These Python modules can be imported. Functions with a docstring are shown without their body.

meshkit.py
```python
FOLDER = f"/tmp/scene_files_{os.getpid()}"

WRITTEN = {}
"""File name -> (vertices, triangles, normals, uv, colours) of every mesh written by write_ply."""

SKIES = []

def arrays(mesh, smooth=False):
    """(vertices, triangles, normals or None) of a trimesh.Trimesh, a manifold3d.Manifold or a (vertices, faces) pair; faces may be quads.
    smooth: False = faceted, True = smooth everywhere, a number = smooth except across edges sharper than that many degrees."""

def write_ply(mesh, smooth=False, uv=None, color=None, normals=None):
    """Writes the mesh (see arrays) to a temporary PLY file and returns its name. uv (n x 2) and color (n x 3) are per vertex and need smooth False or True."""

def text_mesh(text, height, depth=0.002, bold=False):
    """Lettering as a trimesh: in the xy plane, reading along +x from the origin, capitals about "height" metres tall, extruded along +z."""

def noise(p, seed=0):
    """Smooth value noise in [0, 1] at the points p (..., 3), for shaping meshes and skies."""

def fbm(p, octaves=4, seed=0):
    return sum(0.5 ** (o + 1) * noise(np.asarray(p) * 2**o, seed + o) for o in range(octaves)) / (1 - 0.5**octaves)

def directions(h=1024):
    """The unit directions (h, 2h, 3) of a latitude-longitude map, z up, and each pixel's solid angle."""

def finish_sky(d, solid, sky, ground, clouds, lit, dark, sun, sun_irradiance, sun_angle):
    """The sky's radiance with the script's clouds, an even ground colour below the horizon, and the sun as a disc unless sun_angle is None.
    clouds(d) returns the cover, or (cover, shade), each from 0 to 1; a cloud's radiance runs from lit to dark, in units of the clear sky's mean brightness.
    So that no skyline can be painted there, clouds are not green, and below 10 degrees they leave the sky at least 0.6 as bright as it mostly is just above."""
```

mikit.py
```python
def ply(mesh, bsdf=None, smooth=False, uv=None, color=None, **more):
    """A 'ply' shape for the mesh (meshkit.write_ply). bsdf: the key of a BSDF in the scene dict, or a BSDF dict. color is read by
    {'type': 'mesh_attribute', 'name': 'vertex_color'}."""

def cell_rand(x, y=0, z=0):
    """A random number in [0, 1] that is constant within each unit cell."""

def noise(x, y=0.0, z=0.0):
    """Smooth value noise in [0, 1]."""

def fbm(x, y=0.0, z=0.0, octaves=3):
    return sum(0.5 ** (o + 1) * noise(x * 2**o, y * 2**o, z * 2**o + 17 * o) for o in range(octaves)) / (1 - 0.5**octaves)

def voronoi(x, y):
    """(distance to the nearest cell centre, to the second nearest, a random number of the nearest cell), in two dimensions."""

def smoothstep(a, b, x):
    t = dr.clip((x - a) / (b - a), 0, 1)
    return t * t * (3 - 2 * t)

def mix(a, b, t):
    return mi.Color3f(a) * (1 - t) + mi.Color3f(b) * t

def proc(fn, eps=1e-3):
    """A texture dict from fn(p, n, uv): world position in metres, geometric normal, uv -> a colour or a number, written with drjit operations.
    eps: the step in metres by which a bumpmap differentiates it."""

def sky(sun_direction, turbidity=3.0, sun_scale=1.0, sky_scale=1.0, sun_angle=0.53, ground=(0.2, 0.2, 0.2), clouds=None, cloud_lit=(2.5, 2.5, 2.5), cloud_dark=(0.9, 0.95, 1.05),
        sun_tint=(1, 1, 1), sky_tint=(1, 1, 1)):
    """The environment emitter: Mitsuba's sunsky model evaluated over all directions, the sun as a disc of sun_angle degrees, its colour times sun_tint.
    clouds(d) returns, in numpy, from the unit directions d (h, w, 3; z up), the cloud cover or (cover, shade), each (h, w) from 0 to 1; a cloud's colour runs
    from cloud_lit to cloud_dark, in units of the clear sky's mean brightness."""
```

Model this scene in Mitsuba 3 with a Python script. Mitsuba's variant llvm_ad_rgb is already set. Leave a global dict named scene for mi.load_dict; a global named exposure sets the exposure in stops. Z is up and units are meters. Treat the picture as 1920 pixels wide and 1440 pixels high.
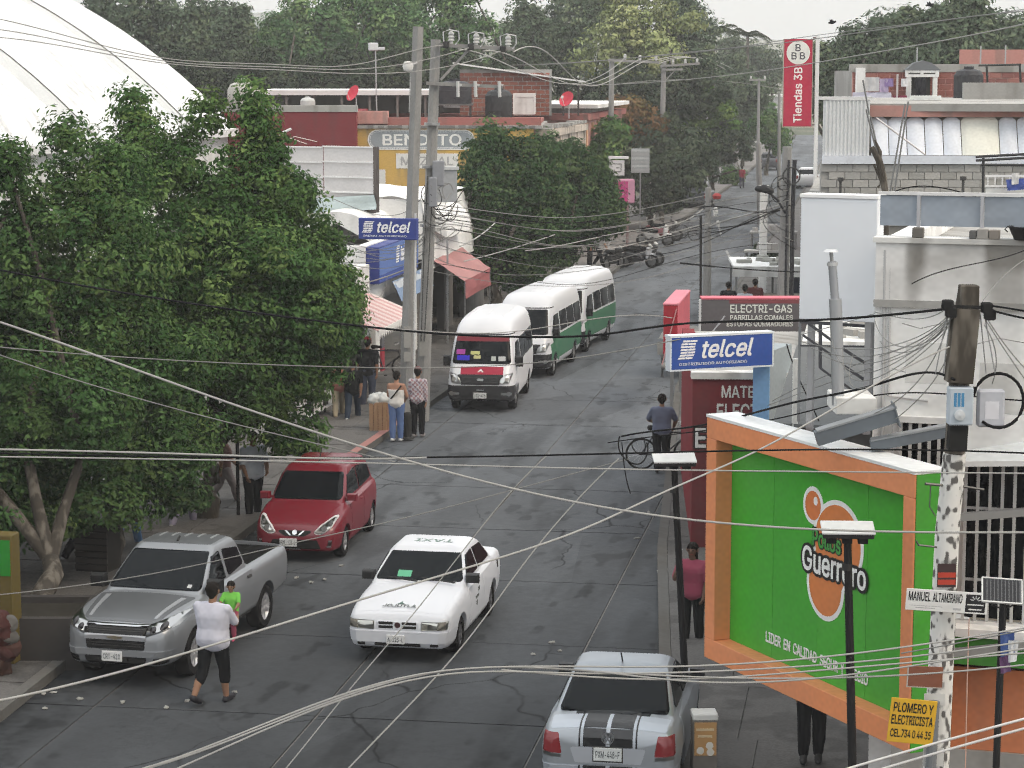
import math, random
import numpy as np, trimesh, manifold3d, drjit as dr, mitsuba as mi, mikit, meshkit
from shapely.geometry import Polygon, LineString, Point, box as sbox
from shapely.ops import unary_union
from shapely import affinity
from manifold3d import Manifold, CrossSection
from mikit import noise, fbm, voronoi, cell_rand, smoothstep, mix
T = mi.ScalarTransform4f
PI = math.pi
scene, labels = {}, {}
RNG = np.random.default_rng(7)

# ---------------------------------------------------------------- camera, sky, exposure
EYE = np.array([0.0, 0.0, 8.45])                     # a rooftop terrace above the street
PITCH = math.atan(590 / 4300)
FWD = np.array([0, math.cos(PITCH), -math.sin(PITCH)])
scene['camera'] = {'type': 'perspective', 'fov': 2 * math.degrees(math.atan(960 / 4300)), 'fov_axis': 'x', 'near_clip': 0.5, 'far_clip': 6000.0,
                   'to_world': T().look_at(origin=EYE.tolist(), target=(EYE + FWD).tolist(), up=[0, 0, 1])}
scene['sky'] = mikit.sky([0.55, -0.45, 0.75], turbidity=4, sun_scale=0.28, sun_angle=30, ground=(0.16, 0.16, 0.16),
                         clouds=lambda d: (1.0, 0.55 * np.clip(meshkit.fbm(d * [1.3, 1.3, 1.6] + 3, 3) * 1.6 - 0.45, 0, 1)),
                         cloud_lit=(3.22, 3.32, 3.38), cloud_dark=(2.65, 2.76, 2.84))
exposure = 2.1

# ---------------------------------------------------------------- helpers
def at(x, y, Y):
    """The point that lies Y metres ahead of the camera where the 1920 x 1440 photograph shows (x, y): used to read positions off the photograph."""
    d = FWD + np.array([(x - 960) / 4300, 0, 0]) + np.array([0, math.sin(PITCH), math.cos(PITCH)]) * (720 - y) / 4300
    return EYE + d * (Y / d[1])
def gnd(x, y, z=0.0):
    d = FWD + np.array([(x - 960) / 4300, 0, 0]) + np.array([0, math.sin(PITCH), math.cos(PITCH)]) * (720 - y) / 4300
    return EYE + d * ((z - EYE[2]) / d[2])
def V(*a): return np.array(a, float)

def bsdf(key, **k):
    scene[key] = {'type': 'twosided', 'b': {'type': 'principled', **k}}
    return key
def rgb(c): return {'type': 'rgb', 'value': [float(x) for x in c]}
VC = {'type': 'mesh_attribute', 'name': 'vertex_color'}
# one finish serves every colour: a mesh carries its colour (as square roots, 8 bits each) and its grime class in constant uv numbers
def own_colour(uv):
    a = dr.floor(uv.x + 0.01); b = dr.floor(uv.y + 0.01)
    r = dr.floor(a / 256); g = a - r * 256; k = dr.floor(b / 256); bl = b - k * 256
    return mi.Color3f(dr.square(r / 255), dr.square(g / 255), dr.square(bl / 255)), k
def f_plain(p, n, uv): return own_colour(uv)[0]
def f_worn(p, n, uv):
    c, k = own_colour(uv)
    a = fbm(p.x * 0.9, p.y * 0.9, p.z * 0.9, octaves=4)
    s = fbm((p.x + p.y * 0.7) * 4.0, 0, p.z * 0.45, octaves=2)
    f = noise(p.x * 21, p.y * 21, p.z * 21)
    d = smoothstep(0.42, 0.75, a) + smoothstep(0.50, 0.78, s)
    w = dr.clip(d * dr.select(k > 2.5, 0.62, dr.select(k > 1.5, 0.38, dr.select(k > 0.5, 0.16, 0.07))), 0, 0.9)
    return (c * (1 - w) + mi.Color3f(0.16, 0.15, 0.135) * w * dr.minimum(1.0, 0.25 + 3 * mi.luminance(c))) * (0.93 + 0.12 * f)
P_, Q_ = mikit.proc(f_plain), mikit.proc(f_worn)
bsdf('matte', base_color=Q_, roughness=0.85, specular=0.12)
bsdf('satin', base_color=Q_, roughness=0.5, specular=0.25)
bsdf('paint', base_color=P_, roughness=0.32, specular=0.5, clearcoat=1.0, clearcoat_gloss=0.95)
bsdf('metalpaint', base_color=P_, roughness=0.38, metallic=0.55, specular=0.5, clearcoat=1.0, clearcoat_gloss=0.95)
bsdf('chrome', base_color=P_, roughness=0.18, metallic=1.0)
bsdf('steel', base_color=P_, roughness=0.42, metallic=0.7)
scene['carglass'] = {'type': 'twosided', 'b': {'type': 'plastic', 'diffuse_reflectance': rgb((0.006, 0.008, 0.010)), 'int_ior': 1.2}}
scene['leaf'] = {'type': 'principledthin', 'base_color': VC, 'roughness': 0.55, 'diff_trans': 0.36, 'eta': 1.4}

COUNT = {}
def numbered(name):
    n = COUNT.get(name, 0)
    COUNT[name] = n + 1
    return name if n == 0 else f'{name}_{n:03d}'
def thing(name, label, cat, group=None, kind=None):
    key = numbered(name)
    L = {'label': label, 'category': cat}
    if group: L['group'] = group
    if kind: L['kind'] = kind
    labels[key] = L
    return key
def structure(name, label=None):
    key = numbered(name)
    labels[key] = {'kind': 'structure'}
    if label: labels[key]['label'] = label
    return key
def mesh_of(m):
    if isinstance(m, Manifold):
        q = m.to_mesh()
        return trimesh.Trimesh(np.array(q.vert_properties[:, :3]), np.array(q.tri_verts), process=False)
    if isinstance(m, (list, tuple)) and len(m) and isinstance(m[0], (trimesh.Trimesh, Manifold)):
        return trimesh.util.concatenate([mesh_of(x) for x in m])
    if isinstance(m, (list, tuple)):
        v, f = np.asarray(m[0], float), np.asarray(m[1], int)
        if f.shape[1] == 4: f = np.vstack([f[:, [0, 1, 2]], f[:, [0, 2, 3]]])
        return trimesh.Trimesh(v, f, process=False)
    return m
VCB = {'matte': 0, 'satin': 0, 'paint': 0, 'metalpaint': 0, 'chrome': 0, 'steel': 0}
PL = {}
def shape(m, mat, color=None, smooth=False):
    """A ply dict of a mesh in a finish and colour."""
    m = mesh_of(m); grime = 0
    if mat in PL: mat, grime, color = 'matte', *PL[mat]
    if mat in VCB or mat == 'leaf':
        if smooth is not False and smooth is not True:
            m = trimesh.graph.smooth_shade(trimesh.Trimesh(m.vertices, m.faces, process=True), angle=np.radians(smooth), facet_minarea=None); smooth = True
        if mat == 'leaf': return mikit.ply(m, mat, smooth=smooth, color=color)
        q = np.round(np.sqrt(np.clip((0.5, 0.5, 0.5) if color is None else color, 0, 1)) * 255)
        q = q if q.ndim == 2 else np.tile(q, (len(m.vertices), 1))
        return mikit.ply(m, mat, smooth=smooth, uv=np.stack([q[:, 0] * 256 + q[:, 1] + 0.5, grime * 256 + q[:, 2] + 0.5], 1))
    return mikit.ply(m, mat, smooth=smooth)
def put(key, m, mat, color=None, smooth=False, M=None):
    d = m if isinstance(m, dict) else shape(m, mat, color, smooth)
    if M is not None: d = {**d, 'to_world': T(np.asarray(M, float).tolist())}
    scene[key] = d
    return key
def part(parent, name, m, mat='matte', color=None, smooth=False, M=None, label=None, join=False, kind=None):
    """A part of its own; a list of meshes makes as many parts, unless joined."""
    if isinstance(m, list) and not join:
        return [part(parent, name, x, mat, color, smooth, M, label) for x in m][-1]
    key = numbered(parent + '__' + name)
    put(key, m, mat, color, smooth, M)
    if label: labels[key] = {'label': label}
    if kind: labels.setdefault(key, {})['kind'] = kind
    return key
def place(p, rz=0.0, s=1.0):
    """A matrix: turn about z by rz radians, then move to p."""
    c, n = math.cos(rz), math.sin(rz)
    p = list(p) + [0] * (3 - len(p))
    return np.array([[c * s, -n * s, 0, p[0]], [n * s, c * s, 0, p[1]], [0, 0, s, p[2]], [0, 0, 0, 1.0]])
def xf(m, M):
    m = mesh_of(m).copy(); m.apply_transform(np.asarray(M)); return m

def bx(x0, x1, y0, y1, z0, z1, ch=0.0):
    """A box, its edges chamfered by ch."""
    if ch <= 0:
        b = trimesh.creation.box((x1 - x0, y1 - y0, z1 - z0)); b.apply_translation(((x0 + x1) / 2, (y0 + y1) / 2, (z0 + z1) / 2)); return b
    pts = []
    for sx, sy, sz in np.ndindex(2, 2, 2):
        c = V((x0, x1)[sx], (y0, y1)[sy], (z0, z1)[sz]); o = V(1 - 2 * sx, 1 - 2 * sy, 1 - 2 * sz)
        for k in range(3):
            e = o * ch; e[k] = 0; pts.append(c + e)
    return trimesh.convex.convex_hull(np.array(pts))
def tube(pts, r, sides=6, caps=True):
    """A round tube along a polyline; r may differ per point."""
    p = np.asarray(pts, float); n = len(p)
    t = np.gradient(p, axis=0) if n > 2 else np.repeat([p[1] - p[0]], 2, 0)
    t /= np.linalg.norm(t, axis=1, keepdims=True) + 1e-12
    a = np.cross(t, np.where(np.abs(t[:, 2:]) < 0.9, [0, 0, 1.0], [1.0, 0, 0])); a /= np.linalg.norm(a, axis=1, keepdims=True) + 1e-12
    b = np.cross(t, a); ang = np.arange(sides) * 2 * PI / sides
    rr = np.broadcast_to(r, (n,))[:, None, None]
    v = (p[:, None] + rr * (np.cos(ang)[None, :, None] * a[:, None] + np.sin(ang)[None, :, None] * b[:, None])).reshape(-1, 3)
    i, j = np.meshgrid(np.arange(n - 1), np.arange(sides), indexing='ij')
    q = np.stack([i * sides + j, (i + 1) * sides + j, (i + 1) * sides + (j + 1) % sides, i * sides + (j + 1) % sides], -1).reshape(-1, 4)
    f = np.vstack([q[:, [0, 2, 1]], q[:, [0, 3, 2]]])
    if caps:
        k = np.arange(1, sides - 1); z = np.zeros_like(k)
        f = np.vstack([f, np.stack([z, k, k + 1], 1), np.stack([z, k + 1, k], 1) + (n - 1) * sides])
    m = trimesh.Trimesh(v, f, process=False)
    if m.volume < 0: m.invert()
    return m
def bar(p, q, w, h=None, up=(0, 0, 1)):
    """A rectangular bar from p to q, w wide and h high."""
    p, q = np.asarray(p, float), np.asarray(q, float); h = w if h is None else h
    L = np.linalg.norm(q - p); x = (q - p) / L
    u = np.asarray(up, float)
    if abs(x @ u) > 0.95: u = V(0, 1, 0) if abs(x[1]) < 0.9 else V(1, 0, 0)
    y = np.cross(u, x); y /= np.linalg.norm(y); z = np.cross(x, y)
    M = np.eye(4); M[:3, 0], M[:3, 1], M[:3, 2], M[:3, 3] = x, y, z, (p + q) / 2
    b = trimesh.creation.box((L, w, h)); b.apply_transform(M); return b
def lathe(profile, n=20):
    """A profile of (radius, z) turned about z."""
    return trimesh.creation.revolve(np.asarray(profile, float), sections=n)
def prism(pts, d):
    """A polygon in xy, extruded to z = d."""
    return trimesh.creation.extrude_polygon(pts if isinstance(pts, Polygon) else Polygon(pts), d, engine='earcut')
def frame(o, x, z=(0, 0, 1)):
    """A matrix with origin o, x axis along x and z axis as near z as can be."""
    x = np.asarray(x, float); x = x / np.linalg.norm(x); z = np.asarray(z, float)
    y = np.cross(z, x); y /= np.linalg.norm(y); z = np.cross(x, y)
    M = np.eye(4); M[:3, 0], M[:3, 1], M[:3, 2], M[:3, 3] = x, y, z, o
    return M
def upright(o, along):
    """A frame for a board standing upright: x along it, y up, z out of its face."""
    x = np.asarray(along, float); x = x / np.linalg.norm(x); y = V(0, 0, 1); z = np.cross(x, y)
    M = np.eye(4); M[:3, 0], M[:3, 1], M[:3, 2], M[:3, 3] = x, y, z, o
    return M
def text(s, h, depth=0.006, bold=True, width=None, italic=0.0, center=False):
    """Raised lettering in the xy plane, capitals h high, squeezed to the width if one is given."""
    m = meshkit.text_mesh(s, h, depth, bold)
    b = m.bounds
    if width: m.apply_scale([width / (b[1][0] - b[0][0]), 1, 1])
    if italic: m.vertices[:, 0] += italic * m.vertices[:, 1]
    m.apply_translation([-m.bounds[0][0] if not center else -m.bounds[:, 0].mean(), 0, 0])
    return m
def bev(poly, d, ch=0.01):
    return prism(poly, d)
def catenary(p, q, sag, n=14):
    p, q = np.asarray(p, float), np.asarray(q, float); t = np.linspace(0, 1, n)[:, None]
    w = p + (q - p) * t; w[:, 2] -= sag * 4 * t[:, 0] * (1 - t[:, 0])
    return w

# ---------------------------------------------------------------- materials of large surfaces
def f_asphalt(p, n, uv):
    """Old grey concrete: polished wheel tracks, oil, patched panels and hairline cracks; shade painted in as a darker near end, lighter up the street."""
    w = p.x * 0.9874 - p.y * 0.158; u = p.y * 0.9874 + p.x * 0.158
    a = fbm(p.x * 0.35, p.y * 0.22, 0, octaves=4); b = noise(p.x * 9, p.y * 9); c = noise(p.x * 60, p.y * 60); e = noise(p.x * 23, p.y * 23)
    st = smoothstep(0.52, 0.78, fbm(w * 1.7 + 9, u * 0.33, 3, octaves=4)); oil = smoothstep(0.66, 0.80, fbm(w * 2.6, u * 1.3, 8, octaves=3))
    wx = w + 0.5 * fbm(w * 1.3, u * 1.3, 2, octaves=3); ux = u + 0.5 * fbm(w * 1.3 + 7, u * 1.3, 4, octaves=3)
    f1, f2, cr = voronoi(wx * 0.38, ux * 0.24); crack = (1 - smoothstep(0.0, 0.020, f2 - f1)) * smoothstep(0.45, 0.60, fbm(w * 0.4 + 3, u * 0.3, 5, octaves=2))
    g1, g2, pr = voronoi(w * 0.30 + 4, u * 0.21); patch_ = 0.82 + 0.36 * pr
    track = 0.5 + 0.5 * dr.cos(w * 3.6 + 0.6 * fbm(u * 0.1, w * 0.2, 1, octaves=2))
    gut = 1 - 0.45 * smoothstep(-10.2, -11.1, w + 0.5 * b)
    v = gut * (0.036 + 0.032 * a + 0.062 * smoothstep(26, 60, u)) * (0.80 + 0.14 * b + 0.12 * c + 0.10 * e) * (1 - 0.32 * st) * (1 - 0.36 * oil) * patch_ * (0.90 + 0.16 * track) * (1 - 0.65 * crack)  # ramp along the street puts near shade and far brightness into the colour
    return mi.Color3f(v * 0.93, v, v * 1.09)
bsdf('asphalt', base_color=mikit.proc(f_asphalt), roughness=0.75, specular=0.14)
def f_walk(p, n, uv):
    a = fbm(p.x * 0.8, p.y * 0.8, p.z, octaves=4); c = noise(p.x * 40, p.y * 40)
    v = (0.050 + 0.055 * a) * (0.85 + 0.3 * c) * (1 - 0.3 * smoothstep(0.55, 0.7, fbm(p.x * 2, p.y * 2, 5, octaves=3)))
    return mi.Color3f(v * 1.05, v, v * 0.96)
bsdf('walk', base_color=mikit.proc(f_walk), roughness=0.9)
def plaster(key, base, kind='wall_worn'): PL[key] = ({'wall_clean': 1, 'wall_worn': 2, 'wall_dirty': 3}[kind], base)
plaster('white_plaster', (0.72, 0.72, 0.705), 'wall_clean')
plaster('stained_white', (0.66, 0.655, 0.64), 'wall_dirty')
PL['hall_sheet'] = (1, (0.74, 0.75, 0.75))
plaster('old_white', (0.62, 0.62, 0.60))
plaster('concrete', (0.32, 0.315, 0.30))
plaster('kerb', (0.10, 0.098, 0.094), 'wall_dirty')
plaster('dark_red_wall', (0.17, 0.03, 0.035), 'wall_clean')
plaster('pink_wall', (0.46, 0.23, 0.20))
plaster('ochre_wall', (0.52, 0.34, 0.10), 'wall_worn')
plaster('old_facade', (0.52, 0.46, 0.40), 'wall_dirty')
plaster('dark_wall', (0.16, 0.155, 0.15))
plaster('orange_wall', (0.56, 0.19, 0.085), 'wall_clean')
plaster('roof_red', (0.33, 0.125, 0.11))
def f_pole(p, n, uv):
    a = fbm(p.x * 6, p.y * 6, p.z * 1.2, octaves=3); c = noise(p.x * 50, p.y * 50, p.z * 20)
    v = 0.16 + 0.11 * a + 0.05 * c
    return mi.Color3f(v, v * 0.985, v * 0.95)
bsdf('pole_concrete', base_color=mikit.proc(f_pole), roughness=0.9)
def f_bark(p, n, uv):
    a = fbm(p.x * 9, p.y * 9, p.z * 2.5, octaves=4); c = smoothstep(0.4, 0.7, a)
    return mix((0.045, 0.038, 0.03), (0.13, 0.115, 0.095), c)
bsdf('bark', base_color=mikit.proc(f_bark), roughness=0.95)
def f_ground(p, n, uv):
    a = fbm(p.x * 0.06, p.y * 0.06, 0, octaves=4)
    return mix((0.05, 0.06, 0.035), (0.13, 0.11, 0.085), smoothstep(0.35, 0.65, a))
bsdf('earth', base_color=mikit.proc(f_ground), roughness=0.95)
def f_hill(p, n, uv):
    a = fbm(p.x * 0.004, p.y * 0.004, p.z * 0.004, octaves=4)
    return mix((0.03, 0.05, 0.025), (0.09, 0.09, 0.05), smoothstep(0.3, 0.7, a))
bsdf('hillside', base_color=mikit.proc(f_hill), roughness=0.95)
# ================================================================ the setting
SH = math.atan(0.16)                                  # the street's heading, clockwise from straight ahead
U = V(math.sin(SH), math.cos(SH), 0)                  # along the street, away from the camera
W = V(math.cos(SH), -math.sin(SH), 0)                 # across it, to the right
ROT = -SH                                             # the turn that takes +y to U
KERB_L = [(-8.9, 12), (-6.3, 32), (-4.8, 41.4), (-3.0, 51.7), (-1.6, 60), (1.5, 78), (5.3, 102), (9.2, 126), (17.2, 175), (29, 250), (37, 300)]
KERB_R = [(0.9, 10), (1.75, 26), (2.55, 39.5), (4.3, 60), (7.0, 78), (11.0, 104), (14.8, 126), (22.6, 175), (34.6, 250), (42.6, 300)]
KR = lambda Y: np.interp(Y, [k[1] for k in KERB_R], [k[0] for k in KERB_R])
KL = lambda Y: np.interp(Y, [k[1] for k in KERB_L], [k[0] for k in KERB_L])
g = structure('ground')
gv = []
S = np.array([-2500, -400, -120, -60, -30, 0, 30, 60, 120, 400, 2500.0]); R_ = np.array([-60, 0, 40, 90, 150, 220, 320, 600, 1200, 3500.0])
gx, gy = np.meshgrid(S, R_)
nx, ny = len(S), len(R_)
idx = np.arange(nx * ny).reshape(ny, nx)
gf = np.stack([idx[:-1, :-1], idx[:-1, 1:], idx[1:, 1:], idx[1:, :-1]], -1).reshape(-1, 4)
put(g, (np.stack([gx.ravel(), gy.ravel(), np.full(gx.size, -0.10)], 1), gf), 'earth')

def sheet(poly, z, t):
    m = prism(poly, t); m.apply_translation([0, 0, z - t]); return m
road_poly = Polygon(KERB_L + KERB_R[::-1]).buffer(0.0)
side_street = Polygon([(-40, 12.0), (-8.6, 12.0), (0.9, 9.0), (40, 2), (40, -8), (-40, -2)])
road_poly = unary_union([road_poly, side_street])
rd = structure('road')
part(rd, 'bed', sheet(road_poly, -0.02, 0.06), 'dark_wall')
# concrete slabs with open joints, laid along the street; near ones uneven by a few millimetres
slab_shapes = []
ang = [0]
for j in range(-3, 36):
    for i in range(-4, 6):
        L, Wd = 4.2, 3.05
        off = -0.9 + 0.16 * 0
        a = off + i * Wd; b = a + Wd
        y0 = 8 + j * L + (i % 2) * 0.0; y1 = y0 + L
        o = V(-2.0, 8, 0)
        q = [o + W * a + U * (y0 - 8), o + W * b + U * (y0 - 8), o + W * b + U * (y1 - 8), o + W * a + U * (y1 - 8)]
        pg = Polygon([(c[0], c[1]) for c in q]).buffer(-0.016, join_style=2).intersection(road_poly)
        if pg.is_empty or pg.area < 0.4: continue
        for k in (pg.geoms if hasattr(pg, 'geoms') else [pg]):
            if k.area > 0.4: slab_shapes.append((k, y0))
for pg, y0 in slab_shapes:
    if y0 > 150: continue
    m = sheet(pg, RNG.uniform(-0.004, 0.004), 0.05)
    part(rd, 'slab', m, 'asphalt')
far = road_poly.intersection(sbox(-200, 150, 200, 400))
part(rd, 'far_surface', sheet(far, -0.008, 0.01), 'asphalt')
# worn bright centre line, mostly rubbed away
cl = [(gnd(1378, 505), gnd(1362, 470)), (gnd(1352, 440), gnd(1345, 415)), (gnd(1340, 405), gnd(1338, 392))]
def strip(p, q, w, z):
    p, q = p[:2], q[:2]; d = (q - p) / np.linalg.norm(q - p); n = V(-d[1], d[0]) * w / 2
    return sheet(Polygon([p + n, q + n, q - n, p - n]), z, 0.004)
part(rd, 'worn_lane_marking', [strip(a, b, 0.10, 0.010) for a, b in cl], 'matte', (0.26, 0.26, 0.26), label='worn white lane marking')

def walk_poly(line, side, w):
    l = LineString(line); o = l.parallel_offset(w, side)
    oc = list(o.coords)
    return Polygon(list(line) + (oc[::-1] if np.hypot(oc[0][0] - line[0][0], oc[0][1] - line[0][1]) < w * 2 else oc))
kl = [(x, y) for x, y in KERB_L if y >= 12]; kr = KERB_R
sl = structure('sidewalk'); sr = structure('sidewalk')
KW = 0.17
for key, line, side, w in ((sl, kl, 'left', 5.2), (sr, kr, 'right', 3.4)):
    full = walk_poly(line, side, w); kerb = walk_poly(line, side, KW)
    part(key, 'kerb', sheet(kerb, 0.145, 0.3), 'kerb')
    inner = full.difference(kerb.buffer(0.006))
    part(key, 'base', sheet(inner, 0.11, 0.2), 'dark_wall')
    for j in range(2, 34):
        for i in range(3):
            c0 = V(np.interp(8 + j * 2.5, [p[1] for p in line], [p[0] for p in line]), 8 + j * 2.5, 0); s_ = -1 if side == 'left' else 1
            q = [c0 + W * s_ * (KW - 1 + i * 1.8), c0 + W * s_ * (KW - 1 + i * 1.8 + 1.8), c0 + W * s_ * (KW - 1 + i * 1.8 + 1.8) + U * 2.5, c0 + W * s_ * (KW - 1 + i * 1.8) + U * 2.5]
            pg = Polygon([(c[0], c[1]) for c in q]).buffer(-0.006, join_style=2).intersection(inner)
            if pg.is_empty or pg.area < 0.3 or pg.geom_type != 'Polygon': continue
            part(key, 'slab', sheet(pg, 0.140 + RNG.uniform(-0.003, 0.003), 0.03), 'walk')
# the painted stretch of kerb on the corner by the post
part(sl, 'painted_kerb', sheet(walk_poly([(-4.55, 43.0), (-3.0, 51.7), (-2.62, 54)], 'left', KW + 0.02), 0.152, 0.2), 'matte', (0.26, 0.13, 0.12), label='kerb with faded red paint')

# hills far behind the town
hl = structure('hills')
xs = np.linspace(-1400, 1600, 90); ds = np.linspace(0, 1, 14)
hv = []
for t in ds:
    for x in xs:
        n_ = meshkit.fbm(np.array([[x * 0.0022 + 5, 1.7, t * 1.5]]), 5)[0]
        crest = 88 * (0.72 + 0.62 * n_) * (1 - 0.40 / (1 + math.exp(-(x - 150) / 90)))
        hv.append((x * .62, 1500 + 600 * t, .62 * crest * math.sin(min(1, t * 1.0) * PI / 2) ** 1.0 - 1))
nx = len(xs); idx = np.arange(len(hv)).reshape(len(ds), nx)
put(hl, (np.array(hv), np.stack([idx[:-1, :-1], idx[:-1, 1:], idx[1:, 1:], idx[1:, :-1]], -1).reshape(-1, 4)), 'hillside', smooth=True)
# ================================================================ buildings on the left
def sbx(u0, u1, w0, w1, z0, z1, ch=0.0): return bx(w0, w1, u0, u1, z0, z1, ch)   # in a street frame: x across, y along
def wall_holes(L, h, holes, t, z0=0.0):
    """A wall in the street frame's plane x = 0, along y from 0 to L, with openings (u0, u1, z0, z1)."""
    p = sbox(0, z0, L, h)
    for a, b, c, d in holes: p = p.difference(sbox(a, c, b, d))
    m = trimesh.util.concatenate([prism(g, t) for g in getattr(p, 'geoms', [p])])
    M = np.eye(4); M[:3, :3] = np.array([[0, 0, 1], [1, 0, 0], [0, 1, 0]])        # (u, z, t) -> (x = t, y = u, z = z)
    m.apply_transform(M); m.apply_translation([-t, 0, 0]); return m
def shopfront(key, Y0, L, h, holes, mat, D=7.0, roofmat='concrete', par=0.35, x_off=0.0):
    """A low shop whose front follows the street from Y0; its openings are holes through the front wall into a dim room."""
    o = V(-4.9 + 0.14 * (Y0 - 54.6) + x_off, Y0, 0); M = place(o, ROT)
    part(key, 'front_wall', wall_holes(L, h, holes, 0.25), mat, M=M)
    part(key, 'near_wall', sbx(0, 0.22, -D, -0.253, 0, h), mat, M=M)
    part(key, 'far_wall', sbx(L - 0.22, L, -D, -0.253, 0, h), mat, M=M)
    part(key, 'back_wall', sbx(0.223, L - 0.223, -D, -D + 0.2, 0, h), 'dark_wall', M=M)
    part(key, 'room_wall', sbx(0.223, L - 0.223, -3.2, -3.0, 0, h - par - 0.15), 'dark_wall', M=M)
    part(key, 'roof', sbx(0.223, L - 0.223, -D + 0.203, -0.253, h - par - 0.14, h - par), roofmat, M=M)
    return M

# --- the arched market hall
hall = thing('arched_market_hall', 'huge white arched sheet metal roof over white wall behind the big tree', 'market hall')
hp0, hp1 = V(-15.7 - 0.187 * 14, 58, 0), V(-11.4, 95.2, 0)
ha = (hp1 - hp0) / np.linalg.norm(hp1 - hp0); hl_ = np.linalg.norm(hp1 - hp0); hn = V(-ha[1], ha[0], 0)   # hn: away from the street
HR, HA0, HZ = 25.5, math.radians(47), 6.0
def arch(u0, u1, proud, n=40, ripple=0.0):
    us = np.arange(u0, u1 + 1e-6, 0.11) if ripple else np.array([u0, u1]); th = np.linspace(-HA0, HA0, n)
    pts = []
    for u in us:
        rr = HR + proud + (ripple if (int(round((u - u0) / 0.11)) % 5 == 0) else 0)
        w = HR * math.sin(HA0) + rr * np.sin(th); z = HZ - HR * math.cos(HA0) + rr * np.cos(th)
        pts.append(hp0 + ha * u + hn * w[:, None] + V(0, 0, 1) * z[:, None])
    pts = np.array(pts); a, b = len(us), n; idx = np.arange(a * b).reshape(a, b)
    return (pts.reshape(-1, 3), np.stack([idx[:-1, :-1], idx[:-1, 1:], idx[1:, 1:], idx[1:, :-1]], -1).reshape(-1, 4))
uY = lambda Y: (Y - 58) / ha[1]
cuts = [(0, uY(67.3)), (uY(68.8), uY(78.1)), (uY(79.7), uY(88.9)), (uY(90.2), uY(95.3))]
for a, b in cuts: part(hall, 'roof_panel', arch(a, b, 0, ripple=0.035), 'hall_sheet', smooth=False)
for (a, b), (c, d) in zip(cuts, cuts[1:]): part(hall, 'skylight', arch(b - 0.1, c + 0.1, -0.012, ripple=0.01), 'satin', (0.54, 0.55, 0.545))
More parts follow.
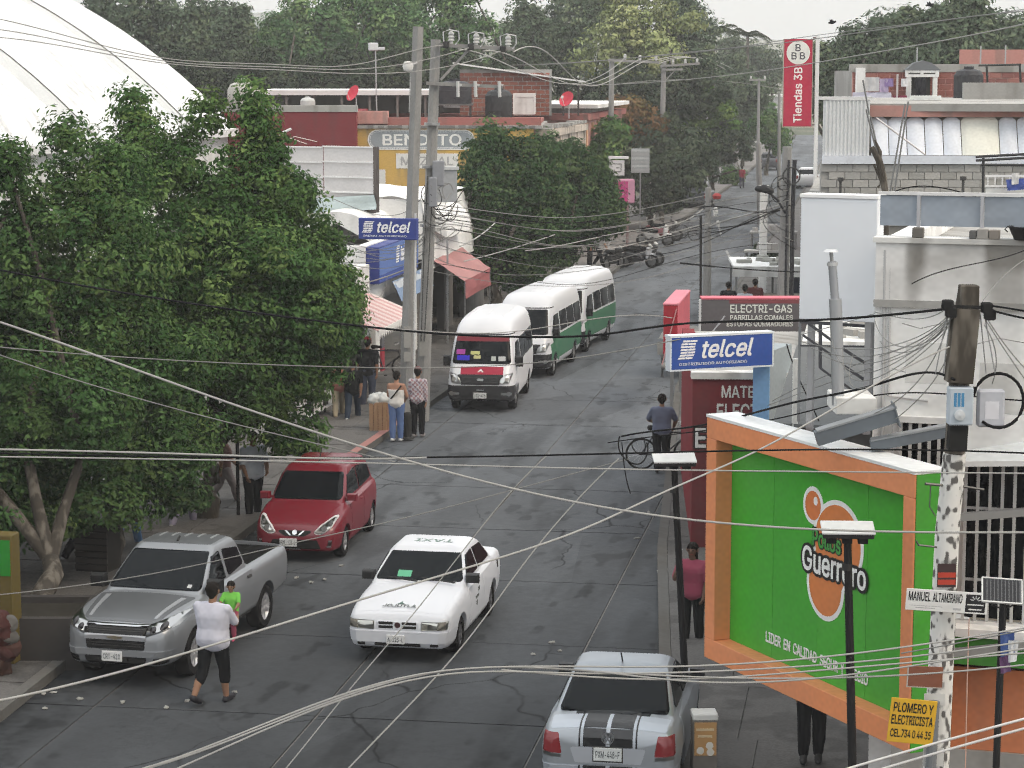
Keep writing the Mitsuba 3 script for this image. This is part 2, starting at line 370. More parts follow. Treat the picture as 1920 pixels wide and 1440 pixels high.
part(hall, 'eave_gutter', [bar(hp0 + V(0, 0, HZ - 0.12), hp1 + V(0, 0, HZ - 0.12), 0.25, 0.3)], 'satin', (0.72, 0.72, 0.72))
part(hall, 'side_wall', bar(hp0 + hn * 0.5 + V(0, 0, 2.9), hp1 + hn * 0.5 + V(0, 0, 2.9), 0.3, 5.8), 'white_plaster')
th = np.linspace(-HA0, HA0, 30)
gp = Polygon([(HR * math.sin(HA0) + HR * math.sin(t), HZ - HR * math.cos(HA0) + HR * math.cos(t)) for t in th])
gm = prism(gp, 0.2); Mg = np.eye(4); Mg[:3, 0], Mg[:3, 1], Mg[:3, 2], Mg[:3, 3] = hn, V(0, 0, 1), ha, hp1 - ha * 0.6
part(hall, 'gable_wall', xf(gm, Mg), 'white_plaster')

# --- corner shop with the phone sign, and its neighbours down to the trees
s1 = thing('awning_shop', 'low grey shop with a pale pink striped awning beside the white corner shop', 'shop')
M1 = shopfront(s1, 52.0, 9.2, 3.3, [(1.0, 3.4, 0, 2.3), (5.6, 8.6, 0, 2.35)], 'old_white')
aw = thing('striped_awning', 'pale pink striped awning with scalloped white fringe', 'awning')
def awning(key, M, u0, u1, drop_out, z_hi, z_lo, cols, fringe=None, n=14):
    us = np.linspace(u0, u1, n + 1)
    for k, c in enumerate(cols):
        ms = []
        for i in range(k, n, len(cols)):
            p = [(0.02, us[i], z_hi), (drop_out, us[i], z_lo), (drop_out, us[i + 1], z_lo), (0.02, us[i + 1], z_hi)]
            q = np.array(p + [(x, y, z - 0.02) for x, y, z in p])
            ms.append(trimesh.convex.convex_hull(q))
        part(key, 'stripe' if len(cols) > 1 else 'cloth', ms, 'matte', c, M=M, join=len(cols) == 1)
    if fringe:
        ms = []
        for i in range(n):
            w = us[1] - us[0]; pg = Polygon([(0, 0), (w * 0.96, 0), (w * 0.96, -0.12), (w * 0.5, -0.24), (0.02, -0.12)])
            m = prism(pg, 0.012); Mf = np.eye(4); Mf[:3, :3] = np.array([[0, 0, 1], [1, 0, 0], [0, 1, 0]]); m.apply_transform(Mf); m.apply_translation([drop_out, us[i], z_lo]); ms.append(m)
        part(key, 'fringe', ms, 'matte', fringe, M=M, join=True, kind='stuff')
    part(key, 'rail', [tube([(drop_out - 0.02, u0, z_lo - 0.02), (drop_out - 0.02, u1, z_lo - 0.02)], 0.02)], 'steel', (0.5, 0.5, 0.5), M=M)
awning(aw, M1, 4.6, 9.1, 1.25, 2.55, 2.05, [(0.50, 0.30, 0.29), (0.56, 0.46, 0.44)], (0.75, 0.73, 0.70), 18)
rack = thing('goods_rack', 'rack of black and white goods hanging on the wall under the pink awning', 'rack')
for i in range(5):
    part(rack, 'upright', sbx(0.55 + i * 0.75, 0.60 + i * 0.75, 0.10, 0.15, 0.14, 2.0), 'satin', (0.06, 0.06, 0.06), M=M1)
for j in range(5):
    part(rack, 'shelf', sbx(0.55, 3.6, 0.02, 0.30, 0.35 + 0.36 * j, 0.37 + 0.36 * j), 'satin', (0.5, 0.5, 0.5), M=M1)
gr = []
for i in range(60):
    u, z = RNG.uniform(0.6, 3.5), 0.37 + 0.36 * RNG.integers(0, 5); a, h = RNG.uniform(0.04, 0.09), RNG.uniform(0.1, 0.26)
    gr.append((sbx(u, u + a, 0.05, 0.27, z, z + h), RNG.random() < 0.55))
part(rack, 'pale_goods', [m for m, w in gr if w], 'matte', (0.62, 0.61, 0.58), M=M1, join=True, kind='stuff'); part(rack, 'dark_goods', [m for m, w in gr if not w], 'matte', (0.05, 0.05, 0.05), M=M1, join=True, kind='stuff')
bn = thing('blue_banner', 'crumpled light blue plastic banner hanging beside the tree over the sidewalk', 'banner')
def cloth_sheet(o, a, b, n=14, wob=0.05, seed=0, thick=0.008):
    """A hanging cloth: corner o, edge vectors a and b, gently creased."""
    s, t = np.meshgrid(np.linspace(0, 1, n), np.linspace(0, 1, n), indexing='ij'); nn = np.cross(a, b); nn = nn / np.linalg.norm(nn)
    P = np.asarray(o) + s[..., None] * np.asarray(a) + t[..., None] * np.asarray(b)
    d = (meshkit.fbm(np.stack([s * 4 + seed, t * 1.6, 0 * s], -1), 3, seed) - 0.5) * 2 * wob
    P = P + nn * d[..., None]; Q = P - nn * thick; idx = np.arange(n * n).reshape(n, n)
    f = np.stack([idx[:-1, :-1], idx[1:, :-1], idx[1:, 1:], idx[:-1, 1:]], -1).reshape(-1, 4)
    return mesh_of((np.vstack([P.reshape(-1, 3), Q.reshape(-1, 3)]), np.vstack([f, f[:, ::-1] + n * n])))
p_ = at(580, 645, 52.6)
put(bn, cloth_sheet(p_, U * 0.9 + W * 0.25, V(0.1, 0, -0.55), seed=4), 'satin', (0.22, 0.36, 0.58), smooth=True)

s2 = thing('phone_shop', 'white corner shop with a blue box sign above its dark doorway', 'shop')
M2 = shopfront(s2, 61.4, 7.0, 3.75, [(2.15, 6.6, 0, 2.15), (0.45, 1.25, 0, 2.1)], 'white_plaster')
part(s2, 'door_post', sbx(1.78, 2.12, 0.0, 0.06, 0.78, 2.15), 'matte', (0.12, 0.12, 0.13), M=M2)
part(s2, 'painted_base', sbx(1.78, 2.12, 0.0, 0.065, 0.0, 0.775), 'matte', (0.32, 0.04, 0.06), M=M2, label='pillar base painted dark red')
bxs = thing('box_sign', 'blue box sign with white letters on the corner shop, below the blade sign', 'sign')
part(bxs, 'case', sbx(0.12, 5.4, 0.0, 0.36, 2.72, 3.72, 0.015), 'satin', (0.035, 0.05, 0.20), M=M2)
part(bxs, 'face', sbx(0.16, 5.36, 0.36, 0.375, 2.95, 3.68), 'satin', (0.10, 0.17, 0.42), M=M2)
part(bxs, 'lower_band', sbx(0.16, 5.36, 0.36, 0.372, 2.76, 2.94), 'satin', (0.05, 0.09, 0.32), M=M2)
def phone_logo(parent, M, h, col, sub=None, subw=1.0):
    """Slanted stripes, the name and a line below it, on a face whose frame is M (x along, y up)."""
    ms = []
    for r in range(7):
        y = h * (0.02 + 0.165 * r); l = h * 0.95
        for c in range(2):
            pg = affinity.skew(sbox(0, 0, l * 0.46, h * 0.105), xs=18, origin=(0, 0)); pg = affinity.translate(pg, c * l * 0.5 + y * 0.33 + 0.06 * h * math.sin(r), y); ms.append(prism(pg, 0.008))
    part(parent, 'stripe_emblem', ms, 'satin', col, M=M, join=True)
    t = text('telcel', h * 1.0, 0.008, True, width=h * 3.35, italic=0.26); t.apply_translation([h * 1.55, 0.02, 0])
    part(parent, 'lettering', t, 'satin', col, M=M)
    if sub:
        t = text(sub, h * 0.16, 0.006, False, width=h * 4.4); t.apply_translation([h * 0.1, -h * 0.36, 0]); part(parent, 'small_lettering', t, 'satin', col, M=M)
def on_face(M, u, w, z):                                       # a frame on a street-side face: x runs along the street away from the camera
    R = np.eye(4); R[:3, 0], R[:3, 1], R[:3, 2], R[:3, 3] = V(0, 1, 0), V(0, 0, 1), V(1, 0, 0), V(w, u, z); return M @ R
phone_logo(bxs, on_face(M2, 2.2, 0.378, 3.12), 0.42, (0.80, 0.80, 0.80))
ab = thing('blue_shop_awning', 'blue and white cloth banner hung over the phone shop doorway', 'awning')
part(ab, 'cloth', cloth_sheet((M2 @ [0.30, 2.05, 2.62, 1])[:3], U * 4.7, (M2[:3, :3] @ V(0.25, 0, -0.55)), wob=0.03, seed=2), 'matte', (0.20, 0.27, 0.40), smooth=True)
part(ab, 'pale_band', cloth_sheet((M2 @ [0.325, 2.05, 2.60, 1])[:3], U * 4.7, (M2[:3, :3] @ V(0.09, 0, -0.2)), wob=0.02, seed=3), 'matte', (0.45, 0.48, 0.52), smooth=True)
# the blade sign standing out over the sidewalk
bl = thing('blade_sign', 'upper blue phone company sign standing out from the wall at the concrete posts', 'sign')
a, b = at(672, 410, 54.1), at(781, 414, 53.75)
Mb = upright(V(a[0], a[1], at(675, 449, 54.0)[2]), [b[0] - a[0], b[1] - a[1], 0])
Wb = np.hypot(b[0] - a[0], b[1] - a[1]); Hb = 0.50
part(bl, 'case', bx(0, Wb, 0, Hb, -0.18, 0, 0.012), 'satin', (0.04, 0.06, 0.24), M=Mb)
part(bl, 'bracket', [bar((Wb - .1, y_, -0.185), (Wb + 0.04, y_, -0.42), 0.04) for y_ in (.1, .4)], 'steel', (0.3, 0.3, 0.3), M=Mb)
phone_logo(bl, Mb @ place((0.08, 0.155, 0.001)), 0.245, (0.80, 0.80, 0.80), 'AMIGO AUTORIZADO')
# white sheds and canvases behind the posts
for k, (x, y, Y, w_, h_, lab) in enumerate([(560, 455, 66, 2.2, 0.9, 'low white canvas roof left of the blue blade sign, behind the billboard posts'), (700, 445, 70, 2.3, 1.0, 'rounded white canvas roof behind the blue blade sign')]):
    cv = thing('canvas_roof', lab, 'canvas roof')
    o = at(x, y, Y); n_ = 12; th = np.linspace(0, PI, n_)
    pts = np.array([o + W * (w_ / 2 - w_ / 2 * np.cos(t)) + V(0, 0, h_ * math.sin(t) ** 0.7) + U * (4.0 * s) for s in (0, 1) for t in th]); idx = np.arange(2 * n_).reshape(2, n_)
    f = np.stack([idx[:-1, :-1], idx[1:, :-1], idx[1:, 1:], idx[:-1, 1:]], -1).reshape(-1, 4)
    part(cv, 'sheet', (pts, f), 'white_plaster', smooth=True)
    part(cv, 'end_sheet', (np.vstack([pts[:n_], [pts[:n_].mean(0) * 1.0]]), np.array([(i, i + 1, n_) for i in range(n_ - 1)])), 'white_plaster')
    part(cv, 'pole', [bar(pts[0], V(pts[0][0], pts[0][1], 0), 0.06), bar(pts[n_ - 1], V(pts[n_ - 1][0], pts[n_ - 1][1], 0), 0.06)], 'steel', (0.4, 0.4, 0.4))
s3 = thing('canvas_shop', 'shop wrapped in creased white tarpaulins with a dark entrance beside the second tree', 'shop')
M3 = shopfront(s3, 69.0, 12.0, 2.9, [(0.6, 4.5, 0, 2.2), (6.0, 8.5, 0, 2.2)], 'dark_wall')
part(s3, 'tarpaulin', [cloth_sheet((M3 @ [0.25, -0.3, 4.5, 1])[:3], U * 7.5, V(0.25, 0, -2.0), 30, 0.16, 5), cloth_sheet((M3 @ [-3.5, -0.3, 4.6, 1])[:3], W * 3.75, V(0, -0.12, -1.8), 30, 0.12, 6)], 'white_plaster', smooth=True)
part(s3, 'top_tarpaulin', cloth_sheet((M3 @ [-3.5, -0.3, 4.62, 1])[:3], W * 3.75, U * 7.5, 30, 0.1, 8), 'white_plaster', smooth=True)
ra = thing('red_awning', 'faded red cloth awning hanging in front of the white tarpaulins', 'awning')
part(ra, 'cloth', cloth_sheet((M3 @ [0.5, 0.2, 2.75, 1])[:3], U * 4.6, (M3[:3, :3] @ V(0.95, 0, -0.62)), 24, 0.07, 9), 'matte', (0.38, 0.20, 0.195), smooth=True)
part(ra, 'valance', cloth_sheet((M3 @ [1.46, 0.2, 2.13, 1])[:3], U * 4.6, V(0, 0, -0.55), 24, 0.05, 10), 'matte', (0.34, 0.125, 0.13), smooth=True)
part(ra, 'pole', [bar((1.44, 0.25, 0.14), (1.44, 0.25, 2.1), 0.04), bar((1.44, 4.7, 0.14), (1.44, 4.7, 2.1), 0.04)], 'steel', (0.3, 0.3, 0.3), M=M3)
s4 = thing('grey_shop', 'low grey shop behind the second tree', 'shop')
shopfront(s4, 81.2, 14.4, 3.4, [(1.0, 3.2, 0, 2.3), (5, 8, 0, 2.3), (10, 12.5, 0.9, 2.2)], 'concrete')

# --- the white billboard above the shops
bb = thing('white_billboard', 'blank white sheet billboard with two columns of ribs above the shops', 'billboard')
a, b = at(512, 278, 69), at(702, 286, 67.2)
Mb2 = upright(V(a[0], a[1], at(600, 389, 68)[2]), [b[0] - a[0], b[1] - a[1], 0]); Wb2 = np.hypot(b[0] - a[0], b[1] - a[1]); Hb2 = 1.78
for i in range(2):
    for j in range(4):
        part(bb, 'panel', bx(i * Wb2 / 2 + 0.02, (i + 1) * Wb2 / 2 - 0.02, j * Hb2 / 4 + 0.012 + 0.03 * i, (j + 1) * Hb2 / 4 - 0.012 + 0.03 * i, -0.03, RNG.uniform(-0.006, 0.004)), 'satin', (0.62, 0.605, 0.595), M=Mb2)
        part(bb, 'rib', bx(i * Wb2 / 2 + 0.02, (i + 1) * Wb2 / 2 - 0.02, (j + 1) * Hb2 / 4 - 0.03 + 0.03 * i, (j + 1) * Hb2 / 4 + 0.03 * (i + 1) - 0.02, 0, 0.07), 'satin', (0.74, 0.74, 0.73), M=Mb2)
part(bb, 'frame', [bx(Wb2 - 0.02, Wb2 + 0.08, -0.1, Hb2 + 0.04, -0.12, 0.04), bx(-0.1, 0.0, -0.1, Hb2 + 0.04, -0.12, 0.04), bx(0, Wb2 - 0.02, -0.12, 0.0, -0.12, -0.04)], 'steel', (0.14, 0.12, 0.11), M=Mb2)
part(bb, 'post', [bx(x, x + 0.08, -5.2, 0.0, -0.2, -0.12) for x in (0.5, Wb2 / 2, Wb2 - 0.9)], 'steel', (0.32, 0.32, 0.33), M=Mb2)
part(bb, 'brace', [bar((Wb2 / 2, -0.1, -0.2), (Wb2 / 2 + 0.5, -1.2, -0.9), 0.05), bar((0.5, -0.1, -0.2), (1.1, -1.3, -0.9), 0.05)], 'steel', (0.3, 0.3, 0.3), M=Mb2)
tp = thing('pale_tarpaulin', 'pale green blue tarpaulin slung along the foot of the white billboard', 'tarpaulin')
put(tp, cloth_sheet((Mb2 @ [0.3, 0.18, 0.09, 1])[:3], (Mb2 @ [Wb2 + 0.06, 0.42, 0.1, 1])[:3] - (Mb2 @ [0.3, 0.18, 0.09, 1])[:3], V(0.05, -0.08, -0.42), 22, 0.07, 12), 'satin', (0.50, 0.58, 0.58), smooth=True)

# --- the ochre house with the capsule sign, the dark red block beside it
oh = thing('ochre_house', 'ochre end wall of an old house carrying a grey capsule sign', 'house')
oO = V(0.9, 96, 0); MO = place(oO, ROT * 0.25)
part(oh, 'wall', bx(-7.4, 0, 0, 0.3, 0, 6.0), 'ochre_wall', M=MO)
part(oh, 'eroded_plaster', [bx(-7.0 + 0.0, -6.2, -0.012, 0, 0.2, 4.3), bx(-6.2, -4.9, -0.010, 0, 0.2, 3.2)], 'old_white', M=MO)
part(oh, 'roof_slab', bx(-7.5, 0.35, -0.12, 9.0, 6.003, 6.13), 'concrete', M=MO)
part(oh, 'parapet', bx(-7.3, 0.3, 0.3, 0.55, 6.133, 6.46), 'roof_red', M=MO)
part(oh, 'roof_deck', bx(-7.3, 0.2, 0.553, 9.0, 6.133, 6.3), 'roof_red', M=MO)
part(oh, 'brick_stub', bx(-8.0, -6.1, 0.1, 0.7, 6.2, 6.72), 'pink_wall', M=MO)
# broken cornice line
part(oh, 'cornice_debris', [bx(x, x + RNG.uniform(0.15, 0.5), -0.2, -0.122, 6.0 + RNG.uniform(0, 0.04), 6.1 + RNG.uniform(0, 0.05)) for x in np.arange(-6.9, 0.2, 0.42)], 'dark_wall', M=MO, join=True, kind='stuff')
cs = thing('capsule_sign', 'grey capsule shaped painted sign with white serif letters on the ochre wall', 'sign')
MS = MO @ np.array([[1, 0, 0, -6.93], [0, 0, -1, -0.002], [0, 1, 0, 5.12], [0, 0, 0, 1.0]])
cap = LineString([(0.42, 0.42), (4.05, 0.42)]).buffer(0.42)
part(cs, 'border', prism(cap.difference(cap.buffer(-0.05)), 0.03), 'matte', (0.70, 0.70, 0.68), M=MS)
part(cs, 'inner_border', prism(cap.buffer(-0.085).difference(cap.buffer(-0.105)), 0.02), 'matte', (0.66, 0.66, 0.66), M=MS)
part(cs, 'board', prism(cap.buffer(-0.02), 0.012), 'matte', (0.26, 0.29, 0.31), M=MS)
t = text('BENDITO', 0.44, 0.02, True, width=3.3); t.apply_translation([0.62, 0.20, 0.008]); part(cs, 'lettering', t, 'matte', (0.72, 0.72, 0.70), M=MS)
ws = thing('white_wall_sign', 'white painted board lettered in grey below the capsule sign', 'sign')
MW = MO @ np.array([[1, 0, 0, -5.75], [0, 0, -1, -0.013], [0, 1, 0, 4.35], [0, 0, 0, 1.0]])
part(ws, 'board', bx(0, 2.6, 0, 0.62, 0, 0.02), 'matte', (0.62, 0.62, 0.60), M=MW)
t = text('MEZCAL', 0.34, 0.012, True, width=2.2); t.apply_translation([0.2, 0.14, 0.02]); part(ws, 'lettering', t, 'matte', (0.36, 0.36, 0.36), M=MW)
rb = thing('dark_red_building', 'plain dark red block behind the billboard, grey parapet on top', 'building')
MR = place(V(-6.45, 95.6, 0), 0.0)
part(rb, 'wall', bx(-9, 0, 0, 8, 0, 6.70), 'dark_red_wall', M=MR)
part(rb, 'parapet', bx(-9.1, 0.05, -0.05, 0.35, 6.703, 6.98), 'concrete', M=MR)
of = thing('old_street_facade', 'weathered bare plaster house front with tall narrow doorways along the street', 'house')
MF = place(V(0.98, 96.4, 0), ROT * 1.03)
part(of, 'front_wall', xf(wall_holes(13.0, 5.95, [(1.6, 2.7, 0.0, 3.9), (5.6, 6.6, 0.0, 4.4), (8.2, 9.4, 0, 4.6), (11.2, 12.2, 0.0, 4.6)], 0.35), place((0.35, 0, 0))), 'old_facade', M=MF)
part(of, 'door', [bx(0.02, 0.08, a, b, 0, h) for a, b, h in ((1.6, 2.7, 3.9), (5.6, 6.6, 4.4), (8.2, 9.4, 4.6), (11.2, 12.2, 4.6))], 'matte', (0.09, 0.07, 0.06), M=MF)
for u in (0.3, 1.2, 3.4, 4.6, 7.3, 10.2, 12.6): part(of, 'pilaster', bx(0.352, 0.40 + RNG.uniform(0, .04), u, u + 0.28, 0, 5.6), 'old_facade', M=MF)
part(of, 'cornice', bx(0.353, 0.52, 0, 13, 5.62, 5.9), 'old_facade', M=MF)
part(of, 'broken_edge', [bx(0.0, 0.5 + RNG.uniform(-.1, .12), u, u + RNG.uniform(0.3, 0.8), 5.952, 5.98 + RNG.uniform(0.02, 0.16)) for u in np.arange(0.2, 12, 0.9)], 'concrete', M=MF, join=True, kind='stuff')
ph = thing('pink_house', 'pink house with reddish flat roofs beyond the weathered facade', 'house')
MP = place(V(3.05, 109.6, 0), ROT)
part(ph, 'wall', sbx(0, 16, -9, 0.4, 0, 6.05), 'pink_wall', M=MP)
part(ph, 'roof_edge', sbx(-0.2, 16.2, -9, 0.6, 6.053, 6.35), 'roof_red', M=MP)
part(ph, 'pilaster', [sbx(u, u + 0.35, 0.4, 0.5, 0, 5.9) for u in (0.2, 2.6, 4.8, 8, 12)], 'matte', (0.55, 0.35, 0.22), M=MP)
part(ph, 'window', [sbx(u, u + 1.0, 0.4, 0.43, 1.2, 4.2) for u in (1.2, 3.5, 6.2, 10)], 'matte', (0.07, 0.06, 0.06), M=MP)
part(ph, 'upper_slab', sbx(1, 15, -10, 0.9, 6.6, 6.78), 'white_plaster', M=MP)
part(ph, 'upper_wall', sbx(1.4, 14, -9, 0.2, 6.353, 6.597), 'concrete', M=MP)

# --- things standing on those roofs
bh = thing('brick_rooftop_room', 'bare red brick room on the roof under a sloping white sheet roof', 'rooftop room')
o = at(862, 210, 108); zR = 6.3
MBh = place(V(o[0], 108, 0), 0.0)
def brick_wall(parent, M, L, z0, z1, d=0.02, bw=0.24, bh_=0.115, gap=0.016, cols=((0.24, 0.085, 0.06), (0.30, 0.11, 0.08), (0.19, 0.075, 0.06)), back=None, limit=None, skip=None):
    """A wall facing the camera with each brick a piece, joints recessed."""
    part(parent, 'wall', bx(0, L, 0, 0.2, z0, z1), back or 'concrete', M=M)
    rows = int((z1 - z0) / bh_); plyd = [shape(bx(gap / 2, bw - gap / 2, -d, 0.0, gap / 2, bh_ - gap / 2), 'matte', c) for c in cols]
    half = [shape(bx(gap / 2, bw / 2 - gap / 2, -d, 0.0, gap / 2, bh_ - gap / 2), 'matte', c) for c in cols]
    w0 = scene_key_wall = list(scene)[-1]; n = 0
    for r in range(rows):
        x = -(bw / 2) * (r % 2)
        while x < L - 0.02:
            if x < 0: dd, X = half[int(RNG.integers(3))], 0.0
            elif x + bw > L: dd, X = (half[int(RNG.integers(3))], x) if x + bw / 2 <= L + 0.01 else (None, 0)
            else: dd, X = plyd[int(RNG.integers(3))], x
            if dd is not None and not (skip and skip(X, z0 + r * bh_)) and (limit is None or n < limit):
                part(w0, 'brick', dd, M=M @ place((X, 0, z0 + r * bh_))); n += 1
            x += bw
brick_wall(bh, MBh, 4.3, zR, 8.45, bw=0.42, bh_=0.2, gap=0.03)
part(bh, 'far_wall', bx(4.1, 4.3, 0.21, 4, zR, 8.2), 'concrete', M=MBh)
part(bh, 'sheet_roof', xf(bx(-0.3, 5.9, -0.4, 4.4, 0, 0.07), np.array([[1, 0, -0.14, 0], [0, 1, 0, 0], [-0.14, 0, 1, 8.66], [0, 0, 0, 1.0]])), 'satin', (0.72, 0.72, 0.71), M=MBh)
part(bh, 'post', [bx(x, x + 0.09, 0.0, 0.09, zR, 8.0 - 0.05 * x) for x in (4.8, 5.5)], 'satin', (0.05, 0.04, 0.04), M=MBh)
def water_tank(lab, p, r, h, col, name='water_tank'):
    k = thing(name, lab, 'water tank'); M = place(p)
    part(k, 'body', lathe([(0, 0), (r, 0), (r, h * 0.2), (r * 1.02, h * 0.22), (r, h * 0.24), (r, h * 0.5), (r * 1.02, h * 0.52), (r, h * 0.54), (r, h * 0.72), (r * 0.8, h * 0.86), (r * 0.42, h * 0.92), (0, h * 0.92)], 24), 'satin', col, smooth=30, M=M)
    part(k, 'lid', lathe([(0, h * 0.91), (r * 0.34, h * 0.91), (r * 0.34, h), (0, h * 1.01)], 18), 'satin', col, smooth=30, M=M)
    return k
def stand(p, w, h, lab):
    k = thing('tank_stand', lab, 'stand'); M = place(p)
    part(k, 'deck', bx(-w, w, -w, w, h - 0.08, h), 'satin', (0.10, 0.10, 0.10), M=M)
    for sx in (-1, 1):
        for sy in (-1, 1): part(k, 'leg', bx(sx * w * 0.85 - 0.04, sx * w * 0.85 + 0.04, sy * w * 0.85 - 0.04, sy * w * 0.85 + 0.04, 0, h - 0.083), 'satin', (0.06, 0.06, 0.06), M=M)
p = at(852, 214, 104); zb = 6.3
stand(V(p[0], 104, zb), 0.85, 0.62, 'dark steel stand under the black water tank by the brick room'); water_tank('black plastic water tank on a stand left of the brick room', V(p[0], 104, zb + 0.62), 0.78, 1.1, (0.03, 0.03, 0.035))
p = at(935, 205, 103); water_tank('black water tank half hidden behind the pale cistern box', V(p[0], 104.5, 6.3), 0.62, 1.35, (0.025, 0.027, 0.03))
cb = thing('cistern_box', 'pale grey square cistern box on the roof edge', 'cistern')
p = at(983, 212, 102); part(cb, 'body', bx(-0.48, 0.48, -0.4, 0.5, 6.45, 7.36, 0.04), 'old_white', M=place((p[0], 102, 0))); part(cb, 'rim', [bx(-0.5, 0.5, -0.44, -0.404, 7.25, 7.42), bx(-0.5, -0.42, -0.43, -0.404, 6.5, 7.25), bx(0.42, 0.5, -0.43, -0.404, 6.5, 7.25)], 'matte', (0.62, 0.62, 0.60), M=place((p[0], 102, 0)))
p = at(577, 199, 97); water_tank('small pale water tank on the grey parapet', V(p[0], 97, 6.7), 0.31, 0.62, (0.50, 0.51, 0.50))
p = at(456, 185, 97); water_tank('large old cream water tank by the edge of the arched roof', V(p[0], 97, 6.35), 0.66, 1.72, (0.46, 0.45, 0.41))
p = at(452, 255, 97); stb = thing('tank_tower', 'grey block base under the large cream water tank', 'tower'); put(stb, bx(p[0] - 0.8, p[0] + 0.9, 96.2, 98, 0, 6.35), 'concrete')
def sat_dish(lab, p, face, col, r=0.36):
    k = thing('satellite_dish', lab, 'satellite dish'); d = V(math.sin(face) * 0.9, -math.cos(face) * 0.9, 0.45); d /= np.linalg.norm(d)
    M = frame(p, np.cross(V(0, 0, 1), d), d)
    M2_ = np.eye(4); M2_[:3, 2] = d; M2_[:3, 0] = np.cross(V(0, 0, 1), d) / np.linalg.norm(np.cross(V(0, 0, 1), d)); M2_[:3, 1] = np.cross(d, M2_[:3, 0]); M2_[:3, 3] = p
    prof = [(r * t, r * 0.28 * t * t) for t in np.linspace(0, 1, 7)] + [(r * t, r * 0.28 * t * t - 0.02) for t in np.linspace(1, 0, 7)]
    part(k, 'dish', lathe(prof, 20), 'satin', col, smooth=40, M=M2_)
    part(k, 'feed_arm', [tube([(0, -r * 0.95, 0.06), (0, -0.08, r * 1.05)], 0.012), bx(-0.05, 0.05, -0.12, 0.0, r * 0.98, r * 1.12)], 'satin', (0.55, 0.55, 0.55), M=M2_)
    part(k, 'mast', tube([p - d * 0.05, p - d * 0.12 - V(0, 0, 0.2), V(p[0], p[1], p[2]) - d * 0.12 - V(0, 0, 0.75)], 0.025), 'steel', (0.5, 0.5, 0.5))
sat_dish('red satellite dish on the grey parapet left of the concrete posts', at(664, 176, 96.5), -0.9, (0.55, 0.03, 0.06))
sat_dish('red satellite dish on the pink roof edge right of the cistern', at(1064, 187, 100), -0.7, (0.55, 0.04, 0.07))
cn = thing('flat_canopy', 'long thin pale sheet canopy on posts behind the dark red block', 'canopy')
a, b = at(486, 175, 106), at(800, 171, 106)
part(cn, 'sheet', bx(a[0], b[0] + 0.6, 104, 112, 7.30, 7.52), 'satin', (0.68, 0.68, 0.67))
for t in np.linspace(0.02, 1.0, 7): part(cn, 'post', bx(a[0] + (b[0] - a[0]) * t - 0.05, a[0] + (b[0] - a[0]) * t + 0.05, 104.2, 104.3, 5.0, 7.297), 'satin', (0.18, 0.16, 0.15))
part(cn, 'back_wall', bx(a[0], b[0] + 0.6, 111.5, 111.8, 0, 7.29), 'dark_wall')
ant = thing('rooftop_antenna', 'thin television antenna lying bent over the dark red wall', 'antenna')
q = [at(x, y, 94.8) for x, y in ((523, 274), (552, 256), (595, 266), (537, 247), (524, 252), (575, 270))]
part(ant, 'boom', [tube([q[0], q[1]], 0.022), tube([q[1], q[2]], 0.02), tube([q[4], q[5]], 0.018), tube([q[4], at(524, 277, 94.8)], 0.02)], 'steel', (0.60, 0.52, 0.50)); part(ant, 'reflector', tube([q[3] - V(.18, 0, .05), q[3] + V(.2, 0, .12)], 0.06), 'satin', (0.7, 0.7, 0.7))
cm = thing('camera_mast', 'thin mast with two pale devices on top, in front of the trees', 'mast')
p = at(706, 170, 100); q = at(704, 92, 100); part(cm, 'mast', tube([V(p[0], 100, 6.6), q], 0.03), 'steel', (0.45, 0.45, 0.45)); part(cm, 'device', [xf(bx(-0.25, 0.15, -0.12, 0.12, -0.12, 0.22, .03), place(q + V(-.05, 0, .05), .3)), xf(bx(0, 0.35, -0.08, 0.08, -0.05, 0.08, .02), place(q + V(.05, 0, .0), -.2))], 'satin', (0.55, 0.57, 0.58))

# --- farther along on the left
fw = thing('far_white_house', 'far white two storey house at the end of the street', 'house')
p = at(1318, 215, 265); MFw = place(V(p[0], 265, 0), 0)
part(fw, 'wall', bx(0, 9.0, 0, 6, 0, 5.3), 'white_plaster', M=MFw); part(fw, 'roof_slab', bx(-0.4, 9.4, -0.6, 6.2, 5.303, 5.6), 'white_plaster', M=MFw)
for i in range(4): part(fw, 'window', bx(0.8 + i * 2.1, 2.0 + i * 2.1, -0.05, 0, 3.2, 4.6), 'matte', (0.10, 0.11, 0.12), M=MFw)
fg = thing('far_gate_wall', 'pale garden wall with gate posts along the far left sidewalk', 'wall')
MG = place(V(float(KL(128)) - 1.9, 128, 0), ROT)
for i in range(9):
    part(fg, 'wall', sbx(i * 4 + 0.3, i * 4 + 3.7, 0, 0.2, 0.1, 1.5), 'dark_wall', M=MG); part(fg, 'post', sbx(i * 4 - 0.3, i * 4 + 0.3, -0.1, 0.35, 0.1, 2.3 + 0.4 * (i % 2)), 'old_white', M=MG)
pk = thing('pink_sign', 'magenta box sign with pale rim in front of the mid street trees', 'sign')
p = at(1140, 382, 104); MPk = upright(V(p[0], 104, p[2]), U * 0.35 + W * 0.95)
part(pk, 'rim', bx(0, 1.25, 0, 1.10, -0.35, 0, 0.05), 'satin', (0.50, 0.24, 0.34), M=MPk); part(pk, 'face', bx(0.05, 0.92, 0.06, 1.0, 0.002, 0.02), 'satin', (0.42, 0.045, 0.17), M=MPk); part(pk, 'stroke', bx(0.32, 0.72, 0.42, 0.47, 0.02, 0.03), 'satin', (0.6, 0.4, 0.5), M=MPk)
part(pk, 'post', bx(0.9, 1.0, -2.4, 0, -0.2, -0.1), 'steel', (0.3, 0.2, 0.2), M=MPk)
wb = thing('white_frame_sign', 'small white sign board in a frame above the magenta sign', 'sign')
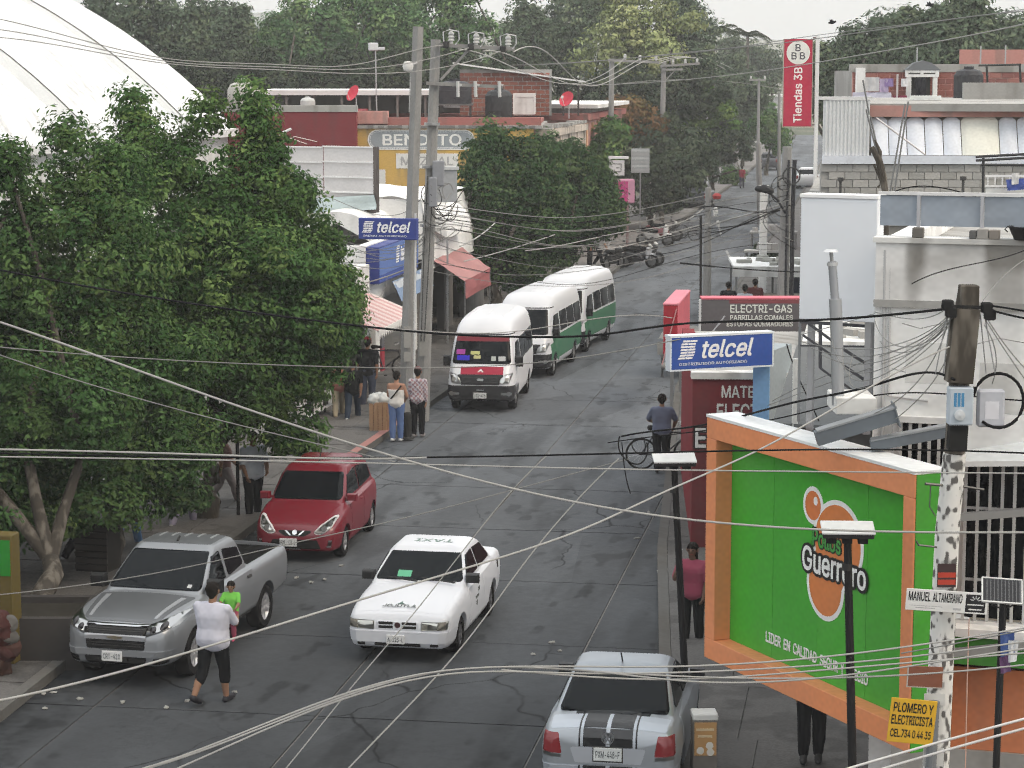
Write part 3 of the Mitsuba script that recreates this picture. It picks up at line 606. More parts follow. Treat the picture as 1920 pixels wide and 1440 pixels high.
p = at(1141, 333, 105); MWb = upright(V(p[0], 105, p[2]), W)
part(wb, 'board', bx(0.1, 0.72, 0.1, 0.8, -0.05, 0), 'matte', (0.62, 0.62, 0.62), M=MWb); part(wb, 'mark', [bx(0.22, 0.6, 0.25, 0.3, 0, 0.01), bx(0.22, 0.6, 0.6, 0.65, 0, 0.01), bx(0.55, 0.6, 0.3, 0.6, 0, 0.01), bx(0.35, 0.5, 0.42, 0.48, 0, .01)], 'matte', (0.2, 0.2, 0.2), M=MWb, join=True); part(wb, 'cap', bx(0, 0.9, 0.85, 0.98, -0.1, 0.05), 'matte', (0.7, 0.7, 0.7), M=MWb); part(wb, 'post', bx(0, 0.08, -3.5, 0.85, -0.2, -0.12), 'matte', (0.6, 0.6, 0.6), M=MWb)
lt = thing('lattice_sign', 'grey slatted sign board hanging from the cables over the sidewalk', 'sign')
p = at(1183, 324, 106); MLt = upright(V(p[0], 106, p[2]), W)
part(lt, 'board', bx(0, 0.85, 0, 1.12, -0.04, 0), 'matte', (0.33, 0.34, 0.34), M=MLt)
for j in range(6): part(lt, 'slat', bx(0.03, 0.82, 0.08 + j * 0.18, 0.17 + j * 0.18, 0, 0.02), 'matte', (0.44, 0.45, 0.45) if j % 2 else (0.36, 0.36, 0.36), M=MLt)
part(lt, 'post', bx(0.4, 0.46, -3.6, 1.2, -0.12, -0.06), 'steel', (0.3, 0.3, 0.3), M=MLt)
# ================================================================ buildings and signs on the right
# --- the white corner building
EW = V(math.cos(math.radians(17)), -math.sin(math.radians(17)), 0)            # along its front, to the right
EB = V(-EW[1], EW[0], 0)                                                        # into it
cA = at(1640, 600, 25.0); cA[2] = 0
MC = np.eye(4); MC[:3, 0], MC[:3, 1], MC[:3, 3] = EW, EB, cA                    # x along the front, y inwards
cw = thing('white_corner_building', 'two storey white plastered corner building with barred windows on the right', 'building')
W2 = (1.02, 1.98, 2.45, 4.22); W1 = (0.30, 0.86, 3.0, 4.62)
def xz_wall(x0, x1, z0, z1, holes, t):
    p = sbox(x0, z0, x1, z1)
    for a, b, c, d in holes: p = p.difference(sbox(a, c, b, d))
    m = trimesh.util.concatenate([prism(g, t) for g in getattr(p, 'geoms', [p])])
    m.apply_transform(np.array([[1, 0, 0, 0], [0, 0, 1, 0], [0, 1, 0, 0], [0, 0, 0, 1.0]])); m.invert(); return m
part(cw, 'front_wall', xz_wall(0, 7, 2.5, 5.88, [W1, W2], 0.25), 'white_plaster', M=MC)
part(cw, 'upper_wall', bx(0, 7, -0.03, 0.25, 5.883, 6.58), 'stained_white', M=MC)
part(cw, 'plaster_patch', [prism(rp_blob(x, z, rx_, rz_, sd_), 0.012) for x, z, rx_, rz_, sd_ in ()] or [bx(0.35, 0.8, -0.006, 0.0, 5.05, 5.5, 0.002), bx(1.15, 1.75, -0.006, 0.0, 4.75, 5.3, 0.002), bx(0.06, 0.22, -0.006, 0.0, 3.4, 4.6, 0.002)], 'old_white', M=MC)
part(cw, 'wall_conduit', [tube([(0.1, -0.02, 6.5), (0.11, -0.02, 4.4)], 0.018), tube([(0.16, -0.02, 6.3), (0.17, -0.02, 4.9), (0.6, -0.02, 4.86)], 0.012)], 'satin', (0.42, 0.42, 0.42), M=MC)
part(cw, 'wall_crack', [tube([(x + 0.0, -0.001, z), (x + .2, -0.001, z - .05), (x + .45, -0.001, z + .02), (x + .8, -.001, z - .03)], 0.004, 4) for x, z in ((.3, 5.7), (.9, 5.55), (.2, 5.2), (1.2, 5.0))], 'matte', (0.2, 0.19, 0.18), M=MC)
part(cw, 'band', bx(-0.01, 7, -0.055, -0.032, 5.88, 5.96), 'concrete', M=MC)
part(cw, 'parapet_cap', bx(-0.03, 7, -0.06, 0.30, 6.583, 6.64), 'old_white', M=MC)
part(cw, 'street_wall', bx(0.0, 0.25, 0.253, 9, 0, 6.58), 'white_plaster', M=MC)
part(cw, 'roof', bx(0.253, 7, 0.253, 9, 6.2, 6.4), 'concrete', M=MC)
part(cw, 'room_wall', bx(0.253, 7, 1.2, 1.3, 2.4, 6.19), 'dark_wall', M=MC)
part(cw, 'ledge', bx(0.3, 7, -0.35, -0.002, 2.33, 2.42), 'white_plaster', M=MC)
part(cw, 'green_band', bx(0.3, 7, -0.25, -0.003, 2.0, 2.327), 'satin', (0.07, 0.29, 0.045), M=MC)
part(cw, 'painted_shade_strip', bx(0.3, 7, -0.06, 0.0, 1.93, 1.997), 'matte', (0.05, 0.02, 0.02), M=MC)  # solid strip, its dark colour paints the shade under the green band
part(cw, 'orange_shutter', bx(0.3, 7, -0.08, 0.0, 1.0, 1.927), 'orange_wall', M=MC)
part(cw, 'base_wall', bx(0.3, 7, -0.12, 0.25, 0, 0.997), 'concrete', M=MC)
for nm, (a, b, c, d), nb in (('window', W1, 6), ('window', W2, 8)):
    w = part(cw, nm, bx(a - 0.05, b + 0.05, -0.10, -0.002, d, d + 0.07), 'satin', (0.62, 0.62, 0.61), M=MC); part(w, 'sill', bx(a - 0.05, b + 0.05, -0.10, -0.002, c - 0.07, c), 'satin', (0.62, 0.62, 0.61), M=MC)
    part(w, 'pane', bx(a, b, 0.1, 0.11, c, d), 'carglass', M=MC)
    for i in range(nb):
        x = a + 0.02 + (b - a - 0.04) * i / (nb - 1); part(w, 'bar', bx(x - 0.017, x + 0.017, -0.075, -0.04, c + 0.002, d - 0.002), 'satin', (0.46, 0.46, 0.45), M=MC)
    for z in (c + 0.25 * (d - c), c + 0.7 * (d - c)): part(w, 'crossbar', bx(a, b, -0.038, -0.02, z, z + 0.03), 'satin', (0.42, 0.42, 0.42), M=MC)
# --- tarpaulin fence on its roof edge
tf = thing('tarpaulin_fence', 'blue grey tarpaulin fence in a steel frame along the white building roof edge', 'fence')
MT = MC @ place((0, 0.10, 0))
for a, b in ((0.02, 0.42), (0.46, 1.10), (1.14, 2.4)):
    part(tf, 'panel', cloth_sheet((MT @ [a, 0, 6.76, 1])[:3], EW * (b - a), V(0, 0, 0.33), 12, 0.015, int(a * 10)), 'satin', (0.28, 0.32, 0.37), M=None, smooth=True)
    part(tf, 'post', bx(b, b + 0.035, -0.03, 0.03, 6.643, 7.1), 'steel', (0.5, 0.5, 0.52), M=MT)
part(tf, 'top_rail', bx(0, 2.5, -0.025, 0.025, 7.095, 7.13), 'satin', (0.66, 0.66, 0.66), M=MT)
for lab, a, b, h, c in (('dark stained block under the first fence post', 0.39, 0.51, 0.11, (0.14, 0.13, 0.12)), ('grey block, left of the small pile under the fence', 1.0, 1.07, 0.09, (0.12, 0.12, 0.12)), ('pale grey block in the small pile under the fence', 1.08, 1.2, 0.11, (0.30, 0.29, 0.27)), ('brown grey block, right one of the small pile under the fence', 1.21, 1.32, 0.10, (0.22, 0.20, 0.18))):
    k = thing('concrete_block', lab, 'block'); put(k, bx(a, b, -0.05, 0.07, 6.641, 6.641 + h, 0.008), 'matte', c, M=MC)
tb = thing('black_tub', 'black plastic tub on the parapet at the right edge', 'tub')
part(tb, 'body', lathe([(0, 0), (0.15, 0), (0.21, 0.13), (0.22, 0.13), (0.22, 0.145), (0.19, 0.145), (0.14, 0.02), (0, 0.02)], 20), 'satin', (0.012, 0.012, 0.014), smooth=30, M=MC @ place((1.62, 0.02, 6.641)))
part(tb, 'handle', tube([(1.62 - 0.22, 0.02, 6.78), (1.62 - 0.25, 0.02, 6.75), (1.62 - 0.22, 0.02, 6.72)], 0.008), 'satin', (0.02, 0.02, 0.02), M=MC)
# --- the blank panel beside it
gp_ = thing('blank_sign_panel', 'tall blank pale grey sign panel standing left of the white building', 'sign')
a, b = at(1498, 598, 26.0), at(1641, 598, 25.6)
MPn = upright(a, [b[0] - a[0], b[1] - a[1], 0]); WPn = np.hypot(b[0] - a[0], b[1] - a[1]); HPn = at(1498, 363, 26)[2] - a[2]
bsdf('panel_grey', base_color=rgb((0.72, 0.74, 0.77)), roughness=0.4, specular=0.4)
part(gp_, 'face', bx(0, WPn, 0, HPn - 0.045, -0.25, 0, 0.008), 'panel_grey', M=MPn)
part(gp_, 'top_cap', bx(-0.01, WPn + 0.01, HPn - 0.044, HPn, -0.27, 0.02, 0.006), 'satin', (0.80, 0.80, 0.79), M=MPn)
part(gp_, 'post', [bx(0.06, 0.13, -1.3, -0.002, -0.2, -0.13), bx(WPn - 0.16, WPn - 0.09, -1.3, -0.002, -0.2, -0.13)], 'steel', (0.42, 0.42, 0.43), M=MPn)
# --- steel truss, vent pipe and post by the panel
tr = thing('steel_truss', 'dark steel lattice frame under the blank grey panel', 'frame')
Q = lambda x, y, Y=25.9: at(x, y, Y)
for p, q, r in ((Q(1500, 603), Q(1632, 612), .018), (Q(1538, 606), Q(1538, 690), .018), (Q(1515, 606), Q(1562, 640), .016), (Q(1505, 628), Q(1562, 668), .014), (Q(1538, 690), Q(1562, 708), .014), (Q(1580, 654), Q(1624, 682), .018), (Q(1582, 686), Q(1622, 713), .018), (Q(1582, 720), Q(1598, 732), .014), (Q(1500, 648), Q(1630, 650), .010)):
    part(tr, 'strut', bar(p, q, r * 2), 'steel', (0.10, 0.10, 0.11))
part(tr, 'upright', [bar(Q(1626, 505), Q(1628, 742), 0.05), bar(Q(1637, 495), Q(1638, 742), 0.035), bar(Q(1500, 600, 26.3), Q(1497, 790, 26.3), 0.03)], 'steel', (0.34, 0.35, 0.36))
for k_, (x0, y0) in enumerate(((1640, 520), (1634, 560))):
    pass
vp = thing('vent_pipe', 'grey metal vent pipe with a flat cap in front of the blank panel', 'pipe')
p = at(1572, 742, 24.6)
part(vp, 'pipe', tube([V(p[0], 24.6, p[2] - 0.1), at(1568, 600, 24.6), at(1566, 560, 24.6)], 0.068, 14), 'steel', (0.46, 0.47, 0.49), smooth=40); part(vp, 'upper_pipe', tube([at(1566, 566, 24.6), at(1560, 490, 24.6)], 0.045, 14), 'steel', (0.40, 0.41, 0.43), smooth=40)
part(vp, 'collar', tube([at(1561, 498, 24.6), at(1560.8, 492, 24.6)], 0.06, 12), 'steel', (0.6, 0.6, 0.6)); part(vp, 'cap', [lathe([(0, 0.0), (0.085, 0.0), (0.06, 0.025), (0, 0.03)], 14)], 'steel', (0.66, 0.66, 0.66), M=place(at(1558, 472, 24.6))); part(vp, 'cap_stem', tube([at(1560, 492, 24.6), at(1558, 470, 24.6)], 0.02, 8), 'steel', (0.3, 0.3, 0.3))
pl_ = thing('plinth', 'white ledge carrying the foot of the vent pipe', 'ledge'); a = at(1566, 752, 24.6); put(pl_, bx(a[0] - 0.02, a[0] + 0.42, 24.4, 25.1, a[2] - 0.12, a[2] + 0.06, 0.01), 'old_white')
# steel channels cantilevered from the white front
for lab, P0, P1, w, h in (('upper grey steel channel sticking out from the white wall above the green sign box', at(1530, 822, 24.2), at(1679, 777, 24.2), 0.16, 0.15), ('lower grey steel channel running along the white wall behind the green sign box', at(1632, 836, 24.3), at(1790, 806, 24.2), 0.14, 0.11)):
    k = thing('steel_channel', lab, 'beam')
    part(k, 'web', bar(P0, P1, w, h), 'satin', (0.12, 0.14, 0.16)); part(k, 'flange', bar(P0 + V(0, 0, h / 2 + .012), P1 + V(0, 0, h / 2 + .012), w + 0.03, 0.02), 'satin', (0.24, 0.255, 0.27)); part(k, 'end_plate', bar(P1 - V(0.0, 0, 0), P1 + (P1 - P0) / np.linalg.norm(P1 - P0) * 0.012, w + 0.05, h + 0.12), 'satin', (0.15, 0.17, 0.19))
wc = thing('window_canopy', 'small sloping sheet canopy over the right barred window', 'canopy')
part(wc, 'sheet', trimesh.convex.convex_hull(np.array([(MC @ [x, y, z + t, 1])[:3] for t in (0, 0.025) for x, y, z in ((0.98, -0.34, 4.24), (2.0, -0.34, 4.30), (2.0, -0.003, 4.50), (0.98, -0.003, 4.30))])), 'satin', (0.55, 0.57, 0.58))
part(wc, 'edge', bar((MC @ [0.98, -0.35, 4.235, 1])[:3], (MC @ [2.0, -0.35, 4.295, 1])[:3], 0.02, 0.06), 'satin', (0.66, 0.66, 0.65))

# --- the green box sign with the orange frame
gs = thing('chicken_shop_sign', 'big bright green box sign in a thick orange frame hanging over the sidewalk', 'sign')
a, b = at(1320, 1235, 27.0), at(1703, 1408, 23.05)
SZ0 = (a[2] + b[2]) / 2; SW = np.hypot(b[0] - a[0], b[1] - a[1]); SHt = 2.93
MG_ = upright(V(a[0], a[1], SZ0), [b[0] - a[0], b[1] - a[1], 0]); fr = 0.25; dp = 0.36
OR, GN = (0.70, 0.255, 0.11), (0.055, 0.36, 0.028)
part(gs, 'frame_left', bx(0, 0.23, fr, SHt - fr, -dp, 0, 0.006), 'satin', OR, M=MG_)
part(gs, 'frame_right', bx(SW - fr * 0.8, SW, fr, SHt - fr, -dp, 0, 0.006), 'satin', OR, M=MG_)
part(gs, 'frame_top', bx(0, SW, SHt - fr + .002, SHt, -dp, 0, 0.006), 'satin', OR, M=MG_)
part(gs, 'frame_bottom', bx(0, SW, 0, fr - .002, -dp, 0, 0.006), 'satin', OR, M=MG_)
px_ = np.linspace(0.232, SW - fr * 0.8 - .002, 5)
for i in range(4): part(gs, 'panel', bx(px_[i] + 0.002, px_[i + 1] - 0.002, fr, SHt - fr, -dp + 0.02, -0.22 - 0.0015 * (i % 2)), 'satin', (GN, (0.052, 0.345, 0.028), (0.058, 0.365, 0.03), (0.054, 0.35, 0.027))[i], M=MG_)
part(gs, 'panel_backing', bx(0.232, SW - fr * 0.8 - .002, fr, SHt - fr, -dp + 0.002, -dp + 0.018), 'satin', (0.02, 0.10, 0.01), M=MG_)
part(gs, 'top_cover', bx(-0.005, SW + 0.005, SHt + 0.001, SHt + 0.035, -dp - 0.06, 0.006), 'satin', (0.72, 0.73, 0.73), M=MG_)
part(gs, 'end_face', bx(SW + 0.001, SW + 0.014, 0, SHt - 0.002, -dp - 0.06, -0.02), 'satin', (0.05, 0.29, 0.025), M=MG_)
part(gs, 'rear_box', bx(0.0, SW, 0.0, SHt - 0.002, -dp - 0.06, -dp - 0.001), 'satin', (0.30, 0.12, 0.06), M=MG_)
MGp = MG_ @ place((0.382, 0.26, -0.2195))                                     # on the green panel, from its lower left corner
PW, PH = SW - fr * 1.8 - 0.124, SHt - 2 * fr
def blob(cx, cy, rx, ry, rot=0): return affinity.rotate(affinity.scale(Point(0, 0).buffer(1, 40), rx, ry), rot, origin=(0, 0)).__class__(affinity.translate(affinity.rotate(affinity.scale(Point(0, 0).buffer(1, 40), rx, ry), rot, origin=(0, 0)), cx, cy).exterior)
drum = unary_union([blob(2.20, 1.60, 0.46, 0.43, 8), blob(1.96, 1.08, 0.33, 0.34, 10), blob(2.06, 1.34, 0.32, 0.34, 10)]).buffer(0.12).buffer(-0.12); ball = blob(1.68, 1.94, 0.16, 0.165, -15)
part(gs, 'emblem_outline', prism(drum.buffer(0.055), 0.006), 'satin', (0.78, 0.78, 0.76), M=MGp); part(gs, 'emblem', prism(drum, 0.010), 'satin', (0.62, 0.20, 0.06), M=MGp)
part(gs, 'ball_outline', prism(ball.buffer(0.05), 0.006), 'satin', (0.78, 0.78, 0.76), M=MGp); part(gs, 'ball', prism(ball, 0.010), 'satin', (0.60, 0.18, 0.06), M=MGp); part(gs, 'ball_highlight', prism(blob(1.74, 2.0, 0.04, 0.05), 0.013), 'satin', (0.8, 0.78, 0.75), M=MGp)
def outlined(parent, s, h, w, x, y, z, cols, M, grow=0.03, italic=0.0):
    """Lettering over a darker, wider copy of itself."""
    t = text(s, h, 0.006, True, width=w, italic=italic)
    big = []
    for dx, dy in [(grow * math.cos(k * PI / 4), grow * math.sin(k * PI / 4)) for k in range(8)]:
        c = t.copy(); c.apply_translation([x + dx, y + dy, z + 0.0003 * len(big)]); big.append(c)
    part(parent, 'lettering_outline', big, 'satin', cols[1], M=M, join=True)
    c = t.copy(); c.apply_translation([x, y, z + 0.004]); part(parent, 'lettering', c, 'satin', cols[0], M=M)
outlined(gs, 'Pollos', 0.19, 0.58, 1.70, 1.50, 0.011, ((0.05, 0.30, 0.05), (0.02, 0.03, 0.02)), MGp, 0.015)
outlined(gs, 'Guerrero', 0.26, 1.30, 1.50, 1.20, 0.016, ((0.80, 0.80, 0.78), (0.02, 0.02, 0.02)), MGp, 0.034)
for i, (wd, x, w_) in enumerate((('LIDER', 0.88, 0.33), ('EN', 1.28, 0.14), ('CALIDAD', 1.49, 0.50), ('SEGUR', 2.06, 0.37), ('Y', 2.49, 0.06), ('PRECIO', 2.61, 0.42))):
    t = text(wd, 0.12, 0.006, True, width=w_); t.apply_translation([x - 0.18, 0.16, 0.002]); part(gs, 'slogan', t, 'satin', (0.78, 0.78, 0.76), M=MGp)
part(gs, 'bracket', [bar((MG_ @ [SW * t, 0.3 + SHt * s, -dp - 0.06, 1])[:3], (MG_ @ [SW * t + .1, 0.3 + SHt * s, -dp - 1.6, 1])[:3], 0.08) for t in (0.9,) for s in (0.2, 0.7)], 'steel', (0.3, 0.3, 0.3))

# --- red electrical shop wall and its sign
rs = thing('red_electric_shop', 'dark red shop wall lettered in white behind the light blue column', 'shop')
MRs = place(V(at(1297, 900, 39.5)[0], 39.5, 0), -0.05)
part(rs, 'wall', bx(0, 2.0, 0, 0.25, 0, 3.12), 'dark_red_wall', M=MRs); part(rs, 'side_wall', bx(0, 0.25, 0.253, 8, 0, 3.1), 'dark_red_wall', M=MRs); part(rs, 'cap', bx(-0.03, 2.05, -0.05, 0.3, 3.123, 3.24), 'old_white', M=MRs); part(rs, 'roof', bx(0.253, 5, 0.3, 8, 2.9, 3.05), 'concrete', M=MRs)
Mrs = MRs @ np.array([[1, 0, 0, 0.0], [0, 0, -1, -0.002], [0, 1, 0, 0], [0, 0, 0, 1.0]])
for s_, y, h, w_, x in (('MATERIAL', 2.80, 0.20, 1.05, 0.50), ('ELECTRICO', 2.42, 0.26, 1.34, 0.42)):
    t = text(s_, h, 0.012, True, width=w_); t.apply_translation([x, y, 0]); part(rs, 'lettering', t, 'satin', (0.66, 0.64, 0.60), M=Mrs)
outlined(rs, 'ELEGANT', 0.33, 1.75, 0.05, 1.92, 0.003, ((0.66, 0.64, 0.62), (0.03, 0.02, 0.02)), Mrs, 0.03)
lb = thing('blue_column', 'light blue square sign column with a grey side beside the red shop', 'column')
MLb = place(V(at(1412, 700, 38.6)[0], 38.6, 0), -0.42); part(lb, 'front', bx(0, 0.29, 0, 0.02, 0, 3.55), 'satin', (0.20, 0.37, 0.60), M=MLb); part(lb, 'body', bx(0.0, 0.29, 0.022, 1.25, 0, 3.72), 'satin', (0.27, 0.31, 0.33), M=MLb)
t2 = thing('phone_blade_sign', 'blue phone company blade sign on the right with pale frame, by the light blue column', 'sign')
a, b = at(1256, 697, 37.6), at(1450, 686, 38.3); MT2 = upright(V(a[0], a[1], a[2]), [b[0] - a[0], b[1] - a[1], 0]); WT2 = np.hypot(b[0] - a[0], b[1] - a[1]); HT2 = 0.585
part(t2, 'face', bx(0.028, WT2 - 0.028, 0.028, HT2 - 0.028, -0.16, 0.0), 'satin', (0.035, 0.085, 0.33), M=MT2)
part(t2, 'frame', [bx(0, WT2, 0, 0.026, -0.18, 0.008), bx(0, WT2, HT2 - 0.026, HT2 + 0.01, -0.22, 0.008), bx(0, 0.026, 0.028, HT2 - 0.028, -0.18, 0.008), bx(WT2 - 0.026, WT2, 0.028, HT2 - 0.028, -0.18, 0.008)], 'satin', (0.66, 0.70, 0.74), M=MT2)
phone_logo(t2, MT2 @ place((0.14, 0.19, 0.001)), 0.285, (0.80, 0.80, 0.80), 'DISTRIBUIDOR AUTORIZADO')
eg = thing('gas_stove_sign', 'dark sign with white lettering and red top edge, above the blue blade sign', 'sign')
a, b = at(1315, 665, 50), at(1532, 665, 50); MEg = upright(a, [1, 0, 0]); WEg = b[0] - a[0]; HEg = 1.22
part(eg, 'board', bx(0, WEg, 0, HEg, -0.12, 0), 'satin', (0.11, 0.10, 0.105), M=MEg); part(eg, 'top_edge', bx(-0.01, WEg + .01, HEg + .001, HEg + 0.035, -0.45, 0.02), 'satin', (0.58, 0.13, 0.17), M=MEg); part(eg, 'edge_post', bx(-0.06, -0.012, -0.6, HEg, -0.1, 0.0), 'satin', (0.55, 0.55, 0.55), M=MEg)
part(eg, 'red_band', bx(0.6, WEg, HEg - 0.09, HEg - 0.002, 0.001, 0.006), 'satin', (0.20, 0.05, 0.06), M=MEg)
for s_, h, w_, x, y in (('ELECTRI-GAS', 0.17, 1.36, 0.62, 0.93), ('PARRILLAS COMALES', 0.10, 1.38, 0.62, 0.77), ('ESTUFAS QUEMADORES', 0.10, 1.45, 0.55, 0.63), ('REFACCIONES EN GENERAL', 0.09, 1.9, 0.4, 0.36), ('SERVICIO', 0.09, 0.9, 0.8, 0.2)):
    t = text(s_, h, 0.008, True, width=w_); t.apply_translation([x, y, 0.0]); part(eg, 'lettering', t, 'satin', (0.62, 0.62, 0.58), M=MEg)
for i in range(5): part(eg, 'slanted_stroke', bar((0.05 + 0.08 * i, 0.30 + 0.09 * i, 0.004), (0.22 + 0.07 * i, 0.46 + 0.10 * i, 0.004), 0.03, 0.006), 'satin', (0.42, 0.42, 0.45), M=MEg)
part(eg, 'post', bx(0.9, 1.0, -2.3, -0.002, -0.1, -0.02), 'steel', (0.3, 0.3, 0.3), M=MEg)
rbx = thing('red_box_sign', 'long narrow red box sign seen end on beside the street', 'sign')
a = at(1243, 660, 56); MRb = place(V(a[0], 56, 0), ROT); part(rbx, 'body', bx(0, 0.36, 0.02, 3.6, 1.5, 2.72, 0.01), 'satin', (0.50, 0.10, 0.13), M=MRb); part(rbx, 'end_face', bx(0.01, 0.35, 0.0, 0.018, 1.51, 2.71), 'satin', (0.34, 0.018, 0.03), M=MRb); part(rbx, 'top', bx(-0.01, 0.37, 0, 3.62, 2.722, 2.76), 'satin', (0.62, 0.20, 0.25), M=MRb)
part(rbx, 'stay', [bar((0.02, -0.4, 1.3), (0.36, 0.05, 2.78), 0.02)], 'steel', (0.5, 0.25, 0.25), M=MRb); part(rbx, 'post', [bx(0.14, 0.22, y, y + 0.08, 0, 1.497) for y in (0.5, 3.0)], 'steel', (0.25, 0.25, 0.25), M=MRb)
# --- low roofs between the red shop and the white building
gsh = thing('grey_sheet_shed', 'low shed with grey sheet roof behind the green sign box', 'shed')
a = at(1448, 800, 33); part(gsh, 'sheet_roof', trimesh.convex.convex_hull(np.array([(x, y, z + t) for t in (0, 0.05) for x, y, z in ((a[0], 33.0, 3.3), (a[0] + 2.4, 32.2, 3.3), (a[0] + 3.2, 37.5, 3.9), (a[0] + 0.9, 37.5, 3.9))])), 'matte', (0.13, 0.135, 0.14)); part(gsh, 'wall', bx(a[0] + 0.2, a[0] + 2.3, 33.2, 33.4, 0, 3.25), 'dark_wall'); part(gsh, 'post', [bx(a[0] + 0.28, a[0] + 0.36, 32.9, 32.98, 0, 4.3)], 'satin', (0.60, 0.60, 0.58))
wsh = thing('white_low_shop', 'low white painted shop with clutter on its roof behind the steel frame', 'shop')
a = at(1503, 690, 44); Mw_ = place(V(a[0], 44, 0), ROT)
part(wsh, 'wall', bx(0, 4, 0, 0.2, 0, 3.1), 'white_plaster', M=Mw_); part(wsh, 'roof', bx(0.0, 4.1, 0.0, 5, 3.103, 3.25), 'old_white', M=Mw_); part(wsh, 'lower_awning', bx(0.2, 2.8, -1.0, -0.05, 2.35, 2.42), 'white_plaster', M=Mw_); part(wsh, 'street_wall', bx(0, .2, .203, 5, 0, 3.1), 'white_plaster', M=Mw_)
part(wsh, 'roof_clutter', [xf(bx(-s_, s_, -s_ * .7, s_ * .7, 0, s_ * .6), Mw_ @ place((RNG.uniform(0.3, 2.6), RNG.uniform(0.4, 3), 3.252), RNG.uniform(0, 3))) for s_ in RNG.uniform(0.08, 0.22, 16)], 'matte', (0.33, 0.32, 0.30), join=True, kind='stuff')

# --- the vertical discount shop sign on its white post
vs = thing('red_vertical_sign', 'tall red blade sign with a white disc, high on a white post', 'sign')
a, b = at(1468, 237, 89), at(1521, 237, 89); MVs = upright(a, [1, 0, 0]); WV, HV = b[0] - a[0], at(1468, 73, 89)[2] - a[2]
part(vs, 'board', bx(0, WV, 0, HV, -0.15, 0, 0.01), 'satin', (0.44, 0.022, 0.06), M=MVs); part(vs, 'trim', [bx(-0.02, 0.0, 0, HV, -0.16, 0.01), bx(WV, WV + 0.02, 0, HV, -0.16, 0.01), bx(-0.02, WV + .02, -0.03, -0.001, -0.16, 0.01)], 'satin', (0.42, 0.33, 0.28), M=MVs)
part(vs, 'disc', prism(Point(WV * .5, HV - 0.52).buffer(0.45, 40), 0.012), 'satin', (0.74, 0.74, 0.70), M=MVs)
for s_, x, y in (('B', 0.43, HV - 0.46), ('B', 0.28, HV - 0.77), ('B', 0.60, HV - 0.77)):
    t = text(s_, 0.26, 0.006, True, width=0.21); t.apply_translation([x, y, 0.0125]); part(vs, 'letter', t, 'satin', (0.10, 0.10, 0.11), M=MVs)
t = text('Tiendas 3B', 0.30, 0.008, True, width=2.12); t.apply_transform(np.array([[0, -1, 0, 0.70], [1, 0, 0, 0.14], [0, 0, 1, 0.001], [0, 0, 0, 1.0]])); part(vs, 'lettering', t, 'satin', (0.76, 0.74, 0.72), M=MVs)
p = at(1533, 68, 89.2); part(vs, 'post', bx(p[0] - 0.07, p[0] + 0.07, 89.1, 89.24, 0, p[2]), 'satin', (0.70, 0.70, 0.69)); part(vs, 'arm', [bx(b[0] + 0.021, p[0] - 0.071, 89.08, 89.14, z, z + 0.06) for z in (a[2] + HV + 0.02, a[2] + HV * 0.45, a[2] + 0.03)], 'steel', (0.25, 0.2, 0.2))

# --- the sheet clad building, block wall and rooftop dwelling behind
sc_ = thing('sheet_clad_building', 'building with white ribbed cladding and a wavy sheet roof over block wall', 'building')
a = at(1541, 307, 61); MSc = place(V(a[0], 61, 0), -0.03); LZ = a[2]
part(sc_, 'wall', bx(-0.02, 9, 0.05, 0.3, 0, LZ), 'concrete', M=MSc); part(sc_, 'street_wall', sbx(0.4, 14, 0.1, 0.35, 0, 7.3), 'old_white', M=place((a[0], 61, 0), ROT)); part(sc_, 'roof_slab', sbx(0.5, 16, 0.0, 10, 7.35, 7.55), 'concrete', M=place((a[0], 61, 0), ROT)); part(sc_, 'upper_wall', bx(0.26, 9, 1.75, 1.95, LZ, 7.35), 'old_facade', M=MSc)
bw, bh_ = 0.42, 0.205; bd = [shape(bx(0.008, bw - 0.008, -0.02, 0.049, 0.008, bh_ - 0.008), 'matte', c) for c in ((0.36, 0.355, 0.34), (0.31, 0.305, 0.29), (0.40, 0.39, 0.37))]
for r in range(8):
    for c in range(13):
        part(sc_ + '__wall', 'block', bd[int(RNG.integers(3))], M=MSc @ place((c * bw + (0.21 if r % 2 else 0.0) - 0.02, 0.0, LZ - (r + 1) * bh_ - 0.01)))
xs = np.linspace(0.02, 1.24, 97); prof = [(x, 0.035 * (1 if (k // 4) % 2 else 0)) for k, x in enumerate(xs)]
rp = Polygon([(x, -d) for x, d in prof] + [(1.24, 0.12), (0.02, 0.12)]); m = prism(rp, 1.45); part(sc_, 'ribbed_cladding', m, 'satin', (0.64, 0.65, 0.66), M=MSc @ place((0, 0.0, LZ + 0.22)))
part(sc_, 'flashing', bx(0.0, 9, -0.12, -0.003, LZ + 0.0, LZ + 0.216), 'satin', (0.64, 0.67, 0.73), M=MSc)
part(sc_, 'top_flashing', bx(-0.1, 1.3, -0.06, 0.4, LZ + 1.68, LZ + 1.76), 'satin', (0.66, 0.66, 0.65), M=MSc)
waves = [(1.30, .46), (1.78, .46), (2.26, .46), (2.74, .46), (3.22, .46), (3.7, .98), (4.7, .46), (5.18, .46), (5.66, .46), (6.14, .46)]
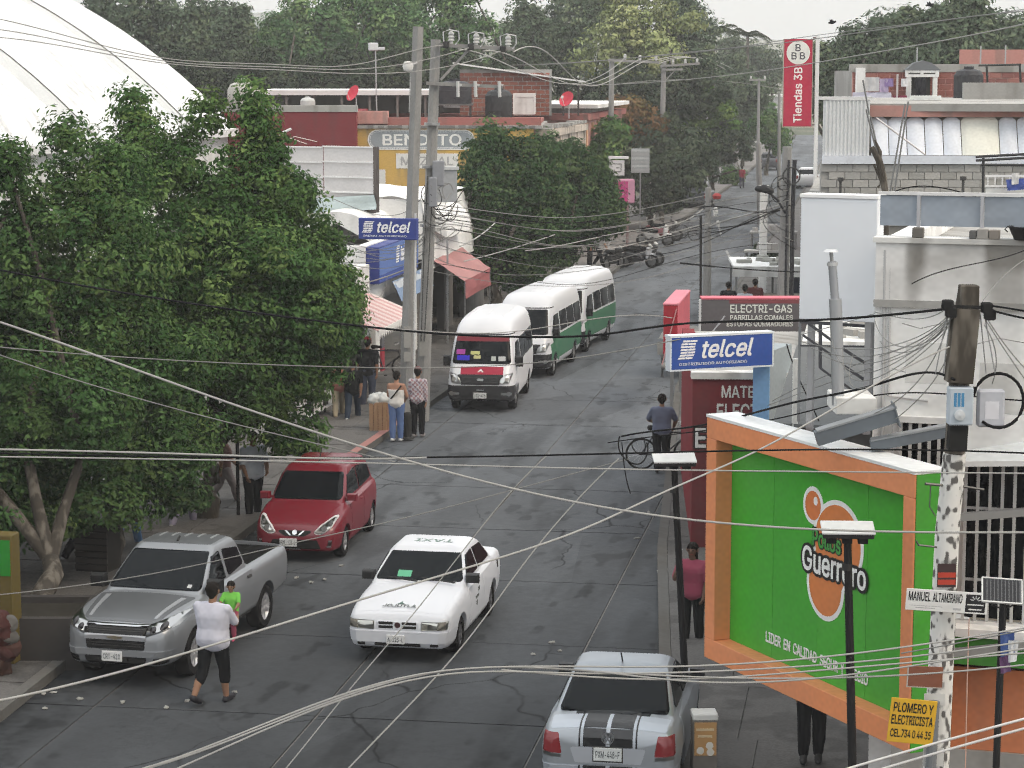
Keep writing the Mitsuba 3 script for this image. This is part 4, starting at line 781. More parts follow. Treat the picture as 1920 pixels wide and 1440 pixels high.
for i, (x0, w_) in enumerate(waves):
    n_ = 14; tt = np.linspace(0, 1, n_); hgt = 0.13 * np.sin(PI * tt) ** 0.8 + (0.05 if w_ > .6 else 0) * (np.sin(PI * tt) > 0.2); P0 = [(x0 + w_ * t, -h * .9, LZ + 0.23) for t, h in zip(tt, hgt)]; P1 = [(x0 + w_ * t, 0.42, LZ + 1.12 + h) for t, h in zip(tt, hgt)]
    idx = np.arange(2 * n_).reshape(2, n_); f = np.stack([idx[:-1, :-1], idx[:-1, 1:], idx[1:, 1:], idx[1:, :-1]], -1).reshape(-1, 4)
    part(sc_, 'wavy_sheet', (np.array(P0 + P1), f), 'satin', (0.74, 0.74, 0.66) if w_ > .6 else (0.70, 0.73, 0.79), smooth=True, M=MSc)
part(sc_, 'fascia', bx(0.9, 9, 0.2, 0.36, 7.2, 7.5), 'pink_wall', M=MSc)
rr_ = thing('rooftop_dwelling', 'red brick rooftop house with a small gabled white porch, laundry in front', 'rooftop house')
a = at(1598, 195, 75); MRr = place(V(a[0], 75, 0), -0.02); zr = 7.4
brick_wall(rr_, MRr, 6.6, zr, 8.36, bw=0.40, bh_=0.19, gap=0.03, cols=((0.26, 0.10, 0.085), (0.30, 0.13, 0.11), (0.22, 0.09, 0.08)), back='pink_wall')
part(rr_, 'ring_beam', bx(-0.1, 6.7, -0.05, 0.25, 8.363, 8.62), 'concrete', M=MRr); part(rr_, 'side_wall', bx(0, 0.2, 0.203, 5, zr, 8.4), 'concrete', M=MRr); part(rr_, 'upper_brick_wall', bx(3.8, 7, 2, 2.2, 8.4, 9.1), 'pink_wall', M=MRr)
part(rr_, 'porch_column', [bx(0.08, 0.36, -0.35, -0.05, zr, 8.5), bx(1.68, 1.82, -0.5, -0.3, zr, 8.2), bx(2.52, 2.66, -0.5, -0.3, zr, 8.2)], 'white_plaster', M=MRr); part(rr_, 'porch_lintel', bx(1.64, 2.7, -0.52, -0.28, 8.203, 8.42), 'white_plaster', M=MRr); part(rr_, 'porch_louvre', [bx(1.72, 2.1, -0.535, -0.522, 8.30, 8.34), bx(2.2, 2.58, -0.535, -0.522, 8.30, 8.34)], 'matte', (0.08, 0.08, 0.08), M=MRr)
part(rr_, 'porch_roof', xf(prism([(1.62, 8.425), (2.75, 8.425), (2.45, 8.66), (2.19, 8.73), (1.9, 8.66)], 0.5), np.array([[1, 0, 0, 0], [0, 0, -1, -0.05], [0, 1, 0, 0], [0, 0, 0, 1.0]])), 'matte', (0.15, 0.16, 0.17), M=MRr); part(rr_, 'porch_back', bx(1.83, 2.5, -0.05, -0.003, zr, 8.2), 'matte', (0.05, 0.05, 0.05), M=MRr)
part(rr_, 'reinforcing_rod', [bx(x, x + 0.04, 0.05, 0.09, 8.6, 8.6 + h) for x, h in ((2.05, .55), (4.1, .6), (4.9, .62), (5.9, .5))], 'steel', (0.42, 0.42, 0.42), M=MRr)
for lab, x0, x1, z1, z0, c in (('black and white striped cloth hanging on the rooftop line', 0.28, 0.75, 8.2, 7.75, (0.45, 0.45, 0.46)), ('pale purple cloth hanging on the rooftop line', 0.76, 1.05, 8.15, 7.72, (0.35, 0.29, 0.42)), ('deep violet cloth hanging low on the rooftop line', 0.92, 1.2, 8.16, 7.9, (0.22, 0.16, 0.33)), ('wide pale blue and violet sheet drooping over the roof edge', -0.1, 1.15, 7.72, 7.42, (0.46, 0.46, 0.55)), ('black trousers hanging before the porch', 1.9, 2.25, 8.18, 7.5, (0.02, 0.02, 0.025)), ('small white cloth hanging left of the porch', 1.45, 1.68, 8.15, 7.9, (0.6, 0.6, 0.62)), ('dark red bedding draped under the laundry', 1.2, 1.65, 7.62, 7.42, (0.17, 0.03, 0.06))):
    k = thing('hanging_laundry', lab, 'laundry'); put(k, cloth_sheet((MRr @ [x0, -0.75 - 0.02 * x0, z1, 1])[:3], V(x1 - x0, 0, 0.0), V(0, -0.03, z0 - z1), 12, 0.06, int(x0 * 20 + 3)), 'matte', c, smooth=True)
lp = thing('laundry_post', 'thin pale post holding the laundry line', 'post'); put(lp, bx(1.30, 1.36, -0.8, -0.74, 7.4, 8.3), 'satin', (0.45, 0.42, 0.42), M=MRr)
p = at(1815, 190, 73); water_tank('black ribbed water tank on the sheet clad building roof', V(p[0], 73, 7.56), 0.46, 0.98, (0.035, 0.035, 0.04))
cwl = thing('grey_roof_wall', 'low grey concrete wall on the roof at the far right', 'wall'); p = at(1806, 195, 70); put(cwl, bx(p[0], p[0] + 2.6, 70, 70.2, 7.5, 8.05), 'concrete')
ff = thing('roof_pipe_frame', 'black pipe frame on the roof before the brick wall at the right', 'frame'); 
for p0, p1 in (((1850, 124), (1852, 165)), ((1912, 122), (1914, 160)), ((1835, 123), (1914, 121))): part(ff, 'pipe', tube([at(*p0, 72), at(*p1, 72)], 0.035), 'satin', (0.03, 0.03, 0.03))
pb = thing('white_plank', 'white board lying on the roof before the porch', 'board'); p = at(1735, 190, 68); put(pb, xf(bx(-0.45, 0.45, -0.15, 0.3, 0, 0.12), place(V(p[0], 68, 7.56), -0.2)), 'matte', (0.72, 0.74, 0.72))
# pipe rails, gate and small things below the sheet roof
pf = thing('black_pipe_rail', 'black pipe rail and post beside the wavy sheet roof', 'rail')
for p0, p1 in (((1844, 296), (1843, 366)), ((1830, 294), (1960, 287)), ((1830, 301), (1960, 294)), ((1840, 309), (1960, 310))): part(pf, 'pipe', tube([at(*p0, 55), at(*p1, 55)], 0.035), 'satin', (0.03, 0.03, 0.032))
wg = thing('white_metal_gate', 'white metal gate panel at the right edge behind the tarpaulin fence', 'gate'); p = at(1846, 372, 54); MWg = upright(V(p[0], 54, p[2] - 1.5), V(1, 0, 0)); part(wg, 'panel', bx(0.03, 2.5, 0, 1.74, -0.04, 0), 'satin', (0.62, 0.63, 0.62), M=MWg); part(wg, 'rail', [bx(0.0, 2.5, z, z + 0.05, 0, 0.03) for z in (1.76, 2.0)], 'satin', (0.72, 0.72, 0.72), M=MWg)
for i in range(14): part(wg, 'baluster', bx(0.05 + i * .17, 0.08 + i * .17, 1.811, 1.999, 0.0, 0.02), 'satin', (0.66, 0.66, 0.66), M=MWg)
bc = thing('blue_cloth', 'bright blue and white cloth bundle over the white gate', 'cloth'); p = at(1903, 343, 53.7); part(bc, 'blue_fold', cloth_sheet(p + V(-.2, 0, .08), V(.4, 0, .03), V(.03, -.02, -.26), 12, .07, 81), 'matte', (0.07, 0.10, 0.33), True); part(bc, 'white_fold', cloth_sheet(p + V(-.09, -.05, .22), V(.16, 0, .02), V(.0, -.02, -.26), 10, .05, 82), 'matte', (0.6, 0.6, 0.6), True)
for lab, x, y in (('left black capped post on the block wall', 1576, 340), ('right black capped post on the block wall', 1806, 338)):
    k = thing('capped_post', lab, 'post'); p = at(x, y, 60); part(k, 'shaft', bx(p[0] - .03, p[0] + .03, 59.97, 60.03, p[2] - 0.9, p[2]), 'satin', (0.05, 0.05, 0.05)); part(k, 'cap', bx(p[0] - .07, p[0] + .07, 59.93, 60.07, p[2] + .001, p[2] + .1), 'satin', (0.04, 0.04, 0.04))
fk = thing('forked_post', 'weathered forked wooden post with rods rising in front of the block wall', 'post')
Y0 = 45; part(fk, 'trunk', [tube([at(1664, 372, Y0) - V(0, 0, 5.0), at(1662, 372, Y0), at(1655, 330, Y0), at(1648, 300, Y0), at(1634, 276, Y0)], [0.06, 0.06, 0.075, 0.07, 0.05], 8)], 'bark'); part(fk, 'fork', tube([at(1648, 302, Y0), at(1650, 285, Y0), at(1640, 262, Y0)], [0.05, 0.04, 0.02], 7), 'bark'); part(fk, 'stub', tube([at(1638, 308, Y0), at(1654, 340, Y0), at(1646, 352, Y0)], [0.02, 0.045, 0.03], 7), 'bark')
part(fk, 'rod', [tube([at(*p, Y0), at(*q, Y0)], 0.018) for p, q in (((1632, 218), (1650, 300)), ((1624, 205), (1645, 290)), ((1703, 190), (1676, 365)), ((1697, 195), (1668, 365)), ((1618, 150), (1630, 215)))], 'steel', (0.22, 0.22, 0.22))
dg = thing('diagonal_rod', 'thin grey rod lying aslant across the wavy sheet roof', 'rod'); put(dg, tube([at(1643, 221, 60.6), at(1735, 290, 60.4)], 0.025), 'steel', (0.4, 0.4, 0.42))
# ================================================================ trees
def leaves(lobes, n, size, col, seed, gap=0.42, clump=0.35, light=1.0, droop=0.2, shell=0.55):
    """Many small folded leaves in clumps through the outer part of the lobes (centre, radii); gaps are left where a noise is low."""
    r = np.random.default_rng(seed); C = np.array([l[0] for l in lobes]); R = np.array([l[1] for l in lobes])
    w = (R[:, 0] * R[:, 2]) ** 0.9; w /= w.sum(); nc = max(12, int(n / 60))
    li = r.choice(len(lobes), nc, p=w); d = r.normal(size=(nc, 3)); d /= np.linalg.norm(d, axis=1, keepdims=True)
    rad = shell + (1.06 - shell) * r.random(nc) ** 0.6
    wob = 0.72 + 0.56 * meshkit.fbm(d * 1.7 + C[li] * 0.9 + seed, 3, seed)
    c = C[li] + d * R[li] * (rad * wob)[:, None]
    keep = meshkit.fbm(c / (R.mean() * 0.5) + seed * 1.3, 3, seed + 5) > gap * (0.9 + 0.25 * r.random(nc)); c, d, li = c[keep], d[keep], li[keep]
    ci = r.integers(0, len(c), n); s = size * (0.65 + 0.7 * r.random(n))
    o_ = r.normal(size=(n, 3)); o_ /= np.linalg.norm(o_, axis=1, keepdims=True); cs = (clump * (0.7 + 0.9 * r.random(len(c))))[ci][:, None]
    p = c[ci] + o_ * V(1, 1, 0.72) * cs * (0.55 + 0.5 * r.random(n))[:, None] + V(0, 0, 0.25) * cs * (o_[:, 2:] > 0)
    nrm = o_ * 0.9 + d[ci] * 0.3 + V(0, 0, 0.45) + r.normal(size=(n, 3)) * 0.35; nrm /= np.linalg.norm(nrm, axis=1, keepdims=True)
    ax = np.cross(nrm, r.normal(size=(n, 3))); ax /= np.linalg.norm(ax, axis=1, keepdims=True); ax[:, 2] -= droop; sd = np.cross(nrm, ax); sd /= np.linalg.norm(sd, axis=1, keepdims=True)
    L, Wd = s[:, None], (s * (0.42 + 0.2 * r.random(n)))[:, None]
    v = np.stack([p - ax * L * 0.5, p + sd * Wd * 0.5 + nrm * L * 0.07, p + ax * L * 0.5, p - sd * Wd * 0.5 + nrm * L * 0.07], 1).reshape(-1, 3)
    i = np.arange(n)[:, None] * 4; f = np.vstack([i + [0, 1, 2], i + [0, 2, 3]])
    tone = (0.70 + 0.6 * r.random(len(c)))[ci] * (0.8 + 0.4 * r.random(n)); yel = np.clip(r.normal(0.1, 0.35, len(c))[ci], 0, 1)[:, None]
    cc = (np.asarray(col[0]) * (1 - yel) + np.asarray(col[1]) * yel) * tone[:, None] * light
    return trimesh.Trimesh(v, f, process=False), np.repeat(np.clip(cc, 0, 1), 4, 0)
def limbs(base, lobes, r0, seed, mid=None, n=None):
    """A tapered trunk from the base that forks towards the lobes."""
    r = np.random.default_rng(seed); C = np.array([l[0] for l in lobes]); top = C.mean(0); ms = []
    fork = np.asarray(mid if mid is not None else base + (V(top[0], top[1], top[2]) - base) * 0.42, float)
    t = np.linspace(0, 1, 7)[:, None]; pts = base + (fork - base) * t + r.normal(size=(7, 3)) * r0 * 0.35 * np.sin(PI * t)
    ms.append(tube(pts, r0 * (1.25 - 0.55 * t[:, 0]), 9))
    for l in (lobes if n is None else lobes[:n]):
        e = np.asarray(l[0]) + V(0, 0, -0.1) * l[1][2]; k = (fork + e) / 2 + r.normal(size=3) * 0.22 * np.linalg.norm(e - fork) * V(1, 1, .5)
        q = np.array([fork, fork * .6 + k * .4, k, k * .45 + e * .55, e]); q[1:4] += r.normal(size=(3, 3)) * 0.05
        ms.append(tube(q, r0 * np.array([0.62, 0.5, 0.38, 0.26, 0.12]), 7))
    return trimesh.util.concatenate(ms)
def lobes_px(ls, Y, dz=0.0):
    out = []
    for l in ls:
        x, y, rx, ry = l[:4]; yy = Y + (l[4] if len(l) > 4 else 0); s = yy / 4300
        out.append((at(x, y, yy), V(rx * s, (rx + ry) / 2 * s, ry * s)))
    return out
G1 = ((0.050, 0.105, 0.028), (0.17, 0.25, 0.06)); G2 = ((0.046, 0.086, 0.038), (0.12, 0.17, 0.068)); G3 = ((0.13, 0.155, 0.07), (0.24, 0.25, 0.12)); G4 = ((0.046, 0.064, 0.042), (0.10, 0.12, 0.07))
def tree(lab, px, Y, base, r0, n, size, col, seed, gap=0.42, clump=0.35, group=None, mid=None, name='tree', cat='tree', light=1.0, trunk=True, droop=.2, shell=.55, nl=None):
    k = thing(name, lab, cat, group); lb_ = lobes_px(px, Y)
    if trunk: part(k, 'trunk', limbs(np.asarray(base, float), lb_, r0, seed, mid, nl), 'bark', smooth=True)
    m, c = leaves(lb_, n, size, col, seed, gap, clump, light, droop, shell); part(k, 'crown', m, 'leaf', c)
    return k
# the big street trees on the left sidewalk
TA = [(420, 375, 120, 85), (310, 420, 160, 140, -1), (510, 440, 105, 120), (570, 560, 90, 105), (470, 610, 180, 150, -1), (375, 735, 165, 108, -1), (622, 585, 46, 50), (392, 235, 26, 40), (386, 205, 16, 20), (480, 225, 22, 60), (474, 180, 12, 24), (500, 320, 46, 60), (540, 370, 40, 46), (512, 728, 90, 58), (548, 820, 50, 30), (255, 300, 70, 70), (255, 225, 24, 42), (250, 190, 12, 22), (300, 610, 150, 140, -1), (560, 690, 85, 60), (480, 540, 160, 120, -1.5), (340, 300, 40, 40), (600, 470, 40, 40), (640, 545, 30, 24), (655, 575, 24, 20), (612, 640, 30, 40), (262, 850, 80, 38, -1)]
TB = [(110, 510, 130, 110), (25, 370, 46, 70), (12, 300, 22, 30), (210, 480, 110, 120), (100, 640, 190, 140), (230, 700, 170, 120), (60, 800, 170, 120), (20, 900, 120, 90), (260, 830, 150, 80), (122, 275, 26, 32, 2), (140, 250, 16, 20, 2), (180, 360, 90, 80, 1), (20, 480, 90, 90), (-80, 600, 130, 160), (150, 890, 120, 70), (50, 955, 110, 50, -1.5), (170, 945, 90, 40, -1), (250, 910, 80, 45, 1), (-60, 850, 120, 140, -2), (110, 760, 150, 100, -2), (-20, 980, 80, 40, -2), (-190, 740, 140, 200, -3), (-200, 480, 120, 160, -3), (-60, 1010, 60, 30, -3)]  # lobes left of the frame are added unseen to deepen the shade below
G1 = ((0.056, 0.112, 0.038), (0.17, 0.245, 0.078))
tree('large dense green tree spreading over the red hatchback and sidewalk', TA, 42.5, gnd(388, 985) + V(0, 0, -0.1), 0.20, 150000, 0.10, G1, 11, 0.50, 0.31, mid=at(395, 850, 42.8), light=1.0, nl=6)
tree('large dark green tree at the left edge with a pale forked trunk', TB, 37.5, gnd(80, 1235) + V(0, 0, -0.1), 0.20, 165000, 0.10, ((0.050, 0.100, 0.036), (0.145, 0.21, 0.07)), 12, 0.48, 0.31, mid=at(95, 1050, 34.6), light=1.0, nl=3)
tree('slim dark trunked tree between the two large ones on the left', [(240, 800, 90, 60), (300, 860, 80, 50), (170, 760, 90, 70), (330, 930, 60, 26)], 39.0, gnd(205, 1075), 0.16, 14000, 0.11, G2, 13, 0.3, 0.2, mid=at(212, 900, 39))
# by the vans
tree('dark green tree beside the parked vans, nearer of two', [(930, 320, 60, 60), (960, 400, 95, 80), (1000, 340, 55, 60), (900, 440, 38, 60), (950, 480, 75, 60), (922, 265, 26, 30), (985, 450, 70, 70), (1000, 300, 22, 40), (900, 290, 22, 30), (955, 275, 18, 26), (875, 345, 20, 32), (880, 500, 22, 40), (1000, 520, 36, 30)], 77, gnd(925, 610), 0.2, 42000, 0.15, G2, 21, 0.43, 0.36, light=0.95)
tree('dark green tree beside the parked vans, farther of two', [(1060, 330, 60, 45), (1085, 400, 70, 56), (1035, 440, 60, 60), (1132, 385, 30, 42), (1110, 345, 34, 36), (1066, 296, 18, 28), (1040, 290, 22, 30), (1150, 410, 18, 22), (1095, 305, 16, 22)], 86, gnd(1035, 555), 0.2, 36000, 0.16, G2, 22, 0.43, 0.36, light=0.95)
# along the middle of the street
MID = [([(1310, 205, 62, 45), (1275, 225, 40, 40), (1340, 235, 40, 40)], 150, 'bright green rounded tree behind the far utility poles', ((0.06, 0.11, 0.03), (0.13, 0.18, 0.05))),
       ([(1240, 265, 60, 40), (1200, 260, 40, 35), (1280, 290, 60, 45)], 128, 'grey green tree over the street below the far utility poles', G4),
       ([(1220, 350, 60, 50), (1265, 335, 50, 45), (1190, 320, 40, 40)], 121, 'dark tree behind the magenta sign', G4),
       ([(1335, 275, 55, 40), (1370, 265, 40, 35), (1310, 300, 50, 35)], 150, 'tree shading the far pickup truck', G4),
       ([(1128, 300, 26, 34), (1110, 330, 25, 26), (1150, 260, 26, 22)], 112, 'yellow green bush against the pink house', G1),
       ([(1170, 215, 34, 22), (1195, 240, 40, 26)], 128, 'rust coloured small tree beside the pink house', ((0.14, 0.08, 0.04), (0.16, 0.13, 0.05))),
       ([(1392, 255, 26, 40), (1402, 215, 24, 26)], 200, 'small far tree left of the red vertical sign', G4), ([(1438, 232, 28, 30), (1455, 262, 22, 26)], 185, 'olive tree just left of the red vertical sign', G1)]
for i, (px, Y, lab, col) in enumerate(MID):
    x, y = px[0][:2]; b = at(x, y, Y); tree(lab, px, Y, V(b[0], Y, 0), 0.16, 9000, 0.26, col, 40 + i, 0.40, 0.46, light=1.2)
# the wooded skyline
SKY = [([(245, 40, 85, 75), (200, 10, 60, 40), (300, 110, 90, 60), (330, 50, 50, 50)], 132, 'dark tree rising behind the arched roof, leftmost of the skyline trees', G4),
       ([(405, 75, 80, 55), (360, 100, 60, 60), (440, 110, 60, 60), (420, 45, 50, 26)], 140, 'bushy skyline tree right of the arched roof, behind the cream water tank', G4),
       ([(500, 90, 60, 48), (470, 135, 70, 45), (540, 130, 60, 45)], 146, 'grey green skyline tree above the flat canopy', G2),
       ([(590, 60, 62, 55), (560, 120, 70, 60), (620, 130, 60, 50)], 138, 'skyline tree above the small pale water tank', G2),
       ([(670, 45, 62, 55), (650, 110, 70, 70), (700, 130, 60, 50)], 143, 'tall leafy skyline tree behind the thin camera mast', G2),
       ([(740, 60, 60, 60), (760, 120, 60, 60), (720, 20, 40, 30)], 136, 'skyline tree left of the concrete posts', G2),
       ([(830, 40, 75, 60), (800, 110, 70, 60), (870, 100, 60, 60), (860, 30, 45, 40)], 141, 'tall skyline tree right behind the concrete posts', G2),
       ([(985, 90, 60, 45), (950, 130, 60, 40), (1010, 60, 50, 36)], 150, 'skyline tree above the brick rooftop room', G4),
       ([(1075, 40, 70, 42), (1050, 90, 70, 50), (1110, 20, 45, 30)], 156, 'dark skyline tree left of the yellow green one', G4),
       ([(1185, 60, 85, 60), (1130, 110, 85, 50), (1230, 100, 80, 60), (1200, 10, 60, 36), (1160, 150, 90, 40)], 148, 'yellow green feathery skyline tree, the palest of the row', G3),
       ([(1282, 40, 40, 36), (1300, 90, 46, 55), (1275, 130, 60, 50)], 158, 'dark skyline tree at the right end of the left row', G4),
       ([(1405, 110, 55, 26), (1440, 125, 45, 32), (1370, 135, 60, 36), (1430, 160, 50, 30)], 235, 'far dark green trees under the palm', G4),
       ([(1330, 165, 70, 40), (1380, 175, 70, 36)], 180, 'dim tree behind the far white house', G4),
       ([(1585, 135, 46, 40), (1560, 165, 40, 40), (1610, 120, 40, 26)], 118, 'low round tree behind the sheet clad building, nearest the red sign', G4),
       ([(1640, 95, 60, 30), (1690, 80, 50, 34), (1700, 110, 60, 30)], 112, 'tree with sparse gappy crown behind the rooftop house', G4),
       ([(1775, 60, 55, 36), (1790, 36, 40, 20), (1740, 90, 60, 36), (1800, 90, 60, 36)], 110, 'tall dark tree rising behind the gabled porch', G4),
       ([(1865, 85, 50, 32), (1905, 100, 45, 36), (1840, 110, 50, 26)], 116, 'dark round tree at the right edge above the brick wall', G4)]
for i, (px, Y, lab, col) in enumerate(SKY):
    x, y = px[0][:2]; rq = np.random.default_rng(300 + i); px = [(a_, b_ + (16 if a_ < 960 else 20 if a_ > 1540 else 6), c_ * .84, d_ * .84) for a_, b_, c_, d_ in px] + [(a_ + c_ * rq.uniform(-.8, .8), b_ - d_ * rq.uniform(.55, 1.0), rq.uniform(9, 22), rq.uniform(10, 24)) for a_, b_, c_, d_ in px for _ in range(3)]; b = at(x, y, Y); tree(lab, px, Y, V(b[0], Y, 0), 0.24, 17000, 0.28, col, 60 + i, 0.43, 0.60, light=1.9)  # leaf colour brightened here to paint in the haze of distance
for i, (x0, x1, y, Y, lab) in enumerate(((150, 560, 165, 128, 'low dark thicket behind the dark red block'), (560, 960, 165, 129, 'low dark thicket behind the flat canopy'), (980, 1340, 195, 142, 'low dark thicket behind the pink house'))):
    k = thing('thicket', lab, 'thicket', kind='stuff'); lb_ = lobes_px([(x, y - 14 * (j % 3), 44, 48) for j, x in enumerate(np.arange(x0, x1, 42))], Y)
    m, c = leaves(lb_, 16000, 0.30, G4, 90 + i, 0.2, 0.45); part(k, 'foliage', m, 'leaf', c)
# two palms against the sky
def palm(lab, x, y, Y, n, L, seed, up=0.5, lean=0.0):
    k = thing('palm_tree', lab, 'palm'); r = np.random.default_rng(seed); p = at(x, y, Y)
    part(k, 'trunk', tube([V(p[0], Y, 0), V(p[0] + lean, Y, p[2] * .5), p], [0.2, 0.15, 0.12], 8), 'bark', smooth=True)
    for i in range(n):
        a = 2 * PI * i / n + r.uniform(-.2, .2); e = up + r.uniform(-0.35, 0.5); ms, t = [], np.linspace(0, 1, 9); d = V(math.cos(a), math.sin(a), 0)
        q = p + d * (L * t * math.cos(e * .6))[:, None] + V(0, 0, 1) * (L * (math.sin(e) * t - (0.55 + .2 * r.random()) * t ** 2.2))[:, None]; v, f = [], []
        sd = np.cross(d, V(0, 0, 1))
        for j in range(8):
            for u in (0.0, 0.5):
                m = q[j] * (1 - u) + q[j + 1] * u
                for s_ in (-1, 1):
                    w = L * 0.26 * math.sin(PI * min(1, (j + u + 1.2) / 9.5)) + .1; e1 = m + (sd * s_ + (q[j + 1] - q[j]) / np.linalg.norm(q[j + 1] - q[j]) * .7) * w - V(0, 0, w * .5); b0 = len(v); ww = V(0, 0, 0.05) + (q[j + 1] - q[j]) * .22; v += [m, m + ww, e1]; f.append((b0, b0 + 1, b0 + 2))
        part(k, 'frond', (np.array(v), np.array(f)), 'leaf', np.tile(V(0.045, 0.065, 0.03) * r.uniform(.7, 1.2), (len(v), 1)))
palm('small fan of palm fronds against the sky left of the red vertical sign', 1402, 68, 210, 13, 2.4, 3)
palm('spiky palm leaning out of the skyline trees, left of the lone palm', 1338, 66, 165, 11, 2.2, 4, 0.75)
# ================================================================ vehicles (own frames: y forward, x right, z up)
from scipy.interpolate import PchipInterpolator
PROF = np.array([(0, 0), (0.84, 0.0), (0.93, 0.05), (0.97, 0.16), (0.995, 0.40), (1.0, 0.62), (0.985, 0.80), (0.95, 0.92), (0.87, 0.985), (0.6, 1.012), (0.3, 1.03), (0, 1.035)])
def loft(st, prof=PROF, n=46):
    """A closed body lofted along y from stations (y, half width, z bottom, z top); prof gives the right half of a section."""
    st = np.array(sorted(st)); y = np.unique(np.concatenate([np.linspace(st[0, 0], st[-1, 0], n), st[:, 0]])); f = [PchipInterpolator(st[:, 0], st[:, k])(y) for k in (1, 2, 3)]
    half = prof; ring = np.vstack([half, (half * [-1, 1])[::-1][1:-1]]); m = len(ring)
    v = np.stack([np.stack([ring[:, 0] * w, np.full(m, yy), a + ring[:, 1] * (b - a)], 1) for yy, w, a, b in zip(y, *f)])
    i, j = np.meshgrid(np.arange(len(y) - 1), np.arange(m), indexing='ij'); k = lambda a, b: a * m + b % m
    q = np.stack([k(i, j), k(i, j + 1), k(i + 1, j + 1), k(i + 1, j)], -1).reshape(-1, 4); fc = np.vstack([q[:, [0, 1, 2]], q[:, [0, 2, 3]]])
    V_ = np.vstack([v.reshape(-1, 3), v[0].mean(0, keepdims=True), v[-1].mean(0, keepdims=True)]); n0, n1 = len(V_) - 2, len(V_) - 1; jj = np.arange(m); L = (len(y) - 1) * m
    fc = np.vstack([fc, np.stack([jj * 0 + n0, (jj + 1) % m, jj], 1), np.stack([jj * 0 + n1, L + jj, L + (jj + 1) % m], 1)])
    t = trimesh.Trimesh(V_, fc, process=True); t.fix_normals()
    if t.volume < 0: t.invert()
    return man(t)
def man(t):
    t = mesh_of(t); return Manifold(manifold3d.Mesh(np.asarray(t.vertices, np.float32), np.asarray(t.faces, np.uint32)))
def cabin(levels, rc=0.12, crown=0.03, n=7):
    """A greenhouse from plan outlines (z, y rear, y front, half width rear, half width front), rounded corners, crowned roof."""
    rings = []
    def outline(z, y0, y1, w0, w1, r):
        pts = []
        for cx, cy, sx, sy in ((w1, y1, 1, 1), (-w1, y1, -1, 1), (-w0, y0, -1, -1), (w0, y0, 1, -1)):
            a0 = {(1, 1): 0, (-1, 1): 90, (-1, -1): 180, (1, -1): 270}[(sx, sy)]
            for a in np.linspace(a0, a0 + 90, n): pts.append((cx - sx * r + r * math.cos(math.radians(a)), cy - sy * r * 1.0 + r * math.sin(math.radians(a)), z))
        P = np.array(pts); N = len(P); out = []
        return P
    L = [np.array(l, float) for l in levels]; t = np.linspace(0, len(L) - 1, 2 * len(L) + 5); f = PchipInterpolator(np.arange(len(L)), np.array(L))
    for u in t: rings.append(outline(*f(u), rc))
    top = rings[-1]; c = top.mean(0)
    for s, h in ((0.93, 0.35), (0.8, 0.62), (0.55, 0.87), (0.25, 0.98)): rings.append(np.stack([c[0] + (top[:, 0] - c[0]) * s, c[1] + (top[:, 1] - c[1]) * s, top[:, 2] + crown * h], 1))
    v = np.array(rings); m = v.shape[1]; i, j = np.meshgrid(np.arange(len(v) - 1), np.arange(m), indexing='ij'); k = lambda a, b: a * m + b % m
    q = np.stack([k(i, j), k(i, j + 1), k(i + 1, j + 1), k(i + 1, j)], -1).reshape(-1, 4); V_ = np.vstack([v.reshape(-1, 3), rings[0].mean(0)[None], (rings[-1].mean(0) + V(0, 0, crown * 0.03))[None]]); jj = np.arange(m); n0, n1 = len(V_) - 2, len(V_) - 1; Lx = (len(v) - 1) * m
    fc = np.vstack([q[:, [0, 1, 2]], q[:, [0, 2, 3]], np.stack([jj * 0 + n0, (jj + 1) % m, jj], 1), np.stack([jj * 0 + n1, Lx + jj, Lx + (jj + 1) % m], 1)])
    t = trimesh.Trimesh(V_, fc, process=True); t.fix_normals()
    if t.volume < 0: t.invert()
    return man(t)
def rp(pts, r=0.03):
    """A polygon with rounded corners."""
    return Polygon(pts).buffer(-r, join_style=1).buffer(r, join_style=1, quad_segs=5) if r else Polygon(pts)
def rect(x0, x1, z0, z1, r=0.03): return rp([(x0, z0), (x1, z0), (x1, z1), (x0, z1)], r)
AX = {'y': np.array([[1, 0, 0, 0], [0, 0, 1, 0], [0, 1, 0, 0], [0, 0, 0, 1.0]]), 'x': np.array([[0, 0, 1, 0], [1, 0, 0, 0], [0, 1, 0, 0], [0, 0, 0, 1.0]]), 'z': np.eye(4)}
def patch(body, poly, axis, lo, hi, proud):
    """The skin of the body inside an outline, standing proud by a vector: the outline is in (x, z) for axis y, (y, z) for x, (x, y) for z."""
    out = []
    for g in getattr(poly, 'geoms', [poly]):
        m = prism(g, hi - lo); m.apply_translation([0, 0, lo]); m.apply_transform(AX[axis])
        if m.volume < 0: m.invert()
        r = man(m) ^ body.translate([float(x) for x in proud])
        if r.num_tri() > 0: out.append(mesh_of(r))
    return trimesh.util.concatenate(out) if out else None
def mirror(poly): return affinity.scale(poly, -1, 1, origin=(0, 0))
